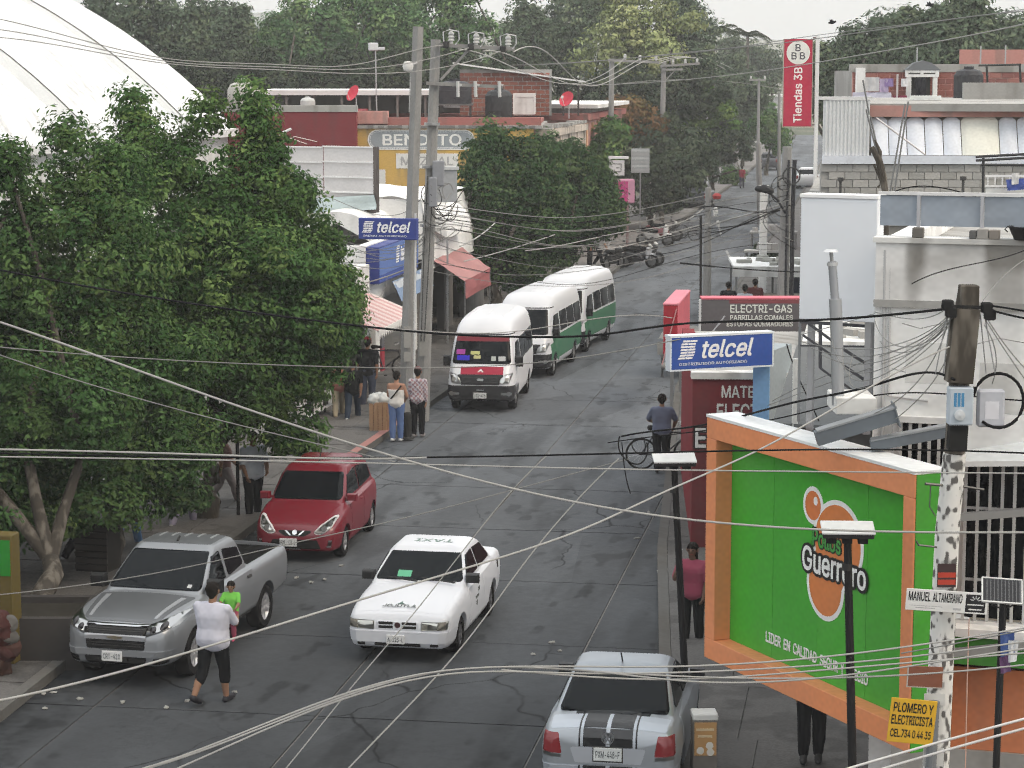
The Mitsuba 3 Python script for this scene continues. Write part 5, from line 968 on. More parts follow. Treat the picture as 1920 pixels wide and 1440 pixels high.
class Car:
    def __init__(s, name, lab, cat, p, heading, paint, finish='paint', group=None, scale=1.0):
        s.k = thing(name, lab, cat, group); s.M = place(p, -heading, scale); s.paint, s.fin = paint, finish
    def add(s, name, m, mat='satin', col=(0.03, 0.03, 0.03), smooth=30, parent=None, label=None):
        if m is None: return None
        return part(parent or s.k, name, m, mat, col, smooth, M=s.M, label=label)
    def shell(s, body, arches, R, w, arch_w=0.26):
        for y in arches:
            for sx in (-1, 1):
                c = trimesh.creation.cylinder(R, arch_w * 2, sections=36); c.apply_transform(np.array([[0, 0, 1, sx * w], [0, 1, 0, y], [1, 0, 0, R * 0.86], [0, 0, 0, 1.0]])); c = mesh_of(c)
                if c.volume < 0: c.invert()
                body = body - man(c)
        s.body = body; s.add('body', body, s.fin, s.paint, 32); return body
    def wheels(s, arches, R, w, rim=(0.55, 0.55, 0.56), spokes=7, tw=0.19):
        for y in arches:
            for sx in (-1, 1):
                Rm = np.array([[0, 0, sx, sx * (w - tw / 2 - 0.012)], [0, 1, 0, y], [sx * -1, 0, 0, R], [0, 0, 0, 1.0]])
                Rm[:3, :3] = np.array([[0, 0, sx], [0, 1, 0], [-sx, 0, 0]])
                t = lathe([(R * .62, -tw / 2), (R * .9, -tw / 2), (R * .985, -tw * .36), (R, 0), (R * .985, tw * .36), (R * .9, tw / 2), (R * .62, tw / 2), (R * .62, -tw / 2)], 28)
                k = s.add('wheel', xf(t, Rm), 'matte', (0.012, 0.012, 0.013), 40)
                disc = [lathe([(0, tw * .30), (R * .14, tw * .34), (R * .16, tw * .22), (R * .5, tw * .16), (R * .56, tw * .30), (R * .63, tw * .42), (R * .63, -tw * .3), (0, -tw * .3)], 28)]
                for i in range(spokes):
                    a = 2 * PI * i / spokes; disc.append(bar((R * .12 * math.cos(a), R * .12 * math.sin(a), tw * .33), (R * .58 * math.cos(a), R * .58 * math.sin(a), tw * .36), R * .13, 0.02))
                s.add('rim', xf(trimesh.util.concatenate(disc), Rm), 'steel', rim, 30, parent=k)
    def mirrors(s, y, z, w, col=(0.012, 0.012, 0.013), sz=(0.2, 0.1, 0.14), mat='satin'):
        w -= 0.05
        for sx in (-1, 1):
            s.add('mirror_arm', bar((sx * (w - 0.12), y + 0.02, z + 0.02), (sx * (w + 0.06), y + 0.03, z + 0.04), 0.05, 0.04), mat, col)
            b = bx(sx * (w + 0.02) - 0.0, sx * (w + 0.02 + sz[0]), y, y + sz[1], z, z + sz[2]) if sx > 0 else bx(sx * (w + 0.02 + sz[0]), sx * (w + 0.02), y, y + sz[1], z, z + sz[2])
            h = trimesh.convex.convex_hull(np.vstack([b.vertices * [1, 1, 1], (b.vertices - b.centroid) * [0.8, 1.5, 0.8] + b.centroid + V(0, 0.02, 0)])); s.add('side_mirror', h, mat, col, 50)
    def pair(s, name, poly, axis, lo, hi, proud, mat, col, parent=None):
        a = s.add(name, patch(s.body, poly, axis, lo, hi, proud), mat, col, 30, parent=parent)
        if axis == 'x': b = s.add(name, patch(s.body, poly, 'x', -hi, -lo, (-proud[0], proud[1], proud[2])), mat, col, 30, parent=parent)
        else: b = s.add(name, patch(s.body, mirror(poly), axis, lo, hi, proud), mat, col, 30, parent=parent)
        return a, b
    def plate(s, x, z, y, face, txt, h=0.15, w=0.33, tilt=0.0, col=(0.62, 0.63, 0.62)):
        Mp = np.array([[-face, 0, 0, x], [0, 0, face, y], [0, 1, 0, z], [0, 0, 0, 1.0]])
        k = s.add('licence_plate', xf(bx(-w / 2, w / 2, -h / 2, h / 2, -0.02, 0.008, 0.003), Mp), 'satin', col, False)
        t = text(txt, h * 0.52, 0.003, True, width=w * 0.86, center=True); t.apply_translation([0, -h * 0.26, 0.0085]); s.add('lettering', xf(t, Mp), 'satin', (0.10, 0.11, 0.12), False, parent=k)
        return Mp
RED, GLASS = (0.17, 0.008, 0.012), (0.01, 0.01, 0.01)
# ---------------------------------------------------------------- the white taxi
fp, rp_ = gnd(866, 1222), gnd(910, 1160)
def car_pose(f_wheel, r_wheel, side, w, f_ax, shift=0.0, heading=None):
    """Centre and heading from the ground points of the two wheels on one side (side = +1 for the car's right)."""
    d = (np.asarray(f_wheel) - np.asarray(r_wheel))[:2]; h = math.atan2(d[0], d[1]) if heading is None else heading; f = V(math.sin(h), math.cos(h)); r = V(math.cos(h), -math.sin(h))
    return V(*(np.asarray(f_wheel)[:2] - f * f_ax - r * side * w), 0), h
HT = PI + math.radians(10.5)
p, h = car_pose(fp, rp_, -1, 0.765, 1.22, heading=HT)
c = Car('taxi', 'white taxi sedan driving towards the camera in the middle of the street', 'taxi', p, h, (0.54, 0.55, 0.58), scale=0.955)
low = loft([(-2.10, 0.62, 0.42, 0.86), (-2.04, 0.76, 0.30, 0.95), (-1.8, 0.80, 0.24, 0.975), (-1.3, 0.825, 0.20, 0.965), (0, 0.83, 0.18, 0.93), (0.85, 0.825, 0.19, 0.90), (1.5, 0.81, 0.21, 0.85), (1.95, 0.785, 0.22, 0.775), (2.10, 0.735, 0.24, 0.72), (2.16, 0.64, 0.29, 0.63)])
cab = cabin([(0.86, -1.50, 0.86, 0.72, 0.745), (0.95, -1.42, 0.72, 0.72, 0.735), (1.15, -1.18, 0.38, 0.66, 0.665), (1.31, -0.96, 0.10, 0.595, 0.595), (1.35, -0.88, 0.02, 0.55, 0.55)], 0.10, 0.035)
b = c.shell(low + cab, (1.28, -1.15), 0.335, 0.86); c.wheels((1.28, -1.15), 0.29, 0.80, (0.16, 0.16, 0.17), 8)
c.add('windscreen', patch(b, rp([(-0.70, 0.965), (0.70, 0.965), (0.555, 1.30), (-0.555, 1.30)], 0.03), 'y', 0.05, 0.9, (0, 0.012, 0.002)), 'carglass')
c.add('rear_window', patch(b, rp([(-0.66, 1.0), (0.66, 1.0), (0.55, 1.30), (-0.55, 1.30)], 0.03), 'y', -1.6, -0.8, (0, -0.012, 0.002)), 'carglass')
c.pair('side_window', rp([(-0.28, 0.975), (0.60, 0.975), (0.12, 1.27), (-0.28, 1.29)], 0.02), 'x', 0.3, 1.0, (0.012, 0, 0), 'carglass', None); c.pair('side_window', rp([(-0.36, 0.975), (-1.22, 0.99), (-0.92, 1.26), (-0.36, 1.29)], 0.02), 'x', 0.3, 1.0, (0.012, 0, 0), 'carglass', None)
c.pair('door', rp([(-0.32, 0.30), (0.68, 0.30), (0.72, 0.92), (-0.32, 0.94)], 0.03), 'x', 0.5, 1.0, (0.005, 0, 0), 'paint', c.paint); c.pair('door', rp([(-0.34, 0.30), (-0.85, 0.30), (-1.25, 0.70), (-1.2, 0.94), (-0.34, 0.94)], 0.03), 'x', 0.5, 1.0, (0.005, 0, 0), 'paint', c.paint)
c.add('bonnet', patch(b, rp([(-0.66, 2.02), (0.66, 2.02), (0.70, 0.86), (-0.70, 0.86)], 0.04), 'z', 0.6, 1.1, (0, 0, 0.004)), 'paint', c.paint)
hl_k = c.pair('headlight', rp([(0.36, 0.52), (0.75, 0.54), (0.76, 0.66), (0.36, 0.655)], 0.015), 'y', 1.6, 2.3, (0, 0.012, 0), 'chrome', (0.50, 0.50, 0.46))
c.pair('indicator', rp([(0.60, 0.54), (0.752, 0.545), (0.757, 0.655), (0.62, 0.655)], 0.01), 'y', 1.5, 2.3, (0.004, 0.018, 0), 'satin', (0.16, 0.15, 0.13))
gk = c.add('grille', patch(b, rect(-0.32, 0.32, 0.53, 0.66, 0.02), 'y', 1.8, 2.3, (0, 0.008, 0)), 'paint', c.paint)
for z0, z1 in ((0.545, 0.585), (0.605, 0.645)):
    for x0, x1 in ((-0.29, -0.07), (0.07, 0.29)): c.add('grille_slot', patch(b, rect(x0, x1, z0, z1, 0.006), 'y', 1.8, 2.3, (0, 0.014, 0)), 'satin', (0.012, 0.012, 0.012), parent=gk)
c.add('badge', xf(lathe([(0, 0), (0.05, 0), (0.045, 0.015), (0, 0.015)], 16), np.array([[1, 0, 0, 0], [0, 0, 1, 2.155], [0, -1, 0, 0.595], [0, 0, 0, 1.0]])), 'chrome', (0.35, 0.2, 0.2))
c.add('bumper', patch(b, rect(-0.9, 0.9, 0.33, 0.50, 0.0), 'y', 1.5, 2.4, (0, 0.03, 0)), 'paint', (0.50, 0.51, 0.54))
c.add('lower_intake', patch(b, unary_union([rect(-0.35, 0.35, 0.27, 0.32, 0.008), rect(-0.62, -0.5, 0.275, 0.32, 0.008), rect(0.5, 0.62, 0.275, 0.32, 0.008)]), 'y', 1.8, 2.4, (0, 0.014, 0)), 'satin', (0.01, 0.01, 0.01))
c.plate(0.02, 0.385, 2.215, 1, 'A-123-L', 0.13, 0.28, col=(0.58, 0.58, 0.57)); c.mirrors(0.52, 0.93, 0.76)
c.pair('tail_light', rect(0.5, 0.74, 0.62, 0.78, 0.02), 'y', -2.3, -1.9, (0, -0.01, 0), 'satin', RED)
t = text('TAXI', 0.19, 0.003, True, width=0.62, center=True); c.add('roof_lettering', xf(t, np.array([[1, 0, 0, -0.03], [0, 1, 0, -0.42], [0, 0, 1, 1.383], [0, 0, 0, 1.0]])), 'satin', (0.14, 0.20, 0.18), False)
sl_ = math.atan2(0.90 - 0.72, 2.10 - 0.85) * 0.9; t = text('JOJUTLA', 0.10, 0.003, True, width=0.52, center=True)
Mh = np.array([[-1, 0, 0, 0.03], [0, -math.cos(sl_), math.sin(sl_), 1.93], [0, math.sin(sl_), math.cos(sl_), 0.822], [0, 0, 0, 1.0]])
c.add('bonnet_lettering', xf(t, Mh), 'satin', (0.10, 0.12, 0.12), False); c.add('bonnet_emblem', xf(prism([(-0.05, 0.12), (0.04, 0.12), (0.05, 0.15), (0.01, 0.19), (0.012, 0.24), (-0.02, 0.17)], 0.003), Mh), 'satin', (0.08, 0.14, 0.12), False)
c.add('permit_sticker', patch(b, rect(0.14, 0.36, 1.0, 1.075, 0.004), 'y', 0.05, 0.9, (0, 0.016, 0.003)), 'satin', (0.10, 0.38, 0.22)); c.add('wiper', [bar((-0.6, 0.80, 0.965), (-0.05, 0.70, 1.0), 0.02), bar((0.0, 0.80, 0.965), (0.5, 0.70, 1.0), 0.02)], 'satin', (0.02, 0.02, 0.02))
c.pair('fuel_flap', rect(-1.62, -1.52, 0.72, 0.86, 0.01), 'x', 0.5, 1.0, (0.006, 0, 0), 'satin', (0.03, 0.03, 0.03))
c.pair('door_emblem', unary_union([rect(0.10, 0.34, 0.62, 0.66, 0.005), rect(0.0, 0.12, 0.70, 0.76, .01), rect(0.2, 0.28, 0.50, 0.58, 0.01)]), 'x', 0.5, 1.0, (0.008, 0, 0), 'satin', (0.08, 0.09, 0.09))
# ---------------------------------------------------------------- the red hatchback
p, h = car_pose(gnd(653, 1045), gnd(689, 1002), -1, 0.80, 1.16, heading=PI + math.radians(8.5))
c = Car('red_hatchback', 'dark red hatchback parked at the left kerb behind the silver pickup', 'car', p, h, (0.155, 0.010, 0.020), scale=0.93)
low = loft([(-1.90, 0.66, 0.40, 0.92), (-1.82, 0.76, 0.28, 1.00), (-1.4, 0.815, 0.21, 1.02), (0, 0.83, 0.18, 1.0), (0.9, 0.83, 0.19, 0.98), (1.3, 0.825, 0.20, 0.90), (1.6, 0.80, 0.21, 0.80), (1.8, 0.745, 0.22, 0.70), (1.89, 0.66, 0.25, 0.62), (1.925, 0.55, 0.30, 0.54)])
cab = cabin([(0.90, -1.80, 1.10, 0.73, 0.72), (1.02, -1.72, 0.93, 0.72, 0.715), (1.22, -1.62, 0.66, 0.675, 0.675), (1.44, -1.50, 0.34, 0.62, 0.62), (1.53, -1.36, 0.16, 0.565, 0.565)], 0.16, 0.06)
b = c.shell(low + cab, (1.16, -1.28), 0.34, 0.87); c.wheels((1.16, -1.28), 0.30, 0.805, (0.42, 0.42, 0.43), 6)
c.add('windscreen', patch(b, rp([(-0.68, 1.03), (0.68, 1.03), (0.575, 1.46), (-0.575, 1.46)], 0.06), 'y', 0.0, 1.1, (0, 0.012, 0.002)), 'carglass'); c.add('rear_window', patch(b, rp([(-0.62, 1.05), (0.62, 1.05), (0.54, 1.38), (-0.54, 1.38)], 0.04), 'y', -1.9, -1.2, (0, -0.012, 0)), 'carglass')
c.pair('side_window', rp([(-0.35, 1.04), (0.70, 1.04), (0.30, 1.40), (-0.35, 1.46)], 0.03), 'x', 0.3, 1.0, (0.012, 0, 0), 'carglass', None); c.pair('side_window', rp([(-0.42, 1.04), (-1.44, 1.08), (-1.36, 1.36), (-0.42, 1.46)], 0.05), 'x', 0.3, 1.0, (0.012, 0, 0), 'carglass', None)
c.pair('door', rp([(-0.38, 0.30), (0.70, 0.30), (0.76, 1.0), (-0.38, 1.0)], 0.04), 'x', 0.5, 1.0, (0.005, 0, 0), 'paint', c.paint); c.pair('door', rp([(-0.40, 0.30), (-0.9, 0.30), (-1.35, 0.75), (-1.3, 1.0), (-0.40, 1.0)], 0.04), 'x', 0.5, 1.0, (0.005, 0, 0), 'paint', c.paint)
c.add('bonnet', patch(b, rp([(-0.5, 1.80), (0.5, 1.80), (0.68, 1.0), (-0.68, 1.0)], 0.06), 'z', 0.5, 1.2, (0, 0, 0.004)), 'paint', c.paint)
tear = rp([(0.36, 0.58), (0.50, 0.565), (0.66, 0.66), (0.745, 0.84), (0.66, 0.83), (0.47, 0.70)], 0.02)
c.pair('headlight_rim', tear.buffer(0.012), 'y', 1.2, 2.0, (0, 0.008, 0.002), 'satin', (0.62, 0.60, 0.60)); c.pair('headlight', tear.buffer(-0.012), 'y', 1.2, 2.0, (0, 0.014, 0.004), 'chrome', (0.55, 0.55, 0.53)); c.pair('headlight_lamp', unary_union([Point(0.55, 0.66).buffer(0.05), Point(0.64, 0.74).buffer(0.045)]), 'y', 1.2, 2.0, (0, 0.02, 0.004), 'satin', (0.10, 0.10, 0.10))
c.add('grille', patch(b, rp([(-0.36, 0.62), (0.36, 0.62), (0.18, 0.52), (-0.18, 0.52)], 0.02), 'y', 1.6, 2.0, (0, 0.010, 0)), 'satin', (0.012, 0.012, 0.012))
vb = unary_union([Polygon([(-0.19, 0.62), (-0.15, 0.62), (-0.05, 0.53), (-0.09, 0.53)]), Polygon([(0.19, 0.62), (0.15, 0.62), (0.05, 0.53), (0.09, 0.53)]), sbox(-0.09, 0.525, 0.09, 0.54)]); c.add('grille_trim', patch(b, vb, 'y', 1.6, 2.0, (0, 0.022, 0)), 'chrome', (0.75, 0.75, 0.75)); c.add('badge', patch(b, Point(0, 0.59).buffer(0.045), 'y', 1.6, 2.0, (0, 0.028, 0)), 'chrome', (0.75, 0.75, 0.75))
c.add('lower_intake', patch(b, rp([(-0.50, 0.28), (0.50, 0.28), (0.42, 0.45), (-0.42, 0.45)], 0.03), 'y', 1.5, 2.1, (0, 0.010, 0)), 'satin', (0.012, 0.012, 0.012)); c.add('intake_strip', patch(b, rect(-0.10, 0.16, 0.265, 0.285, 0.003), 'y', 1.5, 2.1, (0, 0.02, 0)), 'chrome', (0.7, 0.7, 0.7))
c.pair('fog_light_trim', rp([(0.60, 0.30), (0.68, 0.34), (0.70, 0.46), (0.63, 0.40)], 0.01), 'y', 1.3, 2.1, (0, 0.012, 0), 'satin', (0.015, 0.01, 0.01)); c.pair('fog_light', unary_union([rect(0.605, 0.68, 0.315, 0.345, 0.006), rect(0.63, 0.69, 0.42, 0.45, 0.006)]), 'y', 1.3, 2.1, (0, 0.02, 0), 'chrome', (0.72, 0.72, 0.72))
c.plate(0.12, 0.40, 1.95, 1, 'PWL-123-B', 0.15, 0.32); c.mirrors(0.72, 1.0, 0.78, c.paint, (0.19, 0.10, 0.13), 'paint')
c.add('antenna', tube([(0, -0.1, 1.58), (0, -0.35, 1.80)], 0.008), 'satin', (0.02, 0.02, 0.02)); c.pair('tail_light', rp([(0.6, 0.75), (0.76, 0.75), (0.74, 1.0), (0.62, 1.0)], 0.02), 'y', -2.0, -1.5, (0, -0.01, 0), 'satin', RED); c.add('roof_seam', bar((0, -1.2, 1.588), (0, 0.0, 1.585), 0.012, 0.004), 'satin', (0.05, 0.01, 0.01))
c.pair('door_handle', rect(-0.28, -0.12, 0.86, 0.89, 0.008), 'x', 0.5, 1.0, (0.02, 0, 0), 'paint', c.paint)
# ---------------------------------------------------------------- the silver pickup
p, h = car_pose(gnd(370, 1266), gnd(494, 1190), -1, 0.83, 1.49, heading=PI + math.radians(14))
c = Car('pickup_truck', 'silver grey double cab pickup parked at the lower left under the big trees', 'pickup truck', p, h, (0.26, 0.27, 0.29), 'metalpaint', scale=0.92)
low = loft([(-2.62, 0.84, 0.58, 1.16), (-2.55, 0.89, 0.50, 1.20), (-2.0, 0.92, 0.46, 1.20), (-0.8, 0.925, 0.42, 1.20), (0.5, 0.925, 0.40, 1.17), (1.2, 0.92, 0.40, 1.14), (1.9, 0.90, 0.36, 1.08), (2.35, 0.85, 0.34, 0.99), (2.52, 0.76, 0.35, 0.90), (2.60, 0.64, 0.40, 0.80)])
cab = cabin([(1.05, -0.86, 1.30, 0.83, 0.81), (1.17, -0.84, 1.12, 0.82, 0.80), (1.42, -0.78, 0.74, 0.75, 0.74), (1.65, -0.68, 0.36, 0.675, 0.67), (1.71, -0.60, 0.24, 0.63, 0.63)], 0.11, 0.045)
bed = man(bx(-0.78, 0.78, -2.50, -0.93, 0.72, 1.6)); b = c.shell((low - bed) + cab, (1.62, -1.48), 0.43, 0.95, 0.28); c.wheels((1.62, -1.48), 0.37, 0.90, (0.52, 0.52, 0.54), 6, 0.24)
c.add('bed_liner', bx(-0.77, 0.77, -2.49, -0.94, 0.722, 0.74), 'satin', (0.02, 0.02, 0.02), False); c.add('bed_inner_side', [bx(-0.779, -0.765, -2.49, -0.94, 0.741, 1.17), bx(0.765, 0.779, -2.49, -0.94, 0.741, 1.17), bx(-0.764, 0.764, -2.499, -2.485, 0.741, 1.17), bx(-0.764, 0.764, -0.945, -0.931, 0.741, 1.17)], 'satin', (0.025, 0.025, 0.025), False)
c.add('windscreen', patch(b, rp([(-0.77, 1.19), (0.77, 1.19), (0.63, 1.655), (-0.63, 1.655)], 0.04), 'y', 0.2, 1.35, (0, 0.012, 0.002)), 'carglass'); c.add('rear_window', patch(b, rp([(-0.64, 1.25), (0.64, 1.25), (0.58, 1.62), (-0.58, 1.62)], 0.04), 'y', -1.0, -0.5, (0, -0.012, 0)), 'carglass')
c.pair('side_window', rp([(0.12, 1.20), (0.90, 1.18), (0.42, 1.59), (0.12, 1.63)], 0.03), 'x', 0.4, 1.1, (0.012, 0, 0), 'carglass', None); c.pair('side_window', rp([(0.0, 1.20), (-0.66, 1.27), (-0.60, 1.55), (0.0, 1.63)], 0.06), 'x', 0.4, 1.1, (0.012, 0, 0), 'carglass', None)
c.pair('door', rp([(0.07, 0.50), (1.0, 0.50), (1.05, 1.12), (0.07, 1.15)], 0.04), 'x', 0.5, 1.1, (0.006, 0, 0), 'metalpaint', c.paint); c.pair('door', rp([(0.05, 0.50), (-0.75, 0.50), (-0.86, 1.15), (0.05, 1.15)], 0.04), 'x', 0.5, 1.1, (0.006, 0, 0), 'metalpaint', c.paint)
c.add('bonnet', patch(b, rp([(-0.60, 2.42), (0.60, 2.42), (0.78, 1.28), (-0.78, 1.28)], 0.05), 'z', 0.7, 1.3, (0, 0, 0.006)), 'metalpaint', (0.13, 0.135, 0.145)); c.add('bonnet_ridge', [patch(b, rp([(s * 0.50, 2.3), (s * 0.55, 2.3), (s * 0.66, 1.4), (s * 0.58, 1.4)], 0.01), 'z', 0.7, 1.3, (0, 0, 0.014)) for s in (-1, 1)], 'metalpaint', (0.36, 0.37, 0.39))
c.add('roof_skin', patch(b, rp([(-0.58, 0.2), (0.58, 0.2), (0.58, -0.55), (-0.58, -0.55)], 0.08), 'z', 1.6, 1.9, (0, 0, 0.004)), 'metalpaint', (0.14, 0.145, 0.155))
for x in (-0.44, -0.22, 0.0, 0.22, 0.44): c.add('roof_rib', patch(b, rect(x - 0.016, x + 0.016, -0.55, -0.2, 0.01), 'z', 1.6, 1.9, (0, 0, 0.014)), 'metalpaint', (0.36, 0.37, 0.38))
hd = rp([(0.46, 0.80), (0.86, 0.93), (0.90, 1.06), (0.80, 1.06), (0.48, 0.96)], 0.02)
c.pair('headlight', hd, 'y', 1.6, 2.8, (0, 0.014, 0.002), 'chrome', (0.50, 0.50, 0.50)); c.pair('headlight_lamp', unary_union([Point(0.58, 0.90).buffer(0.045), Point(0.72, 0.95).buffer(0.05)]), 'y', 1.6, 2.8, (0, 0.022, 0.002), 'satin', (0.06, 0.06, 0.065))
c.add('grille', patch(b, rp([(-0.46, 0.60), (0.46, 0.60), (0.49, 0.95), (-0.49, 0.95)], 0.03), 'y', 2.0, 2.8, (0, 0.010, 0)), 'satin', (0.010, 0.010, 0.011)); c.add('grille_bar', patch(b, rp([(-0.49, 0.745), (0.49, 0.745), (0.49, 0.825), (-0.49, 0.825)], 0.01), 'y', 2.0, 2.8, (0, 0.028, 0)), 'metalpaint', (0.34, 0.35, 0.37)); c.add('grille_top', patch(b, rp([(-0.50, 0.935), (0.50, 0.935), (0.50, 0.965), (-0.50, 0.965)], 0.005), 'y', 2.0, 2.8, (0, 0.024, 0)), 'chrome', (0.62, 0.62, 0.64))
c.add('grille_slat', [patch(b, rect(-0.45, 0.45, z, z + 0.012, 0), 'y', 2.0, 2.8, (0, 0.018, 0)) for z in (0.65, 0.69, 0.87, 0.90)], 'satin', (0.035, 0.035, 0.035))
bow = unary_union([sbox(-0.12, 0.77, 0.12, 0.80), Polygon([(-0.045, 0.755), (0.03, 0.755), (0.045, 0.815), (-0.03, 0.815)])]); c.add('badge', patch(b, bow, 'y', 2.0, 2.8, (0, 0.04, 0)), 'chrome', (0.55, 0.50, 0.38))
c.add('bumper', patch(b, rect(-0.95, 0.95, 0.50, 0.59, 0.0), 'y', 1.9, 2.8, (0, 0.035, 0)), 'metalpaint', c.paint); c.add('lower_intake', patch(b, rp([(-0.45, 0.36), (0.45, 0.36), (0.50, 0.49), (-0.50, 0.49)], 0.02), 'y', 1.9, 2.8, (0, 0.012, 0)), 'satin', (0.012, 0.012, 0.012)); c.pair('fog_light_recess', rp([(0.58, 0.38), (0.78, 0.40), (0.80, 0.48), (0.60, 0.48)], 0.02), 'y', 1.5, 2.8, (0, 0.012, 0), 'satin', (0.01, 0.01, 0.01))
c.plate(0.04, 0.50, 2.655, 1, 'CRT-410', 0.15, 0.32); c.add('plate_holder', bx(-0.20, 0.28, 2.60, 2.632, 0.40, 0.59), 'satin', (0.015, 0.015, 0.015), False); c.mirrors(0.92, 1.16, 0.88, (0.012, 0.012, 0.013), (0.24, 0.12, 0.20))
c.pair('door_handle', rect(0.12, 0.28, 1.02, 1.06, 0.01), 'x', 0.5, 1.1, (0.03, 0, 0), 'satin', (0.03, 0.03, 0.03)); c.pair('door_handle', rect(-0.72, -0.56, 1.04, 1.08, 0.01), 'x', 0.5, 1.1, (0.03, 0, 0), 'satin', (0.03, 0.03, 0.03)); c.add('antenna', tube([(0.0, 0.12, 1.745), (0.0, 0.02, 1.80)], 0.02), 'satin', (0.01, 0.01, 0.01)); c.add('mirror_sticker', patch(b, rect(-0.60, -0.53, 1.22, 1.26, 0.004), 'y', 0.2, 1.35, (0, 0.017, 0.002)), 'satin', (0.5, 0.5, 0.5)); c.pair('side_step', rect(-0.75, 1.0, 0.40, 0.47, 0.01), 'x', 0.5, 1.1, (0.04, 0, 0), 'satin', (0.02, 0.02, 0.02))
# ---------------------------------------------------------------- the striped silver sedan, seen from behind
q = gnd(1140, 1523); c = Car('striped_sedan', 'silver sedan with two black racing stripes, seen from behind at the bottom', 'car', V(q[0] + 0.31, q[1] + 1.98, 0), math.radians(9), (0.31, 0.335, 0.37), 'metalpaint', scale=0.95)
low = loft([(-2.14, 0.70, 0.45, 0.92), (-2.08, 0.79, 0.30, 1.00), (-1.85, 0.83, 0.24, 1.05), (-1.3, 0.845, 0.20, 1.05), (0, 0.85, 0.18, 0.97), (0.9, 0.845, 0.19, 0.92), (1.6, 0.82, 0.20, 0.84), (2.0, 0.76, 0.23, 0.72), (2.12, 0.66, 0.28, 0.62)])
cab = cabin([(0.94, -1.62, 0.98, 0.75, 0.75), (1.04, -1.50, 0.80, 0.735, 0.735), (1.22, -1.16, 0.42, 0.675, 0.67), (1.39, -0.80, 0.10, 0.605, 0.60), (1.44, -0.66, -0.02, 0.565, 0.56)], 0.12, 0.04)
b = c.shell(low + cab, (1.24, -1.30), 0.35, 0.88); c.wheels((1.24, -1.30), 0.31, 0.82, (0.42, 0.42, 0.44), 5)
c.add('windscreen', patch(b, rp([(-0.7, 1.0), (0.7, 1.0), (0.57, 1.39), (-0.57, 1.39)], 0.05), 'y', -0.05, 1.0, (0, 0.012, 0)), 'carglass'); c.add('rear_window', patch(b, rp([(-0.685, 1.065), (0.685, 1.065), (0.575, 1.392), (-0.575, 1.392)], 0.03), 'y', -1.7, -0.6, (0, -0.012, 0.002)), 'carglass', label='dark tinted rear window')
c.pair('side_window', rp([(-0.28, 1.03), (0.66, 1.01), (0.18, 1.35), (-0.28, 1.37)], 0.03), 'x', 0.3, 1.0, (0.012, 0, 0), 'carglass', None); c.pair('side_window', rp([(-0.36, 1.03), (-1.25, 1.07), (-0.84, 1.34), (-0.36, 1.37)], 0.04), 'x', 0.3, 1.0, (0.012, 0, 0), 'carglass', None)
c.pair('door', rp([(-0.32, 0.32), (0.7, 0.32), (0.78, 0.95), (-0.32, 0.98)], 0.04), 'x', 0.5, 1.0, (0.005, 0, 0), 'metalpaint', c.paint); c.pair('door', rp([(-0.34, 0.32), (-0.9, 0.32), (-1.3, 0.75), (-1.28, 1.0), (-0.34, 0.98)], 0.04), 'x', 0.5, 1.0, (0.005, 0, 0), 'metalpaint', c.paint)
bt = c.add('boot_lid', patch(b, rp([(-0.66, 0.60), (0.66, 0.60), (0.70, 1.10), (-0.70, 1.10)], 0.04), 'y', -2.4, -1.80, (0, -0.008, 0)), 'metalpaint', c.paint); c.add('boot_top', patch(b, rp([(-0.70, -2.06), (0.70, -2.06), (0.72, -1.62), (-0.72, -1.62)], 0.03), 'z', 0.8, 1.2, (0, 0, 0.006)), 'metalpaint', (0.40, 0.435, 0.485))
for x0, x1, nm, cl in ((-0.30, -0.025, 'stripe', (0.012, 0.013, 0.016)), (0.025, 0.30, 'stripe', (0.012, 0.013, 0.016)), (-0.355, -0.335, 'pinstripe', (0.012, 0.013, 0.016)), (0.335, 0.355, 'pinstripe', (0.012, 0.013, 0.016))):
    c.add(nm, patch(b, rect(x0, x1, -2.06, -1.63, 0), 'z', 0.9, 1.2, (0, 0, 0.010)), 'metalpaint', cl, parent=bt); c.add(nm, patch(b, rect(x0, x1, 0.82, 1.03, 0), 'y', -2.4, -1.95, (0, -0.014, 0)), 'metalpaint', cl, parent=bt); c.add(nm, patch(b, rect(x0, x1, 0.40, 0.585, 0), 'y', -2.4, -1.8, (0, -0.03, 0)), 'metalpaint', cl, parent=bt)
c.add('plate_recess', patch(b, rp([(-0.40, 0.62), (0.40, 0.62), (0.46, 0.81), (-0.46, 0.81)], 0.02), 'y', -2.4, -1.9, (0, -0.011, 0)), 'metalpaint', (0.46, 0.49, 0.53)); c.plate(0.0, 0.735, -2.165, -1, 'PXM-448-F', 0.16, 0.34, col=(0.50, 0.52, 0.52)); c.add('plate_frame', bx(-0.185, 0.185, -2.158, -2.14, 0.635, 0.83), 'satin', (0.06, 0.06, 0.06), False)
Mv = np.array([[1, 0, 0, 0], [0, 0, -1, -2.135], [0, 1, 0, 0.93], [0, 0, 0, 1.0]]); ring = Point(0, 0).buffer(0.075, 24).difference(Point(0, 0).buffer(0.062, 24)); vv = unary_union([LineString([(-0.035, 0.055), (0, 0.005), (0.035, 0.055)]).buffer(0.008), LineString([(-0.055, 0.03), (-0.03, -0.05), (0, 0.0), (0.03, -0.05), (0.055, 0.03)]).buffer(0.008)])
c.add('badge_disc', xf(prism(Point(0, 0).buffer(0.066, 24), 0.012), Mv), 'chrome', (0.35, 0.36, 0.37)); c.add('badge', xf(prism(unary_union([ring, vv]), 0.022), Mv), 'chrome', (0.75, 0.76, 0.77))
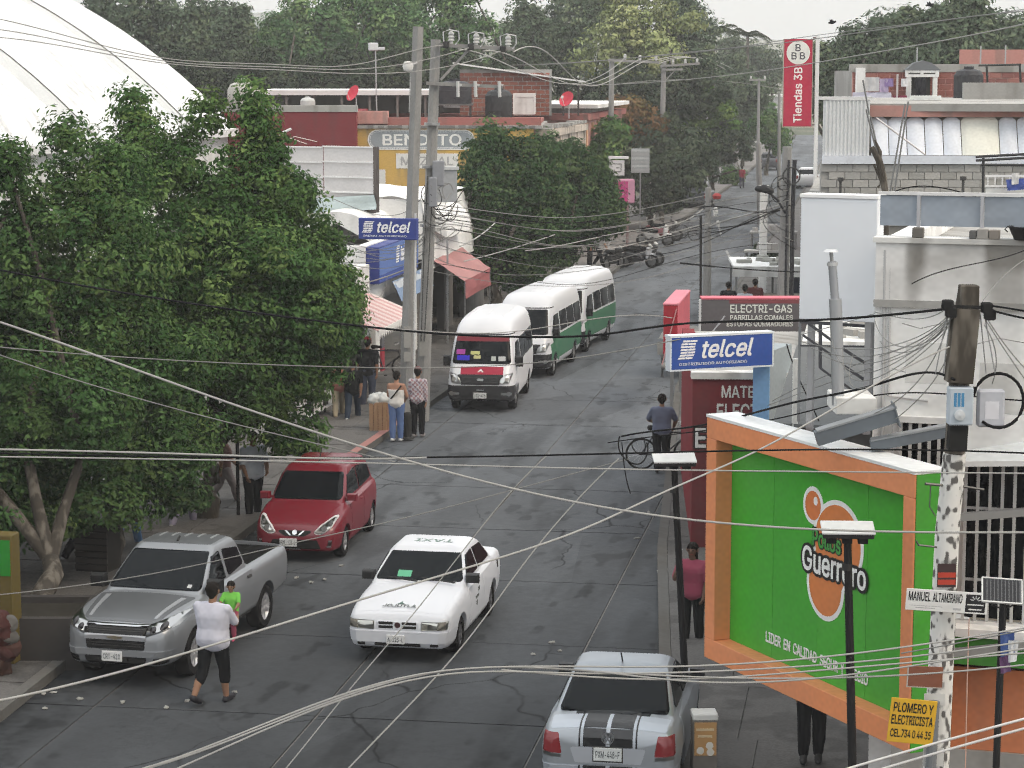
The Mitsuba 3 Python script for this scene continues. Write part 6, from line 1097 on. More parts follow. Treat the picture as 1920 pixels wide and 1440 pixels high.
tl = rp([(0.56, 0.72), (0.81, 0.74), (0.79, 0.97), (0.60, 0.97)], 0.02); c.pair('tail_light', tl, 'y', -2.4, -1.7, (0.003, -0.014, 0), 'paint', RED); c.pair('reverse_light', rp([(0.565, 0.675), (0.80, 0.69), (0.80, 0.735), (0.57, 0.715)], 0.008), 'y', -2.4, -1.7, (0.003, -0.016, 0), 'chrome', (0.45, 0.45, 0.44))
c.add('bumper', patch(b, rect(-0.9, 0.9, 0.34, 0.58, 0.0), 'y', -2.5, -1.85, (0, -0.024, 0)), 'metalpaint', (0.40, 0.43, 0.48)); c.mirrors(0.52, 0.99, 0.80, (0.02, 0.02, 0.022), (0.19, 0.1, 0.13)); c.add('antenna', tube([(0, -0.55, 1.475), (0, -0.72, 1.62)], 0.010), 'satin', (0.01, 0.01, 0.01))
c.add('exhaust_valance', patch(b, rect(-0.6, 0.6, 0.24, 0.33, 0.01), 'y', -2.5, -1.8, (0, -0.01, 0)), 'satin', (0.02, 0.02, 0.02))
# ---------------------------------------------------------------- the minibuses
VPROF = np.array([(0, 0), (0.86, 0), (0.94, 0.04), (0.985, 0.12), (1.0, 0.34), (0.99, 0.46), (0.955, 0.62), (0.90, 0.80), (0.84, 0.90), (0.74, 0.965), (0.5, 0.995), (0.25, 1.005), (0, 1.008)])
def minibus(lab, p, h, green, tank_lower, plate, front_band, L=4.75, dark_front=False, group='minibuses in a row along the kerb'):
    c = Car('minibus', lab, 'minibus', p, h, (0.60, 0.61, 0.63), group=group); F_ = L / 2
    st = [(-F_, 0.78, 0.42, 2.05), (-F_ + 0.08, 0.83, 0.32, 2.2), (-F_ + 0.5, 0.845, 0.26, 2.27), (0, 0.85, 0.24, 2.28), (F_ - 1.35, 0.85, 0.24, 2.25), (F_ - 0.95, 0.85, 0.24, 2.14), (F_ - 0.72, 0.85, 0.24, 2.0), (F_ - 0.38, 0.845, 0.25, 1.52), (F_ - 0.22, 0.835, 0.27, 1.20), (F_ - 0.08, 0.81, 0.29, 1.00), (F_ - 0.01, 0.76, 0.32, 0.90), (F_ + 0.02, 0.66, 0.36, 0.78)]
    b = c.shell(loft(st, VPROF, 70), (F_ - 0.82, -F_ + 1.15), 0.36, 0.87); c.wheels((F_ - 0.82, -F_ + 1.15), 0.32, 0.82, (0.35, 0.35, 0.35), 8)
    c.add('windscreen', patch(b, rp([(-0.74, 1.20), (0.74, 1.20), (0.655, 1.86), (-0.655, 1.86)], 0.05), 'y', F_ - 1.0, F_ + 0.2, (0, 0.014, 0.004)), 'carglass')
    c.add('rear_window', patch(b, rect(-0.6, 0.6, 1.2, 1.75, 0.05), 'y', -F_ - .2, -F_ + .5, (0, -0.01, 0)), 'carglass')
    c.pair('front_side_window', rp([(F_ - 1.40, 1.20), (F_ - 0.52, 1.20), (F_ - 0.85, 1.68), (F_ - 1.40, 1.70)], 0.03), 'x', 0.4, 1.0, (0.012, 0, 0), 'carglass', None)
    n = 3 if L < 4.9 else 3; y0, y1 = -F_ + 0.22, F_ - 1.52
    for i in range(n):
        a, d = y0 + (y1 - y0) * i / n, y0 + (y1 - y0) * (i + 1) / n; c.pair('side_window', rect(a + 0.05, d - 0.05, 1.18, 1.72, 0.05), 'x', 0.4, 1.0, (0.012, 0, 0), 'carglass', None)
    c.pair('door', rp([(F_ - 1.46, 0.36), (F_ - 0.62, 0.60), (F_ - 0.50, 1.15), (F_ - 1.46, 1.15)], 0.04), 'x', 0.5, 1.0, (0.005, 0, 0), 'paint', green or c.paint)
    c.add('sliding_door', patch(b, rect(F_ - 2.6, F_ - 1.50, 0.36, 1.12, 0.03), 'x', 0.5, 1.0, (0.006, 0, 0)), 'paint', green or c.paint); c.add('front_trim_line', patch(b, rect(-0.80, 0.80, 1.885, 1.91, 0.0), 'y', F_ - 1.1, F_ + 0.2, (0, 0.01, 0.004)), 'satin', (0.05, 0.05, 0.055))
    if green:
        c.pair('green_side', rp([(-F_ + 0.05, 0.45), (F_ - 0.30, 0.45), (F_ - 0.30, 0.92), (F_ - 1.5, 1.12), (-F_ + 0.05, 1.12)], 0.02), 'x', 0.5, 1.0, (0.003, 0, 0), 'paint', green)
    hd = rp([(0.46, 0.72), (0.72, 0.74), (0.80, 0.98), (0.62, 0.96), (0.50, 0.86)], 0.02); c.pair('headlight', hd, 'y', F_ - 0.6, F_ + 0.2, (0, 0.014, 0.002), 'chrome', (0.55, 0.55, 0.53)); c.pair('headlight_lamp', Point(0.66, 0.84).buffer(0.05), 'y', F_ - 0.6, F_ + 0.2, (0, 0.022, 0.002), 'satin', (0.30, 0.30, 0.28))
    c.add('grille', patch(b, rp([(-0.47, 0.70), (0.47, 0.70), (0.58, 0.95), (-0.58, 0.95)], 0.02), 'y', F_ - 0.5, F_ + 0.2, (0, 0.012, 0.002)), 'satin', (0.025, 0.025, 0.027) if not dark_front else (0.02, 0.02, 0.02)); c.add('grille_slat', [patch(b, rect(-0.44, 0.44, z, z + 0.015, 0), 'y', F_ - 0.5, F_ + 0.2, (0, 0.02, 0.002)) for z in (0.76, 0.87)], 'satin', (0.06, 0.06, 0.06))
    c.add('badge', patch(b, rect(-0.08, 0.08, 0.80, 0.86, 0.02), 'y', F_ - 0.5, F_ + 0.2, (0, 0.028, 0.002)), 'chrome', (0.75, 0.75, 0.75)); c.add('bumper', patch(b, rect(-0.95, 0.95, 0.30, 0.68, 0.0), 'y', F_ - 0.75, F_ + 0.3, (0, 0.03, 0)), 'satin', (0.03, 0.03, 0.032)); c.pair('fog_light', unary_union([rect(0.52, 0.79, 0.455, 0.515, 0.015), Point(0.72, 0.485).buffer(0.055)]), 'y', F_ - 0.6, F_ + 0.3, (0, 0.04, 0), 'chrome', (0.66, 0.66, 0.64))
    c.add('bumper_strip', patch(b, rect(-0.09, 0.09, 0.555, 0.59, 0.008), 'y', F_ - 0.5, F_ + 0.3, (0, 0.04, 0)), 'chrome', (0.75, 0.75, 0.75)); c.plate(0.0, 0.44, F_ + 0.085, 1, plate, 0.14, 0.32); c.mirrors(F_ - 0.62, 1.10, 0.86, (0.015, 0.015, 0.016), (0.17, 0.09, 0.26))
    if front_band:
        k = c.add('red_banner', patch(b, rect(-0.56, 0.50, 0.955, 1.13, 0.005), 'y', F_ - 0.6, F_ + 0.2, (0, 0.014, 0.004)), 'satin', (0.36, 0.02, 0.05)); c.add('banner_mark', patch(b, unary_union([Polygon([(-0.08, 1.01), (0.0, 1.09), (0.08, 1.01), (0.03, 1.01), (0.03, 1.03), (-0.03, 1.03), (-0.03, 1.01)])]), 'y', F_ - 0.6, F_ + 0.2, (0, 0.02, 0.006)), 'satin', (0.7, 0.7, 0.7), parent=k)
        c.add('windscreen_strip', patch(b, rp([(-0.67, 1.73), (0.67, 1.73), (0.655, 1.855), (-0.655, 1.855)], 0.01), 'y', F_ - 1.0, F_ + 0.2, (0, 0.020, 0.006)), 'satin', (0.16, 0.02, 0.03))
        for x0, x1, z0, z1, cl in ((0.30, 0.62, 1.28, 1.40, (0.03, 0.02, 0.45)), (0.42, 0.64, 1.42, 1.54, (0.34, 0.05, 0.28)), (0.05, 0.28, 1.42, 1.50, (0.50, 0.50, 0.20)), (0.02, 0.20, 1.32, 1.40, (0.48, 0.46, 0.22)), (-0.36, -0.24, 1.27, 1.38, (0.42, 0.45, 0.42)), (-0.60, -0.42, 1.27, 1.38, (0.45, 0.46, 0.46))): c.add('windscreen_card', patch(b, rect(x0, x1, z0, z1, 0.01), 'y', F_ - 1.0, F_ + 0.2, (0, 0.018, 0.005)), 'satin', cl)
    else: c.add('windscreen_card', patch(b, rect(0.05, 0.32, 1.25, 1.34, 0.01), 'y', F_ - 1.0, F_ + 0.2, (0, 0.018, 0.005)), 'satin', (0.42, 0.50, 0.46))
    c.add('roof_rib', [patch(b, rect(x - 0.03, x + 0.03, -F_ + 0.3, F_ - 1.5, 0.02), 'z', 2.1, 2.5, (0, 0, 0.012)) for x in (-0.4, 0.0, 0.4)], 'paint', c.paint); return c
p, h = car_pose(gnd(969, 766), gnd(986, 739), -1, 0.82, 4.75 / 2 - 0.82, heading=PI + math.radians(6.5)); minibus('white minibus at the head of the row, red banner on its nose', p, h, None, True, '123-456', True)
GRN = (0.045, 0.17, 0.085)
p, h = car_pose(gnd(1040, 704), gnd(1074, 684), -1, 0.82, 5.0 / 2 - 0.82, heading=PI + math.radians(12)); minibus('white minibus with green lower flanks, middle one of the row', p, h, GRN, True, '234-567', False, 5.0)
p, h = car_pose(gnd(1103, 659), gnd(1143, 638), -1, 0.82, 5.0 / 2 - 0.82, heading=PI + math.radians(14)); minibus('white minibus with green lower flanks, last of the row', p, h, GRN, True, '345-678', False, 5.0)
# ---------------------------------------------------------------- farther vehicles
q = gnd(1313, 394); c = Car('far_pickup_truck', 'dark pickup truck with a roll bar far up the street', 'pickup truck', V(q[0], q[1] + 2.4, 0), SH + 0.05, (0.05, 0.055, 0.065))
low = loft([(-2.4, 0.85, 0.5, 1.05), (-2.3, 0.9, 0.42, 1.1), (0, 0.92, 0.4, 1.1), (1.6, 0.9, 0.4, 1.05), (2.3, 0.8, 0.42, 0.9), (2.4, 0.7, 0.45, 0.8)], n=24); cab = cabin([(1.0, -0.5, 1.1, 0.8, 0.8), (1.1, -0.48, 1.0, 0.78, 0.78), (1.7, -0.35, 0.4, 0.66, 0.66)], 0.1, 0.03)
b = c.shell((low - man(bx(-0.78, 0.78, -2.28, -0.6, 0.7, 1.6))) + cab, (1.5, -1.4), 0.4, 0.93); c.wheels((1.5, -1.4), 0.36, 0.88); c.add('rear_window', patch(b, rect(-0.6, 0.6, 1.2, 1.6, 0.05), 'y', -0.8, -0.2, (0, -0.012, 0)), 'carglass'); c.add('rear_bumper', bx(-0.85, 0.85, -2.52, -2.40, 0.45, 0.58), 'chrome', (0.6, 0.6, 0.6), False); c.pair('tail_light', rect(0.74, 0.86, 0.7, 1.0, 0.01), 'y', -2.6, -2.2, (0, -0.01, 0), 'satin', RED)
c.add('roll_bar', [tube([(-0.75, -0.75, 1.1), (-0.72, -0.72, 1.82), (0.72, -0.72, 1.82), (0.75, -0.75, 1.1)], 0.04), tube([(-0.75, -2.2, 1.1), (-0.72, -0.8, 1.8)], 0.03), tube([(0.75, -2.2, 1.1), (0.72, -0.8, 1.8)], 0.03)], 'steel', (0.5, 0.5, 0.5))
for lab, px, py, hd, cl in (('white hatchback parked on the far right side by the street poles', 1516, 352, 0.2, (0.62, 0.63, 0.64)), ('far dark car on the right side under the utility pole', 1443, 318, 0.16, (0.05, 0.05, 0.06))):
    q = gnd(px, py); c = Car('far_car', lab, 'car', V(q[0], q[1], 0), hd, cl)
    low = loft([(-1.9, 0.7, 0.4, 0.9), (-1.8, 0.8, 0.25, 1.0), (0, 0.83, 0.2, 0.98), (1.2, 0.82, 0.2, 0.88), (1.85, 0.7, 0.25, 0.65)], n=20); cab = cabin([(0.9, -1.75, 1.0, 0.74, 0.74), (1.0, -1.7, 0.85, 0.73, 0.73), (1.46, -1.4, 0.1, 0.56, 0.56)], 0.12, 0.04); b = c.shell(low + cab, (1.15, -1.25), 0.34, 0.86); c.wheels((1.15, -1.25), 0.3, 0.8)
    c.add('rear_window', patch(b, rect(-0.6, 0.6, 1.05, 1.36, 0.05), 'y', -1.9, -1.2, (0, -0.012, 0)), 'carglass'); c.pair('side_window', rp([(-1.3, 1.05), (0.6, 1.03), (0.2, 1.36), (-1.2, 1.36)], 0.05), 'x', 0.3, 1, (0.012, 0, 0), 'carglass', None); c.pair('tail_light', rect(0.6, 0.78, 0.72, 0.95, 0.02), 'y', -2.1, -1.6, (0, -0.01, 0), 'satin', RED)
# ================================================================ people (own frames: y forward, x to their right, z up; lengths in body heights until scaled)
def ball(c, r, n=14): return Manifold.sphere(float(r), n).translate([float(x) for x in c])
def hull(*bs): return Manifold.batch_hull([ball(c, r) for c, r in bs])
def union(ms): return Manifold.batch_boolean(list(ms), manifold3d.OpType.Add)
def softened(m, L=0.02, it=6):
    t = mesh_of(m.refine_to_length(L)); trimesh.smoothing.filter_taubin(t, iterations=it); return t
POSES = {'stand': dict(legs=((3, 4), (-3, 4)), arms=((-4, 8, 12), (4, 8, 12))),
         'walk': dict(legs=((24, 10), (-20, 22)), arms=((-20, 8, 15), (20, 8, 22))),
         'stride': dict(legs=((20, 4), (-24, 34)), arms=((28, 16, 80), (20, 20, 60))),
         'carry': dict(legs=((11, 4), (-13, 26)), arms=((34, 10, 95), (38, 14, 100))),
         'phone': dict(legs=((4, 4), (-4, 4)), arms=((34, 12, 118), (6, 12, 25)))}
def person(lab, p, heading, h, pose='stand', skin=(0.24, 0.135, 0.09), hair=(0.010, 0.008, 0.007), long_hair=0.0, top=(0.5, 0.5, 0.5), sleeve=0.55, bare_back=False, bottom=(0.03, 0.03, 0.035), leg_len=1.0, shoes=(0.05, 0.05, 0.05), cap=None, head_turn=0.0, head_tilt=0.0, broad=1.0, pattern=None, group=None, lean=0.0, legs=None, arms=None, child=False, skirt=None, strap=None, z=None):
    k = thing('person', lab, 'person', group); P = POSES[pose]; lg = legs or P['legs']; am = arms or P['arms']
    sk, sh_, tr, se = [], [], [], []
    hz = 0.52; hipx, shx = 0.052 * broad, 0.098 * broad
    L_ = lambda a: math.radians(a)
    R0 = np.array([[1, 0, 0], [0, math.cos(L_(lean)), math.sin(L_(lean))], [0, -math.sin(L_(lean)), math.cos(L_(lean))]]); rt = lambda v: R0 @ (np.asarray(v, float) - V(0, 0, hz)) + V(0, 0, hz)
    foot_z = []
    B = 0.0
    pel = [(V(s * 0.042 * broad, 0.0, hz + 0.005), 0.062 * broad) for s in (-1, 1)] + [(V(s * 0.04 * broad, -0.012, hz + 0.03), 0.062 * broad) for s in (-1, 1)]
    wst = [(rt((s * 0.040 * broad, 0.0, 0.62)), 0.056 * broad) for s in (-1, 1)]
    chs = [(rt((s * 0.048 * broad, 0.008, 0.725)), 0.064 * broad) for s in (-1, 1)] + [(rt((s * 0.085 * broad, -0.004, 0.785)), 0.040) for s in (-1, 1)] + [(rt((0, -0.006, 0.80)), 0.042)]
    g = lambda bs, d: [(c, r + d) for c, r in bs]
    sk += [hull(*pel, *wst), hull(*wst, *chs)]; sh_ += [hull(*g(wst, 0.009), *g(chs, 0.008)), hull(*g(wst, 0.010), *g([(c - V(0, 0, 0.0), r) for c, r in pel], 0.010))]; tr += [hull(*g(pel, 0.006), *g([(c - V(0, 0, 0.03), r) for c, r in wst], 0.004))]
    nk, hd = rt((0, 0.0, 0.83)), rt((0, 0.012, 0.928)); sk.append(hull((rt((0, -0.005, 0.81)), 0.036), (rt((0, 0.0, 0.86)), 0.031)))
    legsk, shoe_m = [], []
    for s, (a, kb) in zip((1, -1), lg):
        hp = V(s * hipx, 0, hz); kn = hp + 0.245 * V(0.0, math.sin(L_(a)), -math.cos(L_(a))); an = kn + 0.235 * V(0.0, math.sin(L_(a - kb)), -math.cos(L_(a - kb)))
        f = V(0, math.cos(L_((a - kb) * 0.6)), math.sin(L_((a - kb) * 0.6))) ; toe = an + f * 0.105 - V(0, 0, 0.022); heel = an - f * 0.02 - V(0, 0, 0.018)
        sk += [hull((hp, 0.056), (kn, 0.036)), hull((kn, 0.036), (kn * .62 + an * .38 - V(0, 0.008, 0), 0.034), (an, 0.022)), hull((an, 0.022), (heel, 0.020)), hull((heel, 0.020), (toe, 0.018))]
        foot_z.append(min(heel[2], toe[2]) - 0.024)
        e = kn + (an - kn) * max(0.0, (leg_len - 0.5) * 2 - 0.06); dk = 0.012
        if leg_len > 0.5: tr += [hull((hp, 0.056 + dk), (kn, 0.036 + dk)), hull((kn, 0.036 + dk), (kn * .5 + e * .5, 0.036 + dk), (e, (0.024 if leg_len > 0.9 else 0.032) + dk))]
        else: e = hp + (kn - hp) * leg_len * 2; tr += [hull((hp, 0.058 + dk), (e, 0.046 + dk))]
        se += [hull((an - V(0, 0, 0.004), 0.025), (heel, 0.025), (toe * .5 + heel * .5, 0.027)), hull((heel, 0.025), (toe * .6 + heel * .4, 0.027), (toe, 0.022))]
    hands = {}
    for s, (a, ab, el) in zip((1, -1), am):
        so = rt((s * shx, -0.004, 0.795)); d = V(s * math.sin(L_(ab)), math.sin(L_(a)) * math.cos(L_(ab)), -math.cos(L_(a)) * math.cos(L_(ab))); eb = so + 0.165 * d
        b = a + el; d2 = V(-s * math.sin(L_(ab * 0.4 if el < 40 else 22)), math.sin(L_(b)), -math.cos(L_(b))); d2 /= np.linalg.norm(d2); wr = eb + 0.142 * d2
        sk += [hull((so, 0.036), (eb, 0.026)), hull((eb, 0.026), (eb * .65 + wr * .35, 0.027), (wr, 0.018))]
        if sleeve > 0:
            if sleeve <= 0.55: e = so + (eb - so) * min(1, sleeve / 0.55 * .85); sh_.append(hull((so, 0.043), (e, 0.038)))
            else: sh_ += [hull((so, 0.043), (eb, 0.035)), hull((eb, 0.035), (eb + (wr - eb) * min(1, (sleeve - .5) * 2), 0.027))]
        sd = np.cross(d2, V(0, 1, 0.3)); sd = sd / np.linalg.norm(sd); nn = np.cross(d2, sd); pl = wr + d2 * 0.045
        sk += [hull((wr, 0.015), (pl + nn * 0.016, 0.011), (pl - nn * 0.016, 0.011))]
        for j, (o, l) in enumerate(((0.018, 0.040), (0.006, 0.047), (-0.006, 0.044), (-0.018, 0.034))):
            k0 = pl + nn * o; k1 = k0 + (d2 * .9 + sd * (-s) * .25) * l * .55; k2 = k1 + (d2 * .6 + sd * (-s) * .7) * l * .5; sk += [hull((k0, 0.0068), (k1, 0.006)), hull((k1, 0.006), (k2, 0.0052))]
        t0 = wr + d2 * 0.015 + nn * 0.014; t1 = t0 + d2 * 0.025 + nn * 0.018; sk += [hull((t0, 0.009), (t1, 0.007)), hull((t1, 0.007), (t1 + d2 * 0.018 - sd * s * 0.006, 0.006))]
        hands[s] = pl
    sc = 1.25 if child else 1.0; rx = lambda c: hd + (np.array([[math.cos(head_turn), math.sin(head_turn), 0], [-math.sin(head_turn), math.cos(head_turn), 0], [0, 0, 1]]) @ (np.array([[1, 0, 0], [0, math.cos(head_tilt), math.sin(head_tilt)], [0, -math.sin(head_tilt), math.cos(head_tilt)]]) @ (np.asarray(c, float) * sc)))
    sk += [hull((rx((0, -0.012, 0.020)), 0.050 * sc), (rx((0, 0.012, 0.012)), 0.046 * sc)), hull((rx((0, 0.012, 0.010)), 0.044 * sc), (rx((0, 0.020, -0.042)), 0.024 * sc), (rx((0, 0.0, -0.034)), 0.030 * sc)), hull((rx((0, 0.056, 0.004)), 0.006 * sc), (rx((0, 0.063, -0.010)), 0.007 * sc)), hull((rx((0, 0.02, -0.03)), 0.026 * sc), (nk + V(0, 0, 0.01), 0.028))]
    for s in (-1, 1): sk.append(hull((rx((s * 0.052, -0.004, 0.008)), 0.010 * sc), (rx((s * 0.050, -0.002, -0.012)), 0.007 * sc)))
    zo = -min(foot_z) if z is None else z; M = place(V(p[0], p[1], p[2] + zo * h), -heading, h)
    q = lambda nm, m, mat, c, sm=True, join=False, lab_=None: part(k, nm, m, mat, c, sm, M=M, join=join, label=lab_)
    q('body', softened(union(sk), 0.016, 5), 'matte', skin)
    def creased(t, a=0.013):
        t.vertices += t.vertex_normals * ((meshkit.fbm(t.vertices * V(17, 17, 9) + len(t.vertices) * 0.013, 3, 5) - 0.5) * a)[:, None]; return t
    shirt = union(sh_)
    if bare_back: shirt = shirt - Manifold.cube([1, 1, 1], True).translate([0, 0, 1.24])
    ts = creased(softened(shirt, 0.016, 4))
    if pattern:
        fc = ts.triangles_center; ts2 = trimesh.Trimesh(ts.vertices[ts.faces].reshape(-1, 3), np.arange(len(ts.faces) * 3).reshape(-1, 3), process=False)
        idx = (np.floor(fc[:, 2] / 0.032).astype(int) + np.floor((fc[:, 0] + fc[:, 1]) / 0.032).astype(int)) % len(pattern); q('shirt', ts2, 'matte', np.repeat(np.array(pattern)[idx], 3, 0), False)
    else: q('shirt', ts, 'matte', top)
    if skirt: tr = [hull(*g(pel, 0.012), (V(0, 0, hz - 0.30), 0.10))]
    q('trousers' if not skirt else 'skirt', creased(softened(union(tr), 0.016, 3), 0.016), 'matte', bottom)
    for i in (0, 2): q('shoe', softened(union(se[i:i + 2]), 0.02, 2), 'matte', shoes)
    hr = [hull((rx((0, -0.016, 0.024)), 0.0555 * sc), (rx((0, 0.004, 0.026)), 0.0515 * sc), (rx((0, -0.022, -0.004)), 0.047 * sc))]
    if long_hair: hr.append(hull((rx((0, -0.022, 0.0)), 0.048 * sc), (rx((0.0, -0.035, -0.06)), 0.040 * sc), (rt((0, -0.062, 0.928 - 0.11 - long_hair)), 0.034)))
    else: hr.append(hull((rx((0, -0.03, -0.01)), 0.036 * sc), (rx((0, -0.026, -0.036)), 0.026 * sc)))
    q('hair', mesh_of(union(hr)), 'matte', hair)
    if cap:
        kc = q('cap', mesh_of(union([hull((rx((0, -0.012, 0.036)), 0.054 * sc), (rx((0, 0.008, 0.034)), 0.051 * sc))]) - Manifold.cube([1, 1, 1], True).translate([float(x) for x in rx((0, 0, -0.49 / sc))])), 'matte', cap); q('cap_peak', mesh_of(hull((rx((0.03, 0.04, 0.016)), 0.008), (rx((-0.03, 0.04, 0.016)), 0.008), (rx((0.018, 0.095, 0.006)), 0.007), (rx((-0.018, 0.095, 0.006)), 0.007))), 'matte', cap)
    for s in (-1, 1): q('eye', mesh_of(ball(rx((s * 0.020, 0.0535, 0.010)), 0.0075 * sc)), 'satin', (0.02, 0.015, 0.012))
    q('mouth', mesh_of(hull((rx((0.012, 0.047, -0.030)), 0.0045), (rx((-0.012, 0.047, -0.030)), 0.0045))), 'matte', (0.20, 0.06, 0.05))
    if strap: q('bag_strap', tube([rt((0.085, -0.045, 0.80)), rt((0.03, -0.082 * broad, 0.72)), rt((-0.045, -0.078 * broad, 0.63)), rt((-0.09, -0.02, 0.58))], 0.011, 6), 'matte', strap)
    return k, M, hands
def at_M(M, v): return (M @ np.array([*v, 1.0]))[:3]
def bag(lab, p, w, h, col, mat='matte', cat='bag', name='bag'):
    k = thing(name, lab, cat); m = hull((V(-w * .38, 0, h * .12), w * .12), (V(w * .38, 0, h * .12), w * .12), (V(-w * .30, 0, h * .85), w * .09), (V(w * .30, 0, h * .85), w * .09), (V(0, w * .12, h * .3), w * .15), (V(0, -w * .12, h * .3), w * .15))
    part(k, 'body', mesh_of(m), mat, col, True, M=place(p)); part(k, 'handle', tube([(-w * .2, 0, h * .9), (-w * .14, 0, h * 1.25), (w * .14, 0, h * 1.25), (w * .2, 0, h * .9)], 0.01), mat, col, M=place(p)); return k
AWAY = SH
# the man carrying a child across the street
g0 = gnd(402, 1318); k, M, hd_ = person('man in a pale grey T shirt and black shorts walking away, carrying a child', g0, AWAY + 0.25, 1.66, 'carry', top=(0.50, 0.50, 0.56), sleeve=0.55, bottom=(0.008, 0.009, 0.010), leg_len=0.72, shoes=(0.03, 0.03, 0.035), broad=1.32)
person('small child in a bright green top held against the man\'s right shoulder', at_M(M, (0.085, 0.15, 0.475)), AWAY + 0.25 + PI - 0.3, 0.82, 'stand', top=(0.15, 0.48, 0.07), bottom=(0.30, 0.07, 0.11), shoes=(0.60, 0.10, 0.18), legs=((40, 60), (40, 60)), arms=((50, 14, 30), (40, 14, 30)), child=True, z=0.02, broad=1.1)
# on the left sidewalk by the parked cars
person('man in a pale T shirt and dark apron standing beside the red hatchback', gnd(476, 975), AWAY + 2.4, 1.68, 'stand', top=(0.50, 0.54, 0.58), bottom=(0.012, 0.014, 0.015), broad=1.2, skirt=None, arms=((10, 10, 25), (16, 10, 40)))
person('person in a brown top half hidden behind the gnarled trunk', gnd(424, 950), AWAY + 1.2, 1.55, 'walk', top=(0.16, 0.09, 0.075), bottom=(0.26, 0.22, 0.21), shoes=(0.5, 0.5, 0.5), long_hair=0.05)
w4 = person('woman in a dark top and pale pinkish jeans walking behind the pickup', gnd(346, 992), AWAY + 0.1, 1.62, 'walk', top=(0.020, 0.020, 0.024), bottom=(0.28, 0.26, 0.34), long_hair=0.06, shoes=(0.3, 0.3, 0.3)); bag('brown handbag carried by the woman in the dark top', w4[2][-1] @ (w4[1][:3, :3].T) + w4[1][:3, 3] - V(0, 0, .30), 0.24, 0.22, (0.07, 0.045, 0.03)); bag('dusty pink bag at the hip of the woman in the dark top', w4[2][1] @ (w4[1][:3, :3].T) + w4[1][:3, 3] - V(0, 0.05, .24), 0.27, 0.22, (0.30, 0.14, 0.18))
w5 = person('woman in a white top and light blue jeans walking behind the pickup cab', gnd(240, 1034), AWAY + 0.1, 1.66, 'walk', top=(0.55, 0.54, 0.53), bottom=(0.13, 0.22, 0.37), long_hair=0.05, shoes=(0.1, 0.1, 0.1), broad=1.1); bag('dark brown bag hanging from the arm of the woman in white', w5[2][1] @ (w5[1][:3, :3].T) + w5[1][:3, 3] + V(0.0, -0.05, -.14), 0.26, 0.26, (0.06, 0.03, 0.025))
person('person in black with white shoes under the tree by the pickup bonnet', gnd(160, 1056), AWAY + 0.5, 1.68, 'walk', top=(0.02, 0.02, 0.02), bottom=(0.008, 0.008, 0.01), shoes=(0.42, 0.42, 0.42))
# the group by the concrete posts
person('tall man in a red cap and black T shirt by the shop wall', gnd(690, 768), AWAY + 0.1, 1.80, 'stand', top=(0.012, 0.013, 0.015), bottom=(0.05, 0.06, 0.09), cap=(0.45, 0.03, 0.05), broad=1.15, shoes=(.3, .3, .3))
person('person in black T shirt and jeans walking before the red cap man', gnd(662, 792), AWAY - 0.1, 1.56, 'walk', top=(0.010, 0.011, 0.012), bottom=(0.025, 0.035, 0.055), shoes=(0.45, 0.45, 0.45), broad=1.18)
person('long haired woman in a faded red top and pale trousers by the goods rack', gnd(636, 788), AWAY - 0.2, 1.52, 'walk', top=(0.32, 0.14, 0.11), sleeve=0.0, bottom=(0.36, 0.31, 0.22), long_hair=0.10, shoes=(0.1, 0.07, 0.06))
person('woman in white strapless top and blue jeans, black strap over her back', gnd(744, 828), AWAY + 0.1, 1.61, 'stand', skin=(0.36, 0.20, 0.14), top=(0.62, 0.60, 0.57), sleeve=0, bare_back=True, bottom=(0.10, 0.155, 0.30), shoes=(0.55, 0.55, 0.55), strap=(0.01, 0.01, 0.01), arms=((14, 16, 50), (20, 14, 70)))
person('man in a red and white plaid shirt and black trousers beside the concrete post', gnd(784, 820), AWAY + 0.1, 1.62, 'stand', sleeve=0.9, pattern=[(0.50, 0.49, 0.50), (0.36, 0.20, 0.21), (0.44, 0.44, 0.47), (0.24, 0.16, 0.19)], bottom=(0.010, 0.010, 0.012), cap=(0.14, 0.06, 0.06), shoes=(0.22, 0.2, 0.2))
# in the street and on the right sidewalk
person('man in a grey blue T shirt and black trousers holding a bicycle in the street', gnd(1240, 886), AWAY - 0.1, 1.66, 'stand', top=(0.13, 0.145, 0.205), bottom=(0.010, 0.011, 0.013), arms=((24, 26, 20), (30, 22, 40)), broad=1.1, legs=((6, 4), (-8, 8)))
person('woman in a pink top and black trousers standing under the orange sign frame', gnd(1297, 1214), AWAY + PI + 0.2, 1.56, 'phone', skin=(0.13, 0.075, 0.055), top=(0.25, 0.055, 0.09), bottom=(0.007, 0.008, 0.009), long_hair=0.12, shoes=(0.02, 0.02, 0.02), broad=1.14)
person('person in dark clothes partly hidden below the green sign box', V(3.62, 26.9, 0.14), AWAY + PI, 1.7, 'stand', top=(0.02, 0.02, 0.02), bottom=(0.015, 0.016, 0.018))
for lab, x, y, Y, tp_, cp in (('person in black behind the gas stove sign, left of three', 1366, 535, 72, (0.012, 0.012, 0.014), None), ('man in a pale shirt and dark cap behind the gas stove sign, middle of three', 1397, 536, 71, (0.40, 0.44, 0.48), (0.03, 0.03, 0.03)), ('person in dark red and white behind the gas stove sign, right of three', 1416, 537, 73, (0.10, 0.03, 0.03), None)):
    q_ = at(x, y, Y); person(lab, V(q_[0], Y, 0.14), AWAY + 0.1, 1.66, 'stand', top=tp_, cap=cp, broad=1.15)
person('person in a red top walking far up the street', gnd(1391, 353), AWAY, 1.62, 'walk', top=(0.22, 0.03, 0.045), bottom=(0.05, 0.05, 0.07))
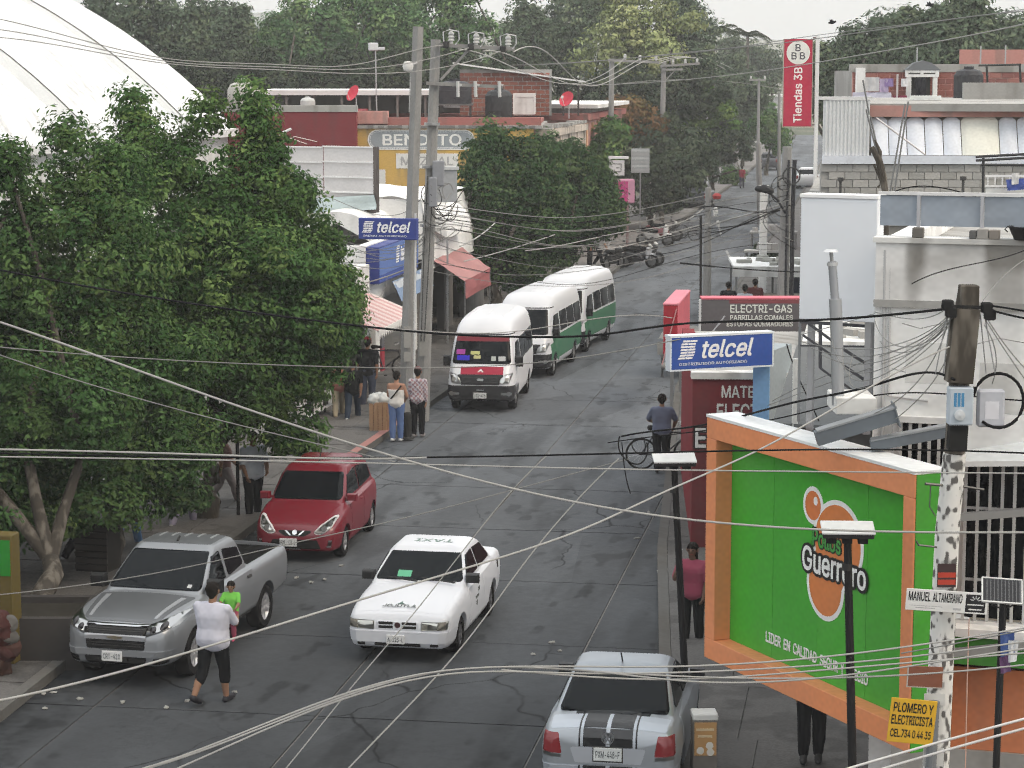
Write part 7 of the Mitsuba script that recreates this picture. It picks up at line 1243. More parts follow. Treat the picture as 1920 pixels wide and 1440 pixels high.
person('person in grey with black trousers by the motorcycles, left one', gnd(1106, 502), AWAY + 1.3, 1.66, 'stand', top=(0.16, 0.16, 0.16), bottom=(0.008, 0.008, 0.01)); person('person in pale grey with black trousers by the motorcycles, right one', gnd(1124, 501), AWAY + 2.2, 1.64, 'walk', top=(0.26, 0.26, 0.26), bottom=(0.009, 0.009, 0.01))
# ================================================================ bicycles and motorcycles
def torus(R, r, n=28, m=8): return trimesh.creation.torus(R, r, major_sections=n, minor_sections=m)
WH = np.array([[0, 0, 1, 0], [1, 0, 0, 0], [0, 1, 0, 0], [0, 0, 0, 1.0]])
def bicycle(lab, p, heading, col, group=None, s=1.0):
    k = thing('bicycle', lab, 'bicycle', group); M = place(p, -heading, s)
    for y in (0.52, -0.50):
        w = part(k, 'wheel', xf(torus(0.32, 0.022), place((0, y, 0.34)) @ WH), 'matte', (0.015, 0.015, 0.015), True, M=M); part(w, 'spokes', trimesh.util.concatenate([tube([(0, y, 0.34), (0, y + 0.31 * math.cos(a), 0.34 + 0.31 * math.sin(a))], 0.003, 4) for a in np.linspace(0, 2 * PI, 14)[:-1]]), 'steel', (0.5, 0.5, 0.5), M=M, kind='stuff')
    nodes = dict(b=(0, -0.05, 0.30), s=(0, -0.20, 0.80), h=(0, 0.36, 0.80), r=(0, -0.50, 0.34), f=(0, 0.52, 0.34), h2=(0, 0.38, 0.66))
    part(k, 'frame', trimesh.util.concatenate([tube([nodes[a], nodes[b]], 0.018) for a, b in ('bs', 'sh', ('b', 'h2'), 'br', 'sr', ('h', 'f'))]), 'paint', col, True, M=M)
    part(k, 'handlebar', tube([(-0.28, 0.26, 0.98), (-0.2, 0.36, 1.0), (0, 0.36, 0.95), (0.2, 0.36, 1.0), (0.28, 0.26, 0.98)], 0.013), 'steel', (0.3, 0.3, 0.3), M=M); part(k, 'saddle', mesh_of(hull((V(0, -0.32, 0.90), 0.06), (V(0.05, -0.32, 0.9), 0.04), (V(-0.05, -0.32, 0.9), 0.04), (V(0, -0.10, 0.90), 0.025))), 'matte', (0.02, 0.02, 0.02), True, M=M); part(k, 'seat_post', tube([nodes['s'], (0, -0.22, 0.90)], 0.014), 'steel', (0.4, 0.4, 0.4), M=M); part(k, 'pedal', [bx(0.06, 0.16, -0.02, 0.06, 0.13, 0.155), bx(-0.16, -0.06, -0.16, -0.08, 0.45, 0.475)], 'matte', (0.03, 0.03, 0.03), M=M); part(k, 'chainring', xf(torus(0.09, 0.008, 20, 5), place((0.03, -0.05, 0.30)) @ WH), 'steel', (0.2, 0.2, 0.2), M=M)
bicycle('dark bicycle held by the man in the street', gnd(1246, 880), AWAY + 1.35, (0.03, 0.03, 0.035))
bicycle('bicycle leaning in the shop doorway behind the concrete posts', gnd(722, 722) + V(0, 0, 0.14), AWAY + 1.4, (0.05, 0.05, 0.06))
for lab, x, y in (('bicycle parked behind the motorcycles, nearer of two', 1283, 452), ('bicycle parked behind the motorcycles, farther of two', 1297, 446)): bicycle(lab, gnd(x, y), AWAY + 1.35, (0.12, 0.12, 0.13))
def motorcycle(lab, p, heading, col, front, group='parked motorcycles'):
    k = thing('motorcycle', lab, 'motorcycle', group); M = place(p, -heading)
    for y in (0.62, -0.60):
        w = part(k, 'wheel', xf(torus(0.25, 0.06, 24, 8), place((0, y, 0.31)) @ WH), 'matte', (0.012, 0.012, 0.012), True, M=M); part(w, 'rim', xf(lathe([(0, -0.03), (0.19, -0.02), (0.19, 0.02), (0, 0.03)], 20), place((0, y, 0.31)) @ WH), 'steel', (0.2, 0.2, 0.2), M=M)
    part(k, 'engine_cover', mesh_of(hull((V(0, -0.35, 0.40), 0.14), (V(0, 0.15, 0.38), 0.13), (V(0, -0.5, 0.62), 0.12), (V(0, 0.1, 0.5), 0.12))), 'paint', col, True, M=M); part(k, 'seat', mesh_of(hull((V(0, -0.62, 0.80), 0.09), (V(0, 0.05, 0.74), 0.10), (V(0.06, -0.3, 0.76), 0.08), (V(-0.06, -0.3, 0.76), 0.08))), 'matte', (0.012, 0.012, 0.012), True, M=M)
    part(k, 'front_shield', mesh_of(hull((V(0.12, 0.45, 0.85), 0.05), (V(-0.12, 0.45, 0.85), 0.05), (V(0.1, 0.42, 0.45), 0.05), (V(-0.1, 0.42, 0.45), 0.05), (V(0, 0.58, 0.80), 0.07))), 'paint', front, True, M=M); part(k, 'front_fender', mesh_of(hull((V(0, 0.50, 0.60), 0.07), (V(0, 0.75, 0.56), 0.06))), 'paint', front, True, M=M); part(k, 'fork', [tube([(s * 0.07, 0.62, 0.31), (s * 0.07, 0.42, 0.92)], 0.025) for s in (-1, 1)], 'steel', (0.3, 0.3, 0.3), M=M)
    part(k, 'handlebar', tube([(-0.34, 0.30, 1.05), (-0.2, 0.38, 1.03), (0.2, 0.38, 1.03), (0.34, 0.30, 1.05)], 0.018), 'matte', (0.02, 0.02, 0.02), M=M); part(k, 'headlight', mesh_of(hull((V(0, 0.58, 0.92), 0.075), (V(0, 0.52, 0.98), 0.07))), 'satin', (0.6, 0.6, 0.58), True, M=M); part(k, 'mirror', [mesh_of(hull((V(s * 0.28, 0.36, 1.22), 0.045), (V(s * 0.33, 0.36, 1.22), 0.04))) for s in (-1, 1)], 'satin', (0.05, 0.05, 0.05), M=M); part(k, 'tail_box', mesh_of(hull((V(0, -0.72, 0.72), 0.07), (V(0, -0.85, 0.70), 0.05))), 'paint', col, True, M=M)
for lab, x, y, hd2, c1, c2 in (('black scooter with a white front, front one of the row', 1196, 502, 1.75, (0.012, 0.012, 0.014), (0.42, 0.43, 0.45)), ('black motorcycle directly behind the white fronted scooter', 1206, 498, 1.6, (0.015, 0.015, 0.016), (0.03, 0.03, 0.03)), ('dark motorcycle with its back to the street, left of the white fronted scooter', 1150, 506, 0.4, (0.02, 0.02, 0.02), (0.04, 0.04, 0.04)), ('white motorcycle parked farther up the kerb', 1228, 462, 1.4, (0.25, 0.25, 0.25), (0.55, 0.56, 0.57)), ('dark red motorcycle parked farther up the kerb', 1245, 452, 1.5, (0.16, 0.03, 0.035), (0.03, 0.03, 0.03))):
    motorcycle(lab, gnd(x, y), AWAY + hd2, c1, c2)
# ================================================================ utility poles, lamps and cables
def octo(p, q, r0, r1, sides=8):
    return tube([p, np.asarray(p) * .5 + np.asarray(q) * .5, q], [r0, (r0 + r1) / 2, r1], sides)
INS = (0.50, 0.50, 0.48)
def insulator(parent, p, h=0.22, r=0.06, col=INS):
    part(parent, 'insulator', lathe([(0, 0), (r * .5, 0), (r * .5, h * .2), (r, h * .25), (r * .6, h * .4), (r, h * .5), (r * .6, h * .65), (r * .9, h * .75), (r * .5, h * .95), (0, h)], 12), 'satin', col, 30, M=place(p))
pa = thing('concrete_pole', 'tall square concrete post with the higher top, left one of the pair', 'utility pole')
part(pa, 'shaft', octo(V(-2.56, 54.2, 0), at(784, 50, 54.4), 0.165, 0.125, 4), 'pole_concrete'); part(pa, 'conduit', tube([at(779, 400, 54.05), at(776, 800, 54.0)], 0.028), 'satin', (0.58, 0.58, 0.57)); part(pa, 'paper_notice', [bar(at(764, y, 54.02), at(764, y + hh, 54.02), 0.17, 0.012, up=(0, 1, 0)) for y, hh in ((612, 40), (660, 18))], 'matte', (0.30, 0.295, 0.28))  # pale conduit tube stands in for the lit right edge of the shaft
pb_ = thing('concrete_pole', 'tall concrete post carrying crossarms and cutouts, right one of the pair', 'utility pole')
part(pb_, 'shaft', octo(V(-2.18, 55.0, 0), at(817, 74, 55.2), 0.17, 0.115, 8), 'pole_concrete', smooth=False)
for nm, p0, p1, w in (('crossarm', (822, 84), (966, 92), .10), ('lower_crossarm', (799, 156), (943, 163), .09)): part(pb_, nm, bar(at(*p0, 55.0), at(*p1, 55.0), w, w * .9), 'pole_concrete')
part(pb_, 'brace', bar(at(880, 92, 55.05), at(826, 150, 55.05), 0.06), 'pole_concrete')
for x, y in ((846, 82), (893, 86), (953, 90)):
    insulator(pb_, at(x, y, 55.0), 0.30, 0.085); part(pb_, 'arrester_loop', tube([at(x - 14, y - 2, 54.9), at(x - 15, y - 22, 54.9), at(x - 4, y - 26, 54.9), at(x + 14, y - 23, 54.9), at(x + 15, y - 8, 54.9), at(x + 8, y + 2, 54.9)], 0.018), 'steel', (0.55, 0.55, 0.55)); part(pb_, 'clamp', xf(bx(-.07, .07, -.07, .07, -.08, .08, .02), place(at(x - 10, y + 2, 54.9))), 'matte', (0.05, 0.05, 0.05))
for x in (858, 891, 936): part(pb_, 'fuse', [tube([at(x, 152, 54.9), at(x + 1, 182, 54.9)], 0.045), bar(at(x, 158, 54.95), at(x + 8, 160, 54.95), 0.05)], 'satin', (0.55, 0.55, 0.54))
part(pb_, 'band', [tube([at(800 + (760 - y) * 0.0 + k, y, 55), at(800 + k, y + 5, 55)], 0.19, 8) for y, k in ((230, 10), (310, 6), (420, 2))], 'steel', (0.35, 0.35, 0.35)); part(pb_, 'riser_cable', [tube([at(806 + k, 330, 54.75), at(799 + k, 470, 54.75), at(792 + k * .6, 640, 54.8)], 0.016) for k in (-4, 6)], 'matte', (0.09, 0.09, 0.09)); part(pb_, 'splice_box', [xf(bx(-.14, .14, -.1, .1, -.3, .3, .02), place(at(822, 325, 54.8))), xf(bx(-.1, .1, -.1, .1, -.35, .35, .02), place(at(812, 360, 54.7)))], 'satin', (0.25, 0.26, 0.28)); part(pb_, 'paper_notice', bar(at(793, 628, 54.82), at(793, 668, 54.82), 0.18, 0.012, up=(0, 1, 0)), 'matte', (0.28, 0.275, 0.26))
mt = thing('grey_meter_cabinet', 'grey cabinet with a perforated sheet behind the concrete posts', 'cabinet'); p = at(838, 345, 57); part(mt, 'sheet', bx(p[0] - .25, p[0] + .25, 57, 57.1, p[2] - .45, p[2] + .35), 'satin', (0.36, 0.37, 0.38)); part(mt, 'top', bx(p[0] - .5, p[0] + .3, 56.95, 57.15, p[2] + .352, p[2] + .42), 'satin', (0.52, 0.53, 0.53)); part(mt, 'stand', bar(V(p[0] - .3, 57.05, p[2]), at(806, 345, 55.2), .05), 'steel', (.3, .3, .3))
ll = thing('street_lamp_head', 'round white lamp head bracketed to the left concrete post', 'street lamp'); p = at(765, 124, 54.0); part(ll, 'globe', lathe([(0, -0.12), (0.10, -0.10), (0.13, 0), (0.09, 0.1), (0, 0.12)], 16), 'satin', (0.62, 0.62, 0.60), 40, M=place(p)); part(ll, 'arm', tube([p, at(782, 118, 54.2)], 0.025), 'steel', (0.4, 0.4, 0.4)); part(ll, 'wire', tube([p + V(.05, 0, -.1), at(769, 160, 54.0), at(767, 210, 54.0)], 0.012), 'matte', (0.4, 0.4, 0.4))
def street_pole(lab, x, ytop, Y, r=0.14, xb=None, arms=(), ins=(), mat='pole_concrete', name='utility_pole', cat='utility pole'):
    k = thing(name, lab, cat); t = at(x, ytop, Y); b = V(at(xb if xb is not None else x, ytop + 150, Y)[0], Y, 0)
    part(k, 'shaft', octo(b, t, r * 1.2, r * .8), mat)
    for (x0, y0), (x1, y1) in arms: part(k, 'crossarm', bar(at(x0, y0, Y - .15), at(x1, y1, Y - .15), 0.11, 0.12), mat)
    for x0, y0 in ins: insulator(k, at(x0, y0, Y - .15), 0.28, 0.09)
    return k
street_pole('utility pole with one long crossarm above the pink house', 1147, 110, 112, 0.15, 1144, [((1140, 113), (1236, 117))], [(1172, 112), (1200, 114), (1230, 115)])
k = street_pole('utility pole with a double crossarm right of the pink house', 1245, 116, 128, 0.16, 1238, [((1238, 124), (1312, 119)), ((1240, 131), (1280, 130))], [(1262, 121), (1285, 120), (1307, 119)]); part(k, 'brace', bar(at(1246, 152, 127.9), at(1268, 130, 127.9), 0.06), 'pole_concrete')
street_pole('far utility pole with a crossarm, left of the red vertical sign', 1343, 134, 185, 0.14, 1343, [((1338, 139), (1393, 142))], [(1354, 138), (1372, 140), (1388, 140)])
street_pole('far pale utility pole carrying two small lamps', 1381, 150, 190, 0.22, 1379, [((1368, 158), (1400, 158))], [(1372, 157), (1396, 157)])
street_pole('far slim utility pole just left of the red vertical sign', 1423, 147, 175, 0.12, 1421, [((1405, 150), (1436, 150))], [(1408, 149), (1434, 149)])
street_pole('far utility pole over the dark car', 1461, 175, 150, 0.11, 1461)
street_pole('slim far concrete pole with bundled cables, over the far right sidewalk', 1422, 268, 125, 0.15, 1426)
k = street_pole('short weathered concrete pole behind the gas stove sign', 1328, 352, 74, 0.125, 1326); part(k, 'red_cap', lathe([(0, 0), (0.12, 0.02), (0.15, 0.12), (0.08, 0.2), (0, 0.21)], 14), 'satin', (0.32, 0.05, 0.05), 30, M=place(at(1344, 374, 73.8))); insulator(k, at(1342, 405, 73.8), 0.3, 0.08); insulator(k, at(1346, 425, 73.8), 0.2, 0.07)
k = street_pole('stout weathered pole with bundled cables right of the road', 1476, 275, 60, 0.15, 1468); part(k, 'riser_cable', [tube([at(1482 + d, 300, 59.8), at(1478 + d, 400, 59.8), at(1476 + d, 560, 59.85)], 0.03) for d in (-3, 6, 10)], 'matte', (0.04, 0.04, 0.045)); part(k, 'cable_coil', [xf(torus(0.22, 0.02), place(at(1484, 330, 59.7)) @ np.array([[1, 0, 0, 0], [0, 0, 1, 0], [0, -1, 0, 0], [0, 0, 0, 1.0]])), xf(torus(0.16, 0.02), place(at(1470, 345, 59.7)) @ np.array([[1, 0, 0, 0], [0, 0, 1, 0], [0, -1, 0, 0], [0, 0, 0, 1.0]]))], 'matte', (0.05, 0.05, 0.05))
la = part(k, 'lamp_arm', tube([at(1473, 400, 59.9), at(1458, 375, 59.6), at(1440, 360, 59.4)], 0.03), 'satin', (0.04, 0.04, 0.045)); part(k, 'lamp_head', mesh_of(hull((at(1420, 354, 59.4), 0.07), (at(1445, 358, 59.4), 0.09), (at(1434, 352, 59.4), 0.08))), 'satin', (0.02, 0.02, 0.022), True)
bp = thing('thin_black_post', 'thin black steel post left of the gas stove sign', 'post'); part(bp, 'shaft', tube([V(at(1315, 600, 58)[0], 58, 0), at(1314, 405, 58)], 0.035), 'satin', (0.012, 0.012, 0.013)); part(bp, 'arm', bar(at(1275, 493, 58), at(1340, 500, 58), 0.045), 'satin', (0.012, 0.012, 0.013))
wp = thing('white_square_post', 'white square post on the right sidewalk', 'post'); p = at(1431, 490, 84); part(wp, 'shaft', bx(p[0] - .13, p[0] + .13, 84, 84.26, 0, at(1431, 352, 84)[2]), 'white_plaster'); part(wp, 'cap', bx(p[0] - .17, p[0] + .17, 83.96, 84.3, at(1431, 352, 84)[2] + .001, at(1431, 352, 84)[2] + .08), 'old_white')
# the near wooden pole with its boxes and signs
YP = 21.6
wpole = thing('wooden_pole', 'old pole, whitewashed below and dark above, with meters and signs at the right', 'utility pole')
def f_lime(p, n, uv):
    a = noise(p.x * 26, p.y * 26, p.z * 14); b = fbm(p.x * 9, p.y * 9, p.z * 7, octaves=3); return mix((0.62, 0.61, 0.58), (0.10, 0.095, 0.09), smoothstep(0.50, 0.62, a * 0.55 + b * 0.45))
bsdf('limewash', base_color=mikit.proc(f_lime), roughness=0.9)
part(wpole, 'lower_shaft', tube([V(at(1752, 1440, YP)[0] - .04, YP, 0), at(1757, 1400, YP), at(1776, 1000, YP), at(1790, 850, YP)], [0.135, 0.128, 0.118, 0.112], 12), 'limewash', smooth=40)
part(wpole, 'upper_shaft', tube([at(1790, 849, YP), at(1806, 600, YP), at(1815, 540, YP)], [0.10, 0.095, 0.09], 10), 'bark', smooth=40); part(wpole, 'top_block', xf(bx(-.085, .085, -.09, .09, -.11, .11, .01), place(at(1816, 556, YP - .05))), 'bark')
part(wpole, 'sleeve', bar(at(1797, 716, YP - .12), at(1811, 578, YP - .12), 0.24, 0.20, up=(0, 1, 0)), 'bark'); part(wpole, 'lower_sleeve', bar(at(1793, 842, YP - .1), at(1796, 796, YP - .1), 0.17, 0.16, up=(0, 1, 0)), 'matte', (0.02, 0.02, 0.02))
k = part(wpole, 'meter_box', xf(bx(-.115, .115, -.09, .06, -.18, .18, .012), place(at(1799, 760, YP - .15))), 'satin', (0.42, 0.47, 0.52)); part(k, 'blue_label', [xf(bx(a, a + .025, -.094, -.0901, -.0, .13), place(at(1799, 760, YP - .15))) for a in (-.07, -.035, 0.0)], 'satin', (0.07, 0.22, 0.40)); part(k, 'meter_dial', xf(lathe([(0, 0), (0.05, 0), (0.05, 0.03), (0, 0.04)], 18), place(at(1799, 778, YP - .24)) @ np.array([[1, 0, 0, 0], [0, 0, -1, 0], [0, 1, 0, 0], [0, 0, 0, 1.0]])), 'satin', (0.5, 0.52, 0.54))
k = part(wpole, 'second_meter_box', xf(bx(-.13, .13, -.05, .05, -.18, .18, .02), place(at(1857, 765, YP))), 'satin', (0.45, 0.46, 0.50)); part(k, 'window', xf(bx(-.06, .07, -.055, -.051, -.10, .07), place(at(1857, 765, YP))), 'satin', (0.62, 0.62, 0.66))
CIR = np.array([[1, 0, 0, 0], [0, 0, 1, 0], [0, -1, 0, 0], [0, 0, 0, 1.0]])
part(wpole, 'cable_coil', tube([at(1828, 725, YP - .06), *[at(1872 + 47 * math.cos(a), 751 - 51 * math.sin(a), YP - .06) for a in np.linspace(PI * .95, -PI * .72, 22)]], 0.016), 'matte', (0.012, 0.012, 0.013), True)
part(wpole, 'cross_hardware', [bar(at(1765, 574, YP - .2), at(1860, 577, YP - .2), 0.03), *[xf(bx(-.05, .05, -.05, .05, -.05, .05, .012), place(at(x, y, YP - .2))) for x, y in ((1777, 572), (1850, 577), (1783, 585), (1856, 590))]], 'matte', (0.02, 0.02, 0.02)); part(wpole, 'tie_wire', [tube([at(x0, 590, YP - .15), at(x0 + d, 640, YP - .15), at(x0 + d * 2.2, 700, YP - .1)], 0.006) for x0, d in ((1782, -6), (1838, 5), (1846, 9), (1776, -10))], 'matte', (0.3, 0.3, 0.3))
part(wpole, 'side_hook', [tube([at(1735, 907, YP - .1), at(1768, 910, YP - .05)], 0.014), tube([at(1745, 909, YP - .1), at(1743, 950, YP - .1), at(1754, 968, YP - .1)], 0.006), tube([at(1806, 912, YP - .1), at(1845, 918, YP - .1)], 0.012), tube([at(1718, 1014, YP - .1), at(1722, 1022, YP - .1), at(1758, 1026, YP - .05)], 0.010)], 'steel', (0.10, 0.10, 0.10))
part(wpole, 'conduit', tube([at(1752, 1315, YP - .2), at(1745, 1445, YP - .2)], 0.052, 10), 'satin', (0.16, 0.17, 0.18)); part(wpole, 'paper_notice', [xf(bx(-.10, .10, -.004, .004, -.06, .06), place(at(1752, 1312, YP - .14))), xf(bx(-.1, .1, -.004, .004, -.09, .09), place(at(1750, 1420, YP - .14)))], 'matte', (0.55, 0.55, 0.53))
k = part(wpole, 'sticker', xf(bx(-.09, .09, -.004, .004, -.115, .115), place(at(1775, 1079, YP - .13))), 'satin', (0.05, 0.03, 0.03)); part(k, 'red_band', [xf(bx(-.085, .085, -.008, -.0045, a, a + .05), place(at(1775, 1079, YP - .13))) for a in (-.09, -.02)], 'satin', (0.42, 0.05, 0.03))
def board_sign(name, lab, p0, p1, hpx, Y, col, lines, tcol, cat='sign', tilt=0.0):
    """A flat board from its lower left to lower right pixel, lines of raised lettering (text, height share, baseline share, width share, x share)."""
    k = thing(name, lab, cat); a, b = at(*p0, Y), at(*p1, Y); M = np.eye(4); x = (b - a) / np.linalg.norm(b - a); z = np.cross(x, V(0, 0, 1)); z /= np.linalg.norm(z); y = np.cross(z, x); M[:3, 0], M[:3, 1], M[:3, 2], M[:3, 3] = x, y, z, a
    w = np.linalg.norm(b - a); h = hpx * Y / 4300; part(k, 'board', bx(0, w, 0, h, -0.012, 0, 0.003), 'satin', col, M=M)
    for s, hs, bs, ws_, xs_ in lines: t = text(s, hs * h, 0.004, True, width=ws_ * w); t.apply_translation([xs_ * w, bs * h, 0]); part(k, 'lettering', t, 'satin', tcol, M=M)
    return k, M, w, h
k, M, w, h = board_sign('street_name_sign', 'white street name board in black capitals across the old pole', (1697, 1143), (1850, 1153), 42, YP - .28, (0.64, 0.64, 0.63), [('MANUEL', .40, .47, .27, .03), ('ALTAMIRANO', .40, .47, .36, .325)], (0.015, 0.015, 0.016)); part(k, 'emblem', bx(.73 * w, .97 * w, .08 * h, .90 * h, 0, .003), 'satin', (0.02, 0.02, 0.022), M=M); part(k, 'emblem_mark', [bx(.75 * w, .95 * w, .40 * h, .46 * h, .0032, .006), bx(.77 * w, .93 * w, .18 * h, .24 * h, .0032, .006), *[bar((.85 * w + .02 * math.cos(a), .60 * h + .02 * math.sin(a), .005), (.85 * w + .055 * math.cos(a), .60 * h + .055 * math.sin(a), .005), .008, .003) for a in np.linspace(.3, PI - .3, 5)]], 'satin', (0.55, 0.55, 0.55), M=M); part(k, 'small_print', [bx(.05 * w, .45 * w, .22 * h, .25 * h, 0, .002), bx(.12 * w, .36 * w, .12 * h, .16 * h, 0, .002), bx(.58 * w, .68 * w, .12 * h, .22 * h, 0, .002)], 'satin', (0.40, 0.40, 0.40), M=M)
board_sign('handyman_sign', 'small yellow board with black hand lettering low on the old pole', (1662, 1390), (1748, 1398), 88, YP - .26, (0.62, 0.36, 0.02), [('PLOMERO Y', .20, .70, .86, .07), ('ELECTRICISTA', .20, .42, .90, .05), ('CEL.734 0 44 35', .17, .13, .88, .06)], (0.015, 0.013, 0.012))
k, M, w, h = board_sign('faded_brown_sign', 'faded blank brown board above the yellow one on the old pole', (1700, 1288), (1766, 1291), 42, YP - .27, (0.20, 0.075, 0.045), [], (0, 0, 0)); part(k, 'pale_edge', [bx(-.005, .008, 0, h, 0.0, .004), bx(0.009, w, 0, .008, 0.0, .004)], 'satin', (0.40, 0.36, 0.32), M=M)
# solar street lamps
def solar_lamp(lab, base, top, wpx_dir, Y):
    k = thing('solar_street_lamp', lab, 'street lamp'); part(k, 'pole', tube([base, np.asarray(base) * .4 + np.asarray(top) * .6, top], [0.048, 0.044, 0.040], 12), 'satin', (0.010, 0.010, 0.011), 40); part(k, 'base_plate', xf(bx(-.14, .14, -.14, .14, 0, .03), place(base)), 'satin', (0.02, 0.02, 0.02))
    d = V(*wpx_dir); M = frame(top + V(0, 0, .06), d, V(0.0, -0.25, 1)); part(k, 'head', bx(-.26, .26, -.14, .14, -.03, .02, .01), 'satin', (0.03, 0.03, 0.032), M=M); part(k, 'panel', bx(-.27, .27, -.15, .15, .021, .045, .006), 'satin', (0.58, 0.59, 0.58), M=M); part(k, 'light_block', [bx(a, a + .1, -.12, .12, -.09, -.031) for a in (-.22, -.06, .10)], 'matte', (0.015, 0.015, 0.016), M=M); part(k, 'clamp', tube([top - V(0, 0, .35), top - V(0, 0, .28)], 0.055), 'satin', (0.03, 0.03, 0.03)); return k
solar_lamp('black solar street lamp beside the woman in pink', V(at(1289, 1370, 28.4)[0], 28.4, 0.14), at(1264, 872, 28.4), (1, 0.05, 0), 28.4)
solar_lamp('black solar street lamp standing before the green sign panel', V(at(1600, 1430, 23.0)[0] + .04, 23.0, 0.1), at(1589, 1006, 23.0), (1, -0.05, 0), 23.0)
sp_ = thing('solar_panel_post', 'black post with a tilted solar panel at the right edge', 'street lamp'); YS = 20.2; b0, t0 = V(at(1866, 1445, YS)[0] - .02, YS, 0), at(1881, 1128, YS)
part(sp_, 'pole', tube([b0, t0], 0.033, 12), 'satin', (0.012, 0.012, 0.013), 40); Mp = np.eye(4); xx = V(1, -0.12, -0.05); xx /= np.linalg.norm(xx); zz = V(0.05, -0.75, 0.66); yy = np.cross(zz, xx); yy /= np.linalg.norm(yy); zz = np.cross(xx, yy); Mp[:3, 0], Mp[:3, 1], Mp[:3, 2], Mp[:3, 3] = xx, yy, zz, at(1879, 1107, YS)
part(sp_, 'panel', bx(-.17, .17, -.115, .115, -.015, .0, .002), 'satin', (0.10, 0.105, 0.11), M=Mp); part(sp_, 'panel_frame', [bx(-.18, .18, -.128, -.116, -.02, .004), bx(-.18, .18, .116, .128, -.02, .004), bx(-.182, -.171, -.115, .115, -.02, .004), bx(.171, .182, -.115, .115, -.02, .004)], 'satin', (0.60, 0.60, 0.59), M=Mp)
for i in range(10): part(sp_, 'cell', bx(-.162 + i * .0325, -.162 + i * .0325 + .024, -.11, .11, .0002, .002), 'satin', (0.02, 0.021, 0.024), M=Mp)
part(sp_, 'bracket', [tube([t0, t0 + V(0, .03, .05)], .02), tube([t0 + V(-.1, 0, -.03), t0 + V(0, 0, -.07), t0 + V(.1, 0, -.03)], .008)], 'satin', (0.02, 0.02, 0.02))
hb = thing('hanging_poster_bag', 'crumpled blue and white plastic poster wrapped round the solar post', 'poster'); p = at(1893, 1232, YS - .06)
for nm, m, cc in (('blue_sheet', cloth_sheet(p + V(-.09, 0, .22), V(.12, -.02, .02), V(.01, 0, -.24), 10, .03, 31), (0.05, 0.09, 0.24)), ('white_sheet', cloth_sheet(p + V(-.02, -.03, .16), V(.09, .0, .01), V(-.01, 0, -.2), 10, .03, 32), (0.55, 0.56, 0.58)), ('dark_sheet', cloth_sheet(p + V(-.10, -.02, .0), V(.09, 0, .03), V(.02, 0, -.15), 10, .03, 33), (0.10, 0.05, 0.12))): part(hb, nm, m, 'satin', cc, True)
ow = thing('orange_drop_wire', 'thin pale orange wire hanging straight down before the orange wall', 'wire'); put(ow, tube([at(1817, 1160, 22.5), at(1813, 1300, 22.5), at(1810, 1445, 22.5)], 0.006), 'matte', (0.55, 0.35, 0.28))
# ---------------------------------------------------------------- cables
from scipy.interpolate import CubicSpline
LT, DK, GY = (0.34, 0.335, 0.325), (0.012, 0.012, 0.013), (0.22, 0.22, 0.215)
def cable(pts, Y0, Y1, r, col, lab, group=None, name='overhead_cable'):
    """A cable hanging through the given picture positions, its distance running from Y0 to Y1."""
    pts = np.array(pts, float); t = np.concatenate([[0], np.cumsum(np.hypot(*np.diff(pts, axis=0).T))]); t /= t[-1]; u = np.linspace(0, 1, max(12, 6 * len(pts)))
    xy = CubicSpline(t, pts)(u) if len(pts) > 2 else pts[0] + (pts[1] - pts[0]) * u[:, None]
    k = thing(name, lab, 'cable', group); put(k, tube([at(x, y, Y0 + (Y1 - Y0) * s) for (x, y), s in zip(xy, u)], r, 6), 'matte', col, True); return k
cable([(-30, 594), (240, 688), (480, 773), (735, 855), (1000, 925), (1250, 969), (1500, 991), (1950, 998)], 15.0, 16.5, 0.0085, LT, 'thick pale cable sagging from the left edge across the whole street to the right edge')
cable([(-30, 1319), (380, 1215), (650, 1132), (930, 1048), (1110, 985), (1240, 925), (1420, 845), (1590, 750), (1780, 650)], 13.0, 21.3, 0.008, LT, 'pale cable rising from the lower left over the taxi to the old pole')
cable([(-30, 842), (200, 847), (400, 853), (640, 860), (800, 858)], 17.5, 17.7, 0.0085, LT, 'pale level cable across the middle of the left tree'); cable([(-30, 849), (400, 857), (900, 856), (1450, 844), (1950, 851)], 18.0, 18.0, 0.0075, DK, 'dark level cable spanning the street at the height of the lamp head')
cable([(-30, 856), (480, 864), (800, 871), (1080, 878), (1500, 884), (1950, 888)], 17.0, 17.0, 0.006, LT, 'thin pale level cable over the top of the green sign')
cable([(-30, 500), (300, 560), (640, 607), (830, 626), (1000, 632), (1120, 628), (1250, 610), (1500, 601), (1650, 592), (1785, 578)], 34, 21.4, 0.014, DK, 'heavy black cable from the left tree past the minibuses to the old pole')
cable([(-30, 648), (300, 674), (640, 688), (850, 689), (1050, 675), (1250, 641), (1330, 625)], 30, 38, 0.0085, GY, 'grey cable crossing the front of the first minibus')
cable([(640, 609), (760, 618), (960, 622), (1100, 600), (1260, 596)], 40, 44, 0.009, LT, 'thin pale cable just under the minibus windscreens'); cable([(-30, 655), (200, 730), (420, 790), (620, 838), (740, 866)], 20, 22, 0.006, GY, 'thin grey cable slanting down across the left trees')
cable([(-30, 1118), (200, 1090), (390, 1055), (520, 1025), (700, 985), (900, 935), (1180, 860)], 25, 30, 0.006, GY, 'thin grey cable across the pickup windscreen')
for i, (y0, y1, y2, xe, ye) in enumerate(((30, 74, 112, 836, 84), (52, 84, 117, 884, 88), (68, 92, 121, 943, 94))):
    cable([(-30, y0), (150, y1), (330, y2), (520, 121 + 5 * i), (660, 122 + 8 * i), (xe - 110, 108 + 9 * i), (xe, ye)], 44, 54.9, 0.011, LT, ('topmost', 'middle', 'lowest')[i] + ' of three pale power lines running over the arched roof to the crossarm', 'power lines over the arched roof')
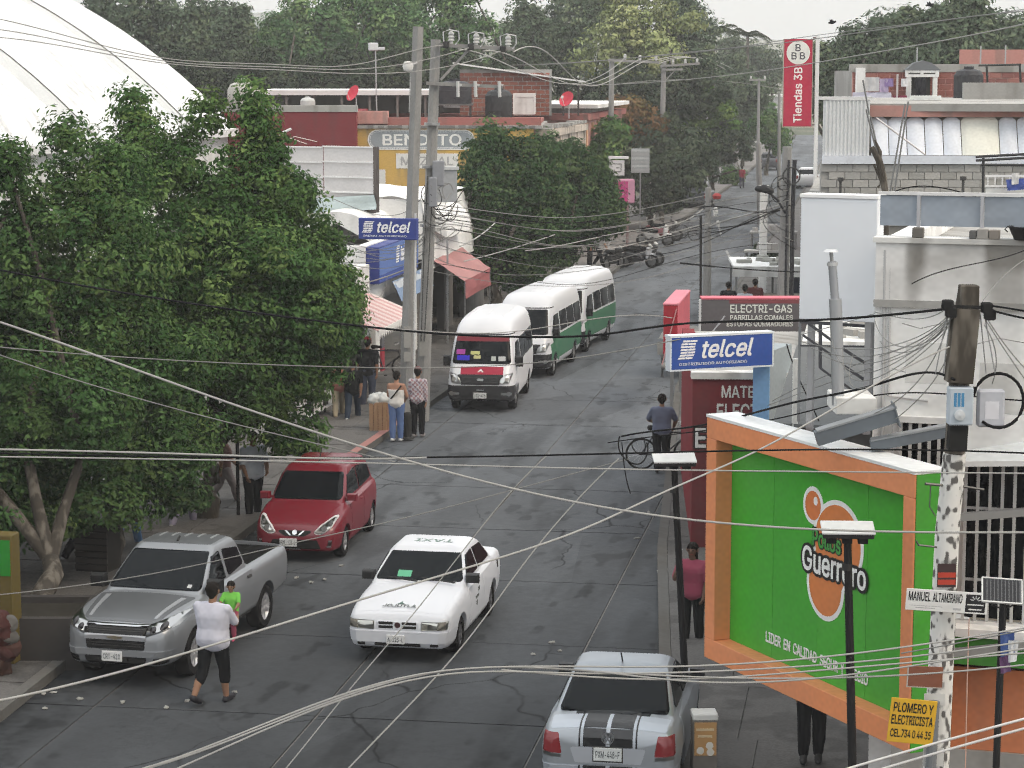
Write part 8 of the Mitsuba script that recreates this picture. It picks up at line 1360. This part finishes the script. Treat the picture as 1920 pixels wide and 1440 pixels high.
for i, (x0, y0, x1, y1) in enumerate(((858, 92, 1172, 108), (905, 96, 1200, 111), (962, 98, 1230, 112))):
    cable([(x0, y0), (x0 + 95, y0 + 30), (1075 + 14 * i, 157 + 2 * i), (1120 + 14 * i, 145 + 2 * i), (x1, y1)], 55, 111.8, 0.016, LT, ('left', 'middle', 'right')[i] + ' of three power lines dipping from the crossarm towards the pink house pole', 'power lines dipping over the pink roofs')
cable([(960, 122), (1150, 112), (1300, 97), (1470, 80), (1700, 48), (1950, 18)], 100, 52, 0.014, GY, 'thin grey line high over the red vertical sign'); cable([(1010, 121), (1200, 108), (1400, 86), (1470, 75), (1700, 46), (1950, 12)], 100, 60, 0.012, GY, 'second thin grey line high over the red vertical sign'); cable([(1082, 160), (1300, 148), (1450, 130), (1620, 102), (1800, 70), (1950, 38)], 100, 50, 0.014, LT, 'pale line over the rooftop house towards the upper right')
for i in range(3): cable([(1234, 112 + 4 * i), (1262 + 22 * i, 106 + 1 * i), (1354 + 16 * i, 137)], 112, 184.8, 0.02, LT, ('upper', 'middle', 'lower')[i] + ' of three lines from the pink house pole to the far poles', 'lines to the far poles')
cable([(1150, 160), (1300, 150), (1345, 152), (1423, 160), (1470, 170)], 112, 175, 0.018, GY, 'grey line linking the far poles below their crossarms')
for i, pts in enumerate(([(215, 1455), (560, 1332), (800, 1262), (960, 1250), (1250, 1250), (1560, 1230), (1950, 1172)], [(300, 1455), (640, 1312), (860, 1262), (1060, 1262), (1300, 1260), (1700, 1232), (1950, 1198)], [(240, 1450), (600, 1322), (850, 1256), (1100, 1258), (1250, 1267), (1500, 1272), (1950, 1243)], [(1000, 1252), (1160, 1264), (1300, 1278), (1600, 1264), (1950, 1212)], [(940, 1256), (1060, 1266), (1250, 1274), (1500, 1260), (1700, 1243), (1950, 1222)])):
    cable(pts, 12.2 + .15 * i, 13.2 + .1 * i, 0.0055, LT, ('highest long', 'second long', 'third long', 'lowest short', 'fourth short')[i] + ' cable of the pale bundle crossing over the striped sedan', 'bundle of pale cables over the striped sedan')
for i, pts in enumerate(([(1560, 1450), (1760, 1392), (1950, 1340)], [(1610, 1455), (1780, 1405), (1950, 1358)])): cable(pts, 10.5, 10.3, 0.0065, (0.62, 0.60, 0.58), ('upper of the two bright cables at the lower right corner', 'lower of the two bright cables at the lower right corner')[i])
cable([(1166, 818), (1230, 808), (1300, 800), (1500, 752), (1640, 722), (1760, 700), (1790, 712)], 30, 21.3, 0.013, DK, 'heavy black cable rising over the green sign to the meter box'); cable([(1140, 830), (1230, 818), (1330, 806), (1500, 775), (1650, 740), (1790, 740), (1950, 752)], 30, 21.4, 0.008, DK, 'dark cable rising over the green sign and past the meter box')
cable([(1162, 818), (1164, 850), (1180, 866), (1198, 870), (1212, 855), (1212, 830)], 29.8, 29.6, 0.010, DK, 'loop of slack black cable hanging beside the cyclist', name='cable_loop'); cable([(1195, 822), (1190, 845), (1205, 852), (1210, 838), (1202, 820)], 29.6, 29.6, 0.008, DK, 'small coil of black cable beside the cyclist', name='cable_loop'); cable([(1166, 830), (1170, 870), (1176, 905), (1182, 925)], 29.8, 30, 0.008, DK, 'black cable end hanging down left of the cyclist', name='cable_end')
cable([(520, 1460), (600, 1362), (683, 1260), (752, 1179), (860, 1043), (960, 920), (1030, 850)], 20, 26, 0.006, GY, 'thin grey cable slanting over the taxi windscreen'); cable([(640, 1455), (760, 1330), (837, 1247), (862, 1218), (980, 1060), (1080, 940), (1160, 860)], 19, 26, 0.008, GY, 'grey cable slanting along the right flank of the taxi')
for i, (y0, ym, y1) in enumerate(((392, 398, 378), (402, 412, 392), (410, 425, 402), (420, 440, 430), (430, 452, 436), (384, 388, 366))):
    cable([(800, y0), (900, y0 + 10), (1040, ym + 20), (1180, ym + 8), (1325, y1)], 55, 74, 0.012, GY if i % 2 else DK, ('second', 'third', 'fourth', 'fifth', 'lowest', 'topmost')[i] + ' of six sagging lines from the concrete posts across the dark trees', 'communication lines across the dark trees')
for lab, pts, r in (('bright slanting cable stub right of the concrete posts', [(862, 462), (890, 448), (928, 418)], .018), ('bright cable across the dark tree, lower one', [(870, 490), (960, 466), (1040, 440)], .014), ('bright cable from the dark tree towards the motorcycles', [(985, 470), (1090, 452), (1190, 432), (1250, 424), (1318, 392)], .014), ('bright curved cable over the motorcycles', [(1120, 468), (1210, 452), (1290, 428), (1330, 418)], .012)): cable(pts, 56, 68, r, LT, lab)
r_ = np.random.default_rng(77)
for i in range(16):
    x0, y0 = 798 + r_.uniform(-4, 14), r_.uniform(330, 440); a = r_.uniform(-20, 60); L = r_.uniform(25, 75); sg = r_.uniform(8, 40)
    cable([(x0, y0), (x0 + L * .3 + a * .3, y0 + sg), (x0 + L * .7, y0 + sg * .9 + r_.uniform(-12, 12)), (x0 + L, y0 + r_.uniform(-18, 22))], 54.6, 54.9 + r_.uniform(0, 1), 0.010, (DK, GY, GY)[i % 3], 'one of many loops in the tangle of wires on the right concrete post', 'tangle of wires on the right concrete post', name='loose_wire')
for i in range(9):
    x0, y0 = 800, r_.uniform(350, 470); cable([(x0, y0), (740 - 10 * (i % 3), y0 + 14 + 5 * i), (690, y0 + 22 + 3 * i), (575 - 20 * (i % 4), y0 + r_.uniform(-6, 22))], 54.8, 60, 0.008, GY, 'one of several thin wires from the right concrete post to the white shops', 'wires from the concrete posts to the shops', name='loose_wire')
cable([(683, 531), (730, 517), (800, 486)], 60, 55, 0.016, LT, 'pale cable along the lower edge of the blue box sign'); cable([(690, 531), (696, 552), (708, 558), (720, 545), (726, 520)], 60, 60.2, 0.008, GY, 'slack grey wire hanging below the blue box sign')
for i, pts in enumerate(([(1782, 590), (1720, 640), (1650, 668), (1560, 700), (1448, 752)], [(1785, 596), (1730, 650), (1660, 680), (1520, 730), (1440, 760)], [(1778, 600), (1740, 690), (1690, 745), (1640, 775)], [(1790, 605), (1760, 700), (1720, 750), (1680, 785)], [(1775, 596), (1720, 655), (1680, 660), (1650, 640)], [(1778, 592), (1740, 640), (1690, 650), (1640, 600)], [(1770, 582), (1720, 598), (1660, 590), (1640, 585)])): cable(pts, 21.4, (30, 30, 24, 24, 24.5, 24.5, 24.6)[i], 0.005, GY, ('long upper', 'long lower', 'steep inner', 'steep outer', 'curled middle', 'high curved', 'highest')[i] + ' drop wire fanning left from the old pole over the white wall', 'drop wires left of the old pole', name='drop_wire')
for i, pts in enumerate(([(1852, 580), (1890, 590), (1950, 602)], [(1850, 572), (1890, 578), (1950, 588)], [(1848, 600), (1880, 650), (1935, 730)], [(1846, 610), (1868, 680), (1860, 720)], [(1850, 596), (1895, 660), (1950, 720)], [(1838, 572), (1880, 520), (1950, 470)], [(1710, 532), (1780, 505), (1850, 490), (1950, 455)])): cable(pts, 21.4, 21.0 if i < 2 else 23, 0.010 if i < 2 else 0.005, DK if i < 2 or i == 6 else GY, ('lower heavy', 'upper heavy', 'steep slack', 'nearly vertical', 'steep straight', 'rising thin', 'high dark')[i] + ' wire right of the old pole head', 'wires right of the old pole', name='drop_wire')
cable([(1500, 628), (1560, 612), (1640, 588)], 25.5, 25.2, 0.005, GY, 'thin wire across the foot of the blank grey panel'); cable([(1475, 645), (1490, 690), (1512, 740), (1538, 795)], 33, 33, 0.010, DK, 'dark hanging cable right of the light blue column'); cable([(1318, 388), (1380, 392), (1430, 398), (1470, 390)], 74, 60, 0.02, DK, 'upper dark cable from the short pole to the stout pole'); cable([(1330, 425), (1380, 408), (1430, 395), (1472, 380)], 74, 60, 0.026, LT, 'pale thick cable from the short pole to the stout pole'); cable([(1332, 436), (1390, 422), (1440, 402), (1472, 392)], 74, 60, 0.018, DK, 'lower dark cable from the short pole to the stout pole'); cable([(1275, 493), (1400, 505), (1500, 510)], 58, 58, 0.016, DK, 'dark cable behind the gas stove sign')
for i, (y0, y1) in enumerate(((430, 380), (445, 392), (455, 400))): cable([(1474, 380 + 5 * i), (1400, 420 - 3 * i), (1320, y0), (1180, y0 + 26), (1050, y0 + 20)], 60, 62, 0.011, DK, ('upper', 'middle', 'lower')[i] + ' of three dark cables from the stout pole across the street', 'dark cables from the stout pole across the street')
cable([(1690, 1225), (1800, 1205), (1950, 1175)], 16, 15.5, 0.005, GY, 'thin grey wire before the green band at the lower right'); cable([(1640, 385), (1700, 352), (1800, 360), (1870, 378), (1950, 340)], 40, 40, 0.012, DK, 'dark cable hanging along the block wall')

r2_ = r_; r_ = np.random.default_rng(91)
for i in range(9):
    y0, y1 = 395 + 14 * i, 372 + 13 * i; cable([(806, y0), (930, y0 + 22 + r_.uniform(-6, 14)), (1090, y0 + 30 + r_.uniform(-8, 10)), (1230, (y0 + y1) / 2 + 20 + r_.uniform(-6, 8)), (1330, y1 + 10), (1470, y1 - 6)], 55, 62, 0.0075, (GY, DK, GY)[i % 3], ('first', 'second', 'third', 'fourth', 'fifth', 'sixth', 'seventh', 'eighth', 'ninth')[i] + ' from top of nine thin lines between concrete posts and stout pole', 'thin lines from the concrete posts to the stout pole')
for i in range(7):
    x0 = 1468 + 3 * i; cable([(x0, 330 + 9 * i), (x0 - 22 - 5 * i, 352 + 12 * i), (x0 - 14, 378 + 13 * i), (x0 + 6, 372 + 16 * i)], 59.6, 59.8, 0.010, (DK, GY)[i % 2], 'one of several slack loops of wire hanging on the stout pole', 'slack loops on the stout pole', name='loose_wire')
for i in range(6):
    cable([(1500 + 20 * i, 640 + 12 * (i % 3)), (1600, 655 + 14 * i), (1700, 640 + 9 * i), (1778, 592 + 4 * i)], 24.4, 21.4, 0.0045, GY, ('first', 'second', 'third', 'fourth', 'fifth', 'sixth')[i] + ' from the top of the thin wires sagging before the steel frame', 'thin wires before the steel frame', name='drop_wire')
# ================================================================ small things
# --- left foreground
pbx = thing('post_box', 'yellow upright box with a bright green poster at the left edge', 'box'); p = gnd(12, 1135, 0.14); p = at(14, 1132, 31.5)
Mx = place(V(p[0], 31.5, 0.14), -0.2); part(pbx, 'case', bx(-.35, .08, 0, .3, 0, 1.85, .015), 'satin', (0.10, 0.075, 0.02), M=Mx); part(pbx, 'poster', bx(-.09, .06, -.012, -.001, 1.27, 1.78), 'satin', (0.02, 0.20, 0.025), M=Mx); part(pbx, 'side_panel', bx(-.33, -.11, -.012, -.001, 0.9, 1.8), 'satin', (0.16, 0.09, 0.03), M=Mx)
bd_ = thing('cloth_bundle', 'heap of reddish and grey cloth bundles at the left edge', 'bundle'); 
for i, (x, y, r, c_) in enumerate(((-8, 1180, .26, (0.055, 0.022, 0.02)), (12, 1195, .16, (0.08, 0.075, 0.07)), (4, 1222, .2, (0.05, 0.02, 0.018)), (18, 1172, .12, (0.10, 0.095, 0.09)), (22, 1212, .13, (0.06, 0.03, 0.025)), (-14, 1245, .25, (0.045, 0.024, 0.02)))):
    m = trimesh.creation.icosphere(3, r); m.vertices += m.vertex_normals * ((meshkit.fbm(m.vertices * 9 + i, 3, i) - .5) * r * .7)[:, None]; part(bd_, 'fold', m, 'matte', c_, True, M=place(at(x, y, 31.0)))
pt_ = thing('tree_planter', 'dark tiled planter wall around the foot of the pale trunk', 'planter'); q = gnd(80, 1232)
part(pt_, 'wall', bx(q[0] - .75, q[0] + .75, q[1] - .75, q[1] + .75, 0.0, 0.75, .02).difference(bx(q[0] - .6, q[0] + .6, q[1] - .6, q[1] + .6, 0.5, 1.0)) if False else mesh_of(man(bx(q[0] - .75, q[0] + .75, q[1] - .75, q[1] + .75, 0.0, 0.75)) - man(bx(q[0] - .6, q[0] + .6, q[1] - .6, q[1] + .6, 0.6, 1.0))), 'matte', (0.045, 0.042, 0.04)); part(pt_, 'soil', bx(q[0] - .599, q[0] + .599, q[1] - .599, q[1] + .599, 0.601, 0.66), 'matte', (0.025, 0.022, 0.018))
st_ = thing('stacked_crates', 'dark slatted crate by the second trunk', 'crate'); q = gnd(185, 1082); Mc = place(V(q[0], q[1], .14), -.3)
for i in range(6): part(st_, 'slat', bx(-.3, .3, -.26, -.24, .04 + .11 * i, .12 + .11 * i), 'matte', (0.05, 0.045, 0.04), M=Mc)
part(st_, 'body', bx(-.29, .29, -.239, .26, 0, .7), 'matte', (0.03, 0.028, 0.026), M=Mc)
for lab, x, y, s_ in (('pale concrete block step under the tree, left one', 122, 1000, .30), ('pale concrete block step under the tree, right one', 172, 985, .38)):
    k = thing('concrete_step', lab, 'step'); q = at(x, y + 22, 42); put(k, xf(bx(-s_, s_, -.2, .2, 0, .42, .02), place(V(q[0], 44, .14), .4)), 'old_white')
sd_ = thing('added_shading_front', 'added dark market front with roller doors, mostly unseen, deepening shade under the trees', 'shop'); Md = place(V(-13.0, 24, 0), ROT)  # added front, put here to darken the ground at the lower left
part(sd_, 'wall', sbx(0, 27, -4, 0, 0.1, 3.7), 'dark_wall', M=Md); part(sd_, 'canopy', sbx(-1, 9, 0.001, 2.6, 2.75, 2.83), 'matte', (0.10, 0.10, 0.10), M=Md)  # canopy added out of view to keep sky light off the corner
for i in range(6): part(sd_, 'added_roller_door', sbx(1 + i * 4.3, 4 + i * 4.3, 0.001, 0.05, 0.14, 2.5), 'matte', (0.17, 0.165, 0.16), M=Md)
part(sd_, 'shade_canopy_post', [sbx(u, u + .07, 2.4, 2.47, .14, 2.748) for u in (0, 4, 8)], 'steel', (.12, .12, .12), M=Md)
pp = thing('black_sidewalk_post', 'black square post with a flat board at the corner of the sidewalk', 'post'); q = gnd(572, 862, .14); part(pp, 'shaft', bx(q[0] - .05, q[0] + .05, q[1] - .05, q[1] + .05, .14, 1.1), 'matte', (0.02, 0.022, 0.022)); part(pp, 'board', bx(q[0] - .55, q[0] - .06, q[1] - .03, q[1], .75, 1.05), 'matte', (0.28, 0.28, 0.27))
k = thing('thin_black_pipe', 'thin black pipe standing beside the man in the apron', 'post'); q = gnd(447, 965, .14); put(k, tube([q, q + V(0, 0, 1.9)], .035), 'satin', (0.012, 0.012, 0.013))
# --- corner by the posts
cb_ = thing('cardboard_bin', 'square cardboard bin stuffed with white bags on the corner', 'bin'); q = gnd(712, 805, .14); Mb_ = place(V(q[0], q[1], .14), -.1)
for i in range(4): part(cb_, 'panel', bx(-.21 + .106 * i, -.21 + .106 * i + .09, -.21, -.19, 0, .66), 'matte', (0.36, 0.22, 0.13), M=Mb_)
part(cb_, 'box', bx(-.2, .21, -.189, .2, 0, .64), 'matte', (0.24, 0.14, 0.085), M=Mb_)
for i, (x, y) in enumerate(((-.12, -.08), (.1, -.05), (0, .1))):
    m = trimesh.creation.icosphere(2, .15); m.vertices += m.vertex_normals * ((meshkit.fbm(m.vertices * 14 + i, 3, i) - .5) * .12)[:, None]; part(cb_, 'white_bag', m, 'satin', (0.50, 0.51, 0.50), True, M=Mb_ @ place((x, y, .70)))
bk = thing('black_bollard', 'low dark bollard beside the woman in white', 'bollard'); q = gnd(764, 822, .05); part(bk, 'shaft', lathe([(0, 0), (.10, 0), (.10, .55), (.07, .6), (0, .62)], 14), 'matte', (0.03, 0.03, 0.03), 30, M=place(q)); part(bk, 'foot', lathe([(0, 0), (.16, 0), (.16, .04), (0, .05)], 14), 'matte', (.05, .05, .05), 30, M=place(q))
# --- right sidewalk
bn_ = thing('poster_bin', 'narrow white topped bin with an orange poster beside the striped sedan', 'bin'); q = V(at(1320, 1400, 26.3)[0], 26.3, .14); Mq = place(q, 0.04)
part(bn_, 'case', bx(-.145, .145, -.12, .14, 0, .72, .008), 'matte', (0.16, 0.145, 0.13), M=Mq); part(bn_, 'lid', bx(-.15, .15, -.13, .15, .721, .80, .012), 'satin', (0.56, 0.56, 0.54), M=Mq); kk = part(bn_, 'poster', bx(-.13, .13, -.128, -.1205, .30, .70), 'satin', (0.42, 0.24, 0.10), M=Mq); part(kk, 'poster_disc', [xf(lathe([(0, 0), (.045, 0), (.045, .004), (0, .004)], 16), Mq @ place((x, -.1285, z)) @ np.array([[1, 0, 0, 0], [0, 0, -1, 0], [0, 1, 0, 0], [0, 0, 0, 1.0]])) for x, z in ((.05, .42), (-.06, .36), (.06, .34))], 'satin', (0.60, 0.57, 0.50)); part(kk, 'poster_band', [bx(-.11, .10, -.131, -.1285, .60, .63), bx(-.09, .08, -.131, -.1285, .52, .55)], 'satin', (0.55, 0.42, 0.25), M=Mq)
tg = thing('litter_sheet', 'crumpled pale cardboard sheets on the kerb by the woman in pink', 'litter'); 
for i, (x, y, sx) in enumerate(((1258, 1050, .22), (1256, 1083, .2), (1266, 1140, .16))): q = gnd(x, y, .02); part(tg, 'sheet', cloth_sheet(q + V(-sx, 0, .06), V(2 * sx, .1, .03), V(0, .35, .02), 8, .06, 60 + i), 'matte', (0.30, 0.30, 0.29) if i < 2 else (.12, .11, .10), True)
for i, (x, y) in enumerate(((530, 1083), (556, 1085), (584, 1093), (608, 1088), (640, 1062), (312, 1328), (440, 1300), (150, 1312), (82, 1302), (84, 1330), (100, 1300), (230, 1318), (1050, 1222), (1034, 1206), (1216, 962), (1000, 1228), (1195, 1010), (352, 1315))):
    k = thing('litter_scrap', ('small pale scrap of paper lying on the asphalt'), 'litter', 'scraps of paper on the asphalt'); q = gnd(x, y); m = trimesh.creation.icosphere(1, 1.0); m.vertices *= [.035 + .02 * (i % 3), .03, .012]; m.vertices += r_.normal(size=m.vertices.shape) * .008; put(k, m, 'matte', (0.28, 0.275, 0.26), False, M=place(V(q[0], q[1], .016), i))
ms_ = thing('market_stall', 'vendor cart under a crumpled pale tarpaulin beside the red box sign', 'stall'); q = gnd(1250, 712); Mm = place(V(q[0] + .55, q[1] + .9, 0), ROT)
part(ms_, 'tarpaulin', [cloth_sheet((Mm @ [-.7, -.6, 1.02, 1])[:3], Mm[:3, :3] @ V(1.4, 0, .15), Mm[:3, :3] @ V(0, 1.7, .12), 16, .12, 71), cloth_sheet((Mm @ [-.7, -.62, 1.0, 1])[:3], Mm[:3, :3] @ V(1.4, 0, .1), V(0, -.1, -.35), 14, .08, 72)], 'matte', (0.20, 0.195, 0.185), True); part(ms_, 'counter', bx(-.62, .62, -.5, 1.0, .55, .85), 'matte', (0.20, 0.19, 0.18), M=Mm); part(ms_, 'leg', [bx(a, a + .06, b, b + .06, 0, .549) for a in (-.6, .54) for b in (-.48, .9)], 'matte', (.10, .10, .10), M=Mm)
for j in range(8):
    m = trimesh.creation.icosphere(1, .1); part(ms_, 'goods', m, 'matte', ((.30, .29, .27), (.16, .15, .14), (.36, .35, .33))[j % 3], True, M=Mm @ place((-.5 + .14 * j, -.66 + .03 * (j % 2), .34 + .12 * (j % 3))))
k = thing('white_roof_stall', 'low white roofed street stall behind the three people', 'stall'); p0 = at(1376, 522, 76); Ms = place(V(p0[0], 76, 0), ROT * .3)
part(k, 'roof', bx(0, 3.2, 0, 4.0, 1.86, 1.96), 'white_plaster', M=Ms); part(k, 'fascia', bx(-.05, 3.25, -.06, -.001, 1.62, 1.97), 'old_white', M=Ms); part(k, 'post', [bx(a, a + .07, b, b + .07, .14, 1.859) for a in (.05, 1.5, 3.0) for b in (.05, 3.8)], 'steel', (.3, .3, .3), M=Ms); part(k, 'counter', bx(.8, 3.0, .3, .9, .14, 1.0), 'matte', (.36, .34, .30), M=Ms); part(k, 'back_panel', bx(1.6, 3.1, 1.2, 1.3, .14, 1.8), 'matte', (.05, .06, .09), M=Ms); part(k, 'roof_clutter', [xf(bx(-a, a, -a * .6, a * .6, 0, a * .5), place((r_.uniform(.2, 3), r_.uniform(.4, 3.6), 1.963), r_.uniform(0, 3))) for a in r_.uniform(.06, .26, 18)], 'matte', (.30, .30, .28), M=Ms, join=True, kind='stuff')
for lab, x, y, Y, w_ in (('white car hood like tarpaulin stall at the right kerb', 1440, 470, 92, 1.0), ('grey tarpaulin stall farther along the right kerb', 1450, 430, 104, 1.1)):
    k = thing('kerb_stall', lab, 'stall'); q = gnd(x, y + 40); part(k, 'table', xf(bx(-w_, w_, -.5, .5, .7, .78), place(V(q[0], q[1], .14), ROT)), 'matte', (.35, .35, .34)); part(k, 'goods', [xf(bx(-b, b, -b, b, .781, .79 + 1.6 * b), place(V(q[0] + a, q[1] + c_, .14), a)) for a, b, c_ in zip(r_.uniform(-w_ + .2, w_ - .2, 7), r_.uniform(.07, .2, 7), r_.uniform(-.3, .3, 7))], 'matte', (.42, .41, .40)); part(k, 'leg', [xf(bx(a, a + .06, b, b + .06, 0, .699), place(V(q[0], q[1], .14), ROT)) for a in (-w_ + .05, w_ - .1) for b in (-.45, .4)], 'matte', (.2, .2, .2))
# right hand houses farther up the street, mostly hidden
for i, (Y, L, h_, m_) in enumerate(((77, 11, 4.2, 'old_white'), (89, 14, 3.6, 'concrete'), (104, 16, 4.4, 'pink_wall'), (121, 18, 3.8, 'white_plaster'), (140, 30, 4.0, 'old_facade'))):
    k = thing('street_house', ('off white low house beyond the sheet clad building', 'grey low house under the red vertical sign', 'pinkish house farther along the right side', 'white house far along the right side', 'last weathered house far along the right side')[i], 'house'); M = place(V(float(KR(Y)) + 3.3, Y, 0), ROT)
    part(k, 'wall', sbx(0, L, 0, 8, 0, h_), m_, M=M); part(k, 'roof_edge', sbx(-.15, L + .1, -.2, 8.2, h_ + .002, h_ + .2), 'concrete', M=M); part(k, 'door', sbx(L * .3, L * .3 + 1.1, -.03, -.001, 0.14, 2.3), 'matte', (.10, .08, .07), M=M); part(k, 'window', sbx(L * .6, L * .6 + 1.4, -.03, -.001, 1.1, 2.3), 'matte', (.06, .07, .08), M=M)
for lab, x, y, s_ in (('small leafy bush in a pot at the far right kerb', 1437, 505, .5), ('yellow green bush by the far garden wall', 1372, 348, .8), ('dark hedge clump before the far garden wall', 1245, 405, 1.2), ('second dark hedge clump before the far garden wall', 1285, 385, 1.1)):
    k = thing('bush', lab, 'bush'); q = gnd(x, y); m, c_ = leaves([(q + V(0, .5, s_ * .8), V(s_, s_, s_ * .8))], 2600, .2, G1 if 'yellow' in lab else G4, 200 + x, .2, .3); part(k, 'foliage', m, 'leaf', c_)
for lab, x, y in (('small dark bird flying left of the skyline, lower one', 1559, 43), ('small dark bird flying above the rooftop house, upper one', 1742, 10)):
    k = thing('bird', lab, 'bird'); q = at(x, y, 60); part(k, 'body', mesh_of(hull((V(-.07, 0, 0), .02), (V(0.02, 0, .01), .04), (V(.1, 0, .03), .025))), 'matte', (.03, .03, .035), True, M=place(q)); part(k, 'wing', [mesh_of(hull((V(-.03, 0, .02), .012), (V(.05, 0, .02), .012), (V(-.02, s_ * .2, .09), .008))) for s_ in (-1, 1)], 'matte', (.03, .03, .035), M=place(q))
# ================================================================ the hazy air
scene['haze_air'] = {'type': 'homogeneous', 'albedo': 0.95, 'sigma_t': 0.0006}
scene['haze'] = {'type': 'cube', 'to_world': T().translate([0, 1600, 68]).scale([2600, 2100, 69.5]), 'bsdf': {'type': 'null'}, 'interior': {'type': 'ref', 'id': 'haze_air'}}
scene['camera']['medium'] = {'type': 'ref', 'id': 'haze_air'}
labels['haze'] = {'kind': 'stuff', 'label': 'thin grey haze over the street and the trees'}
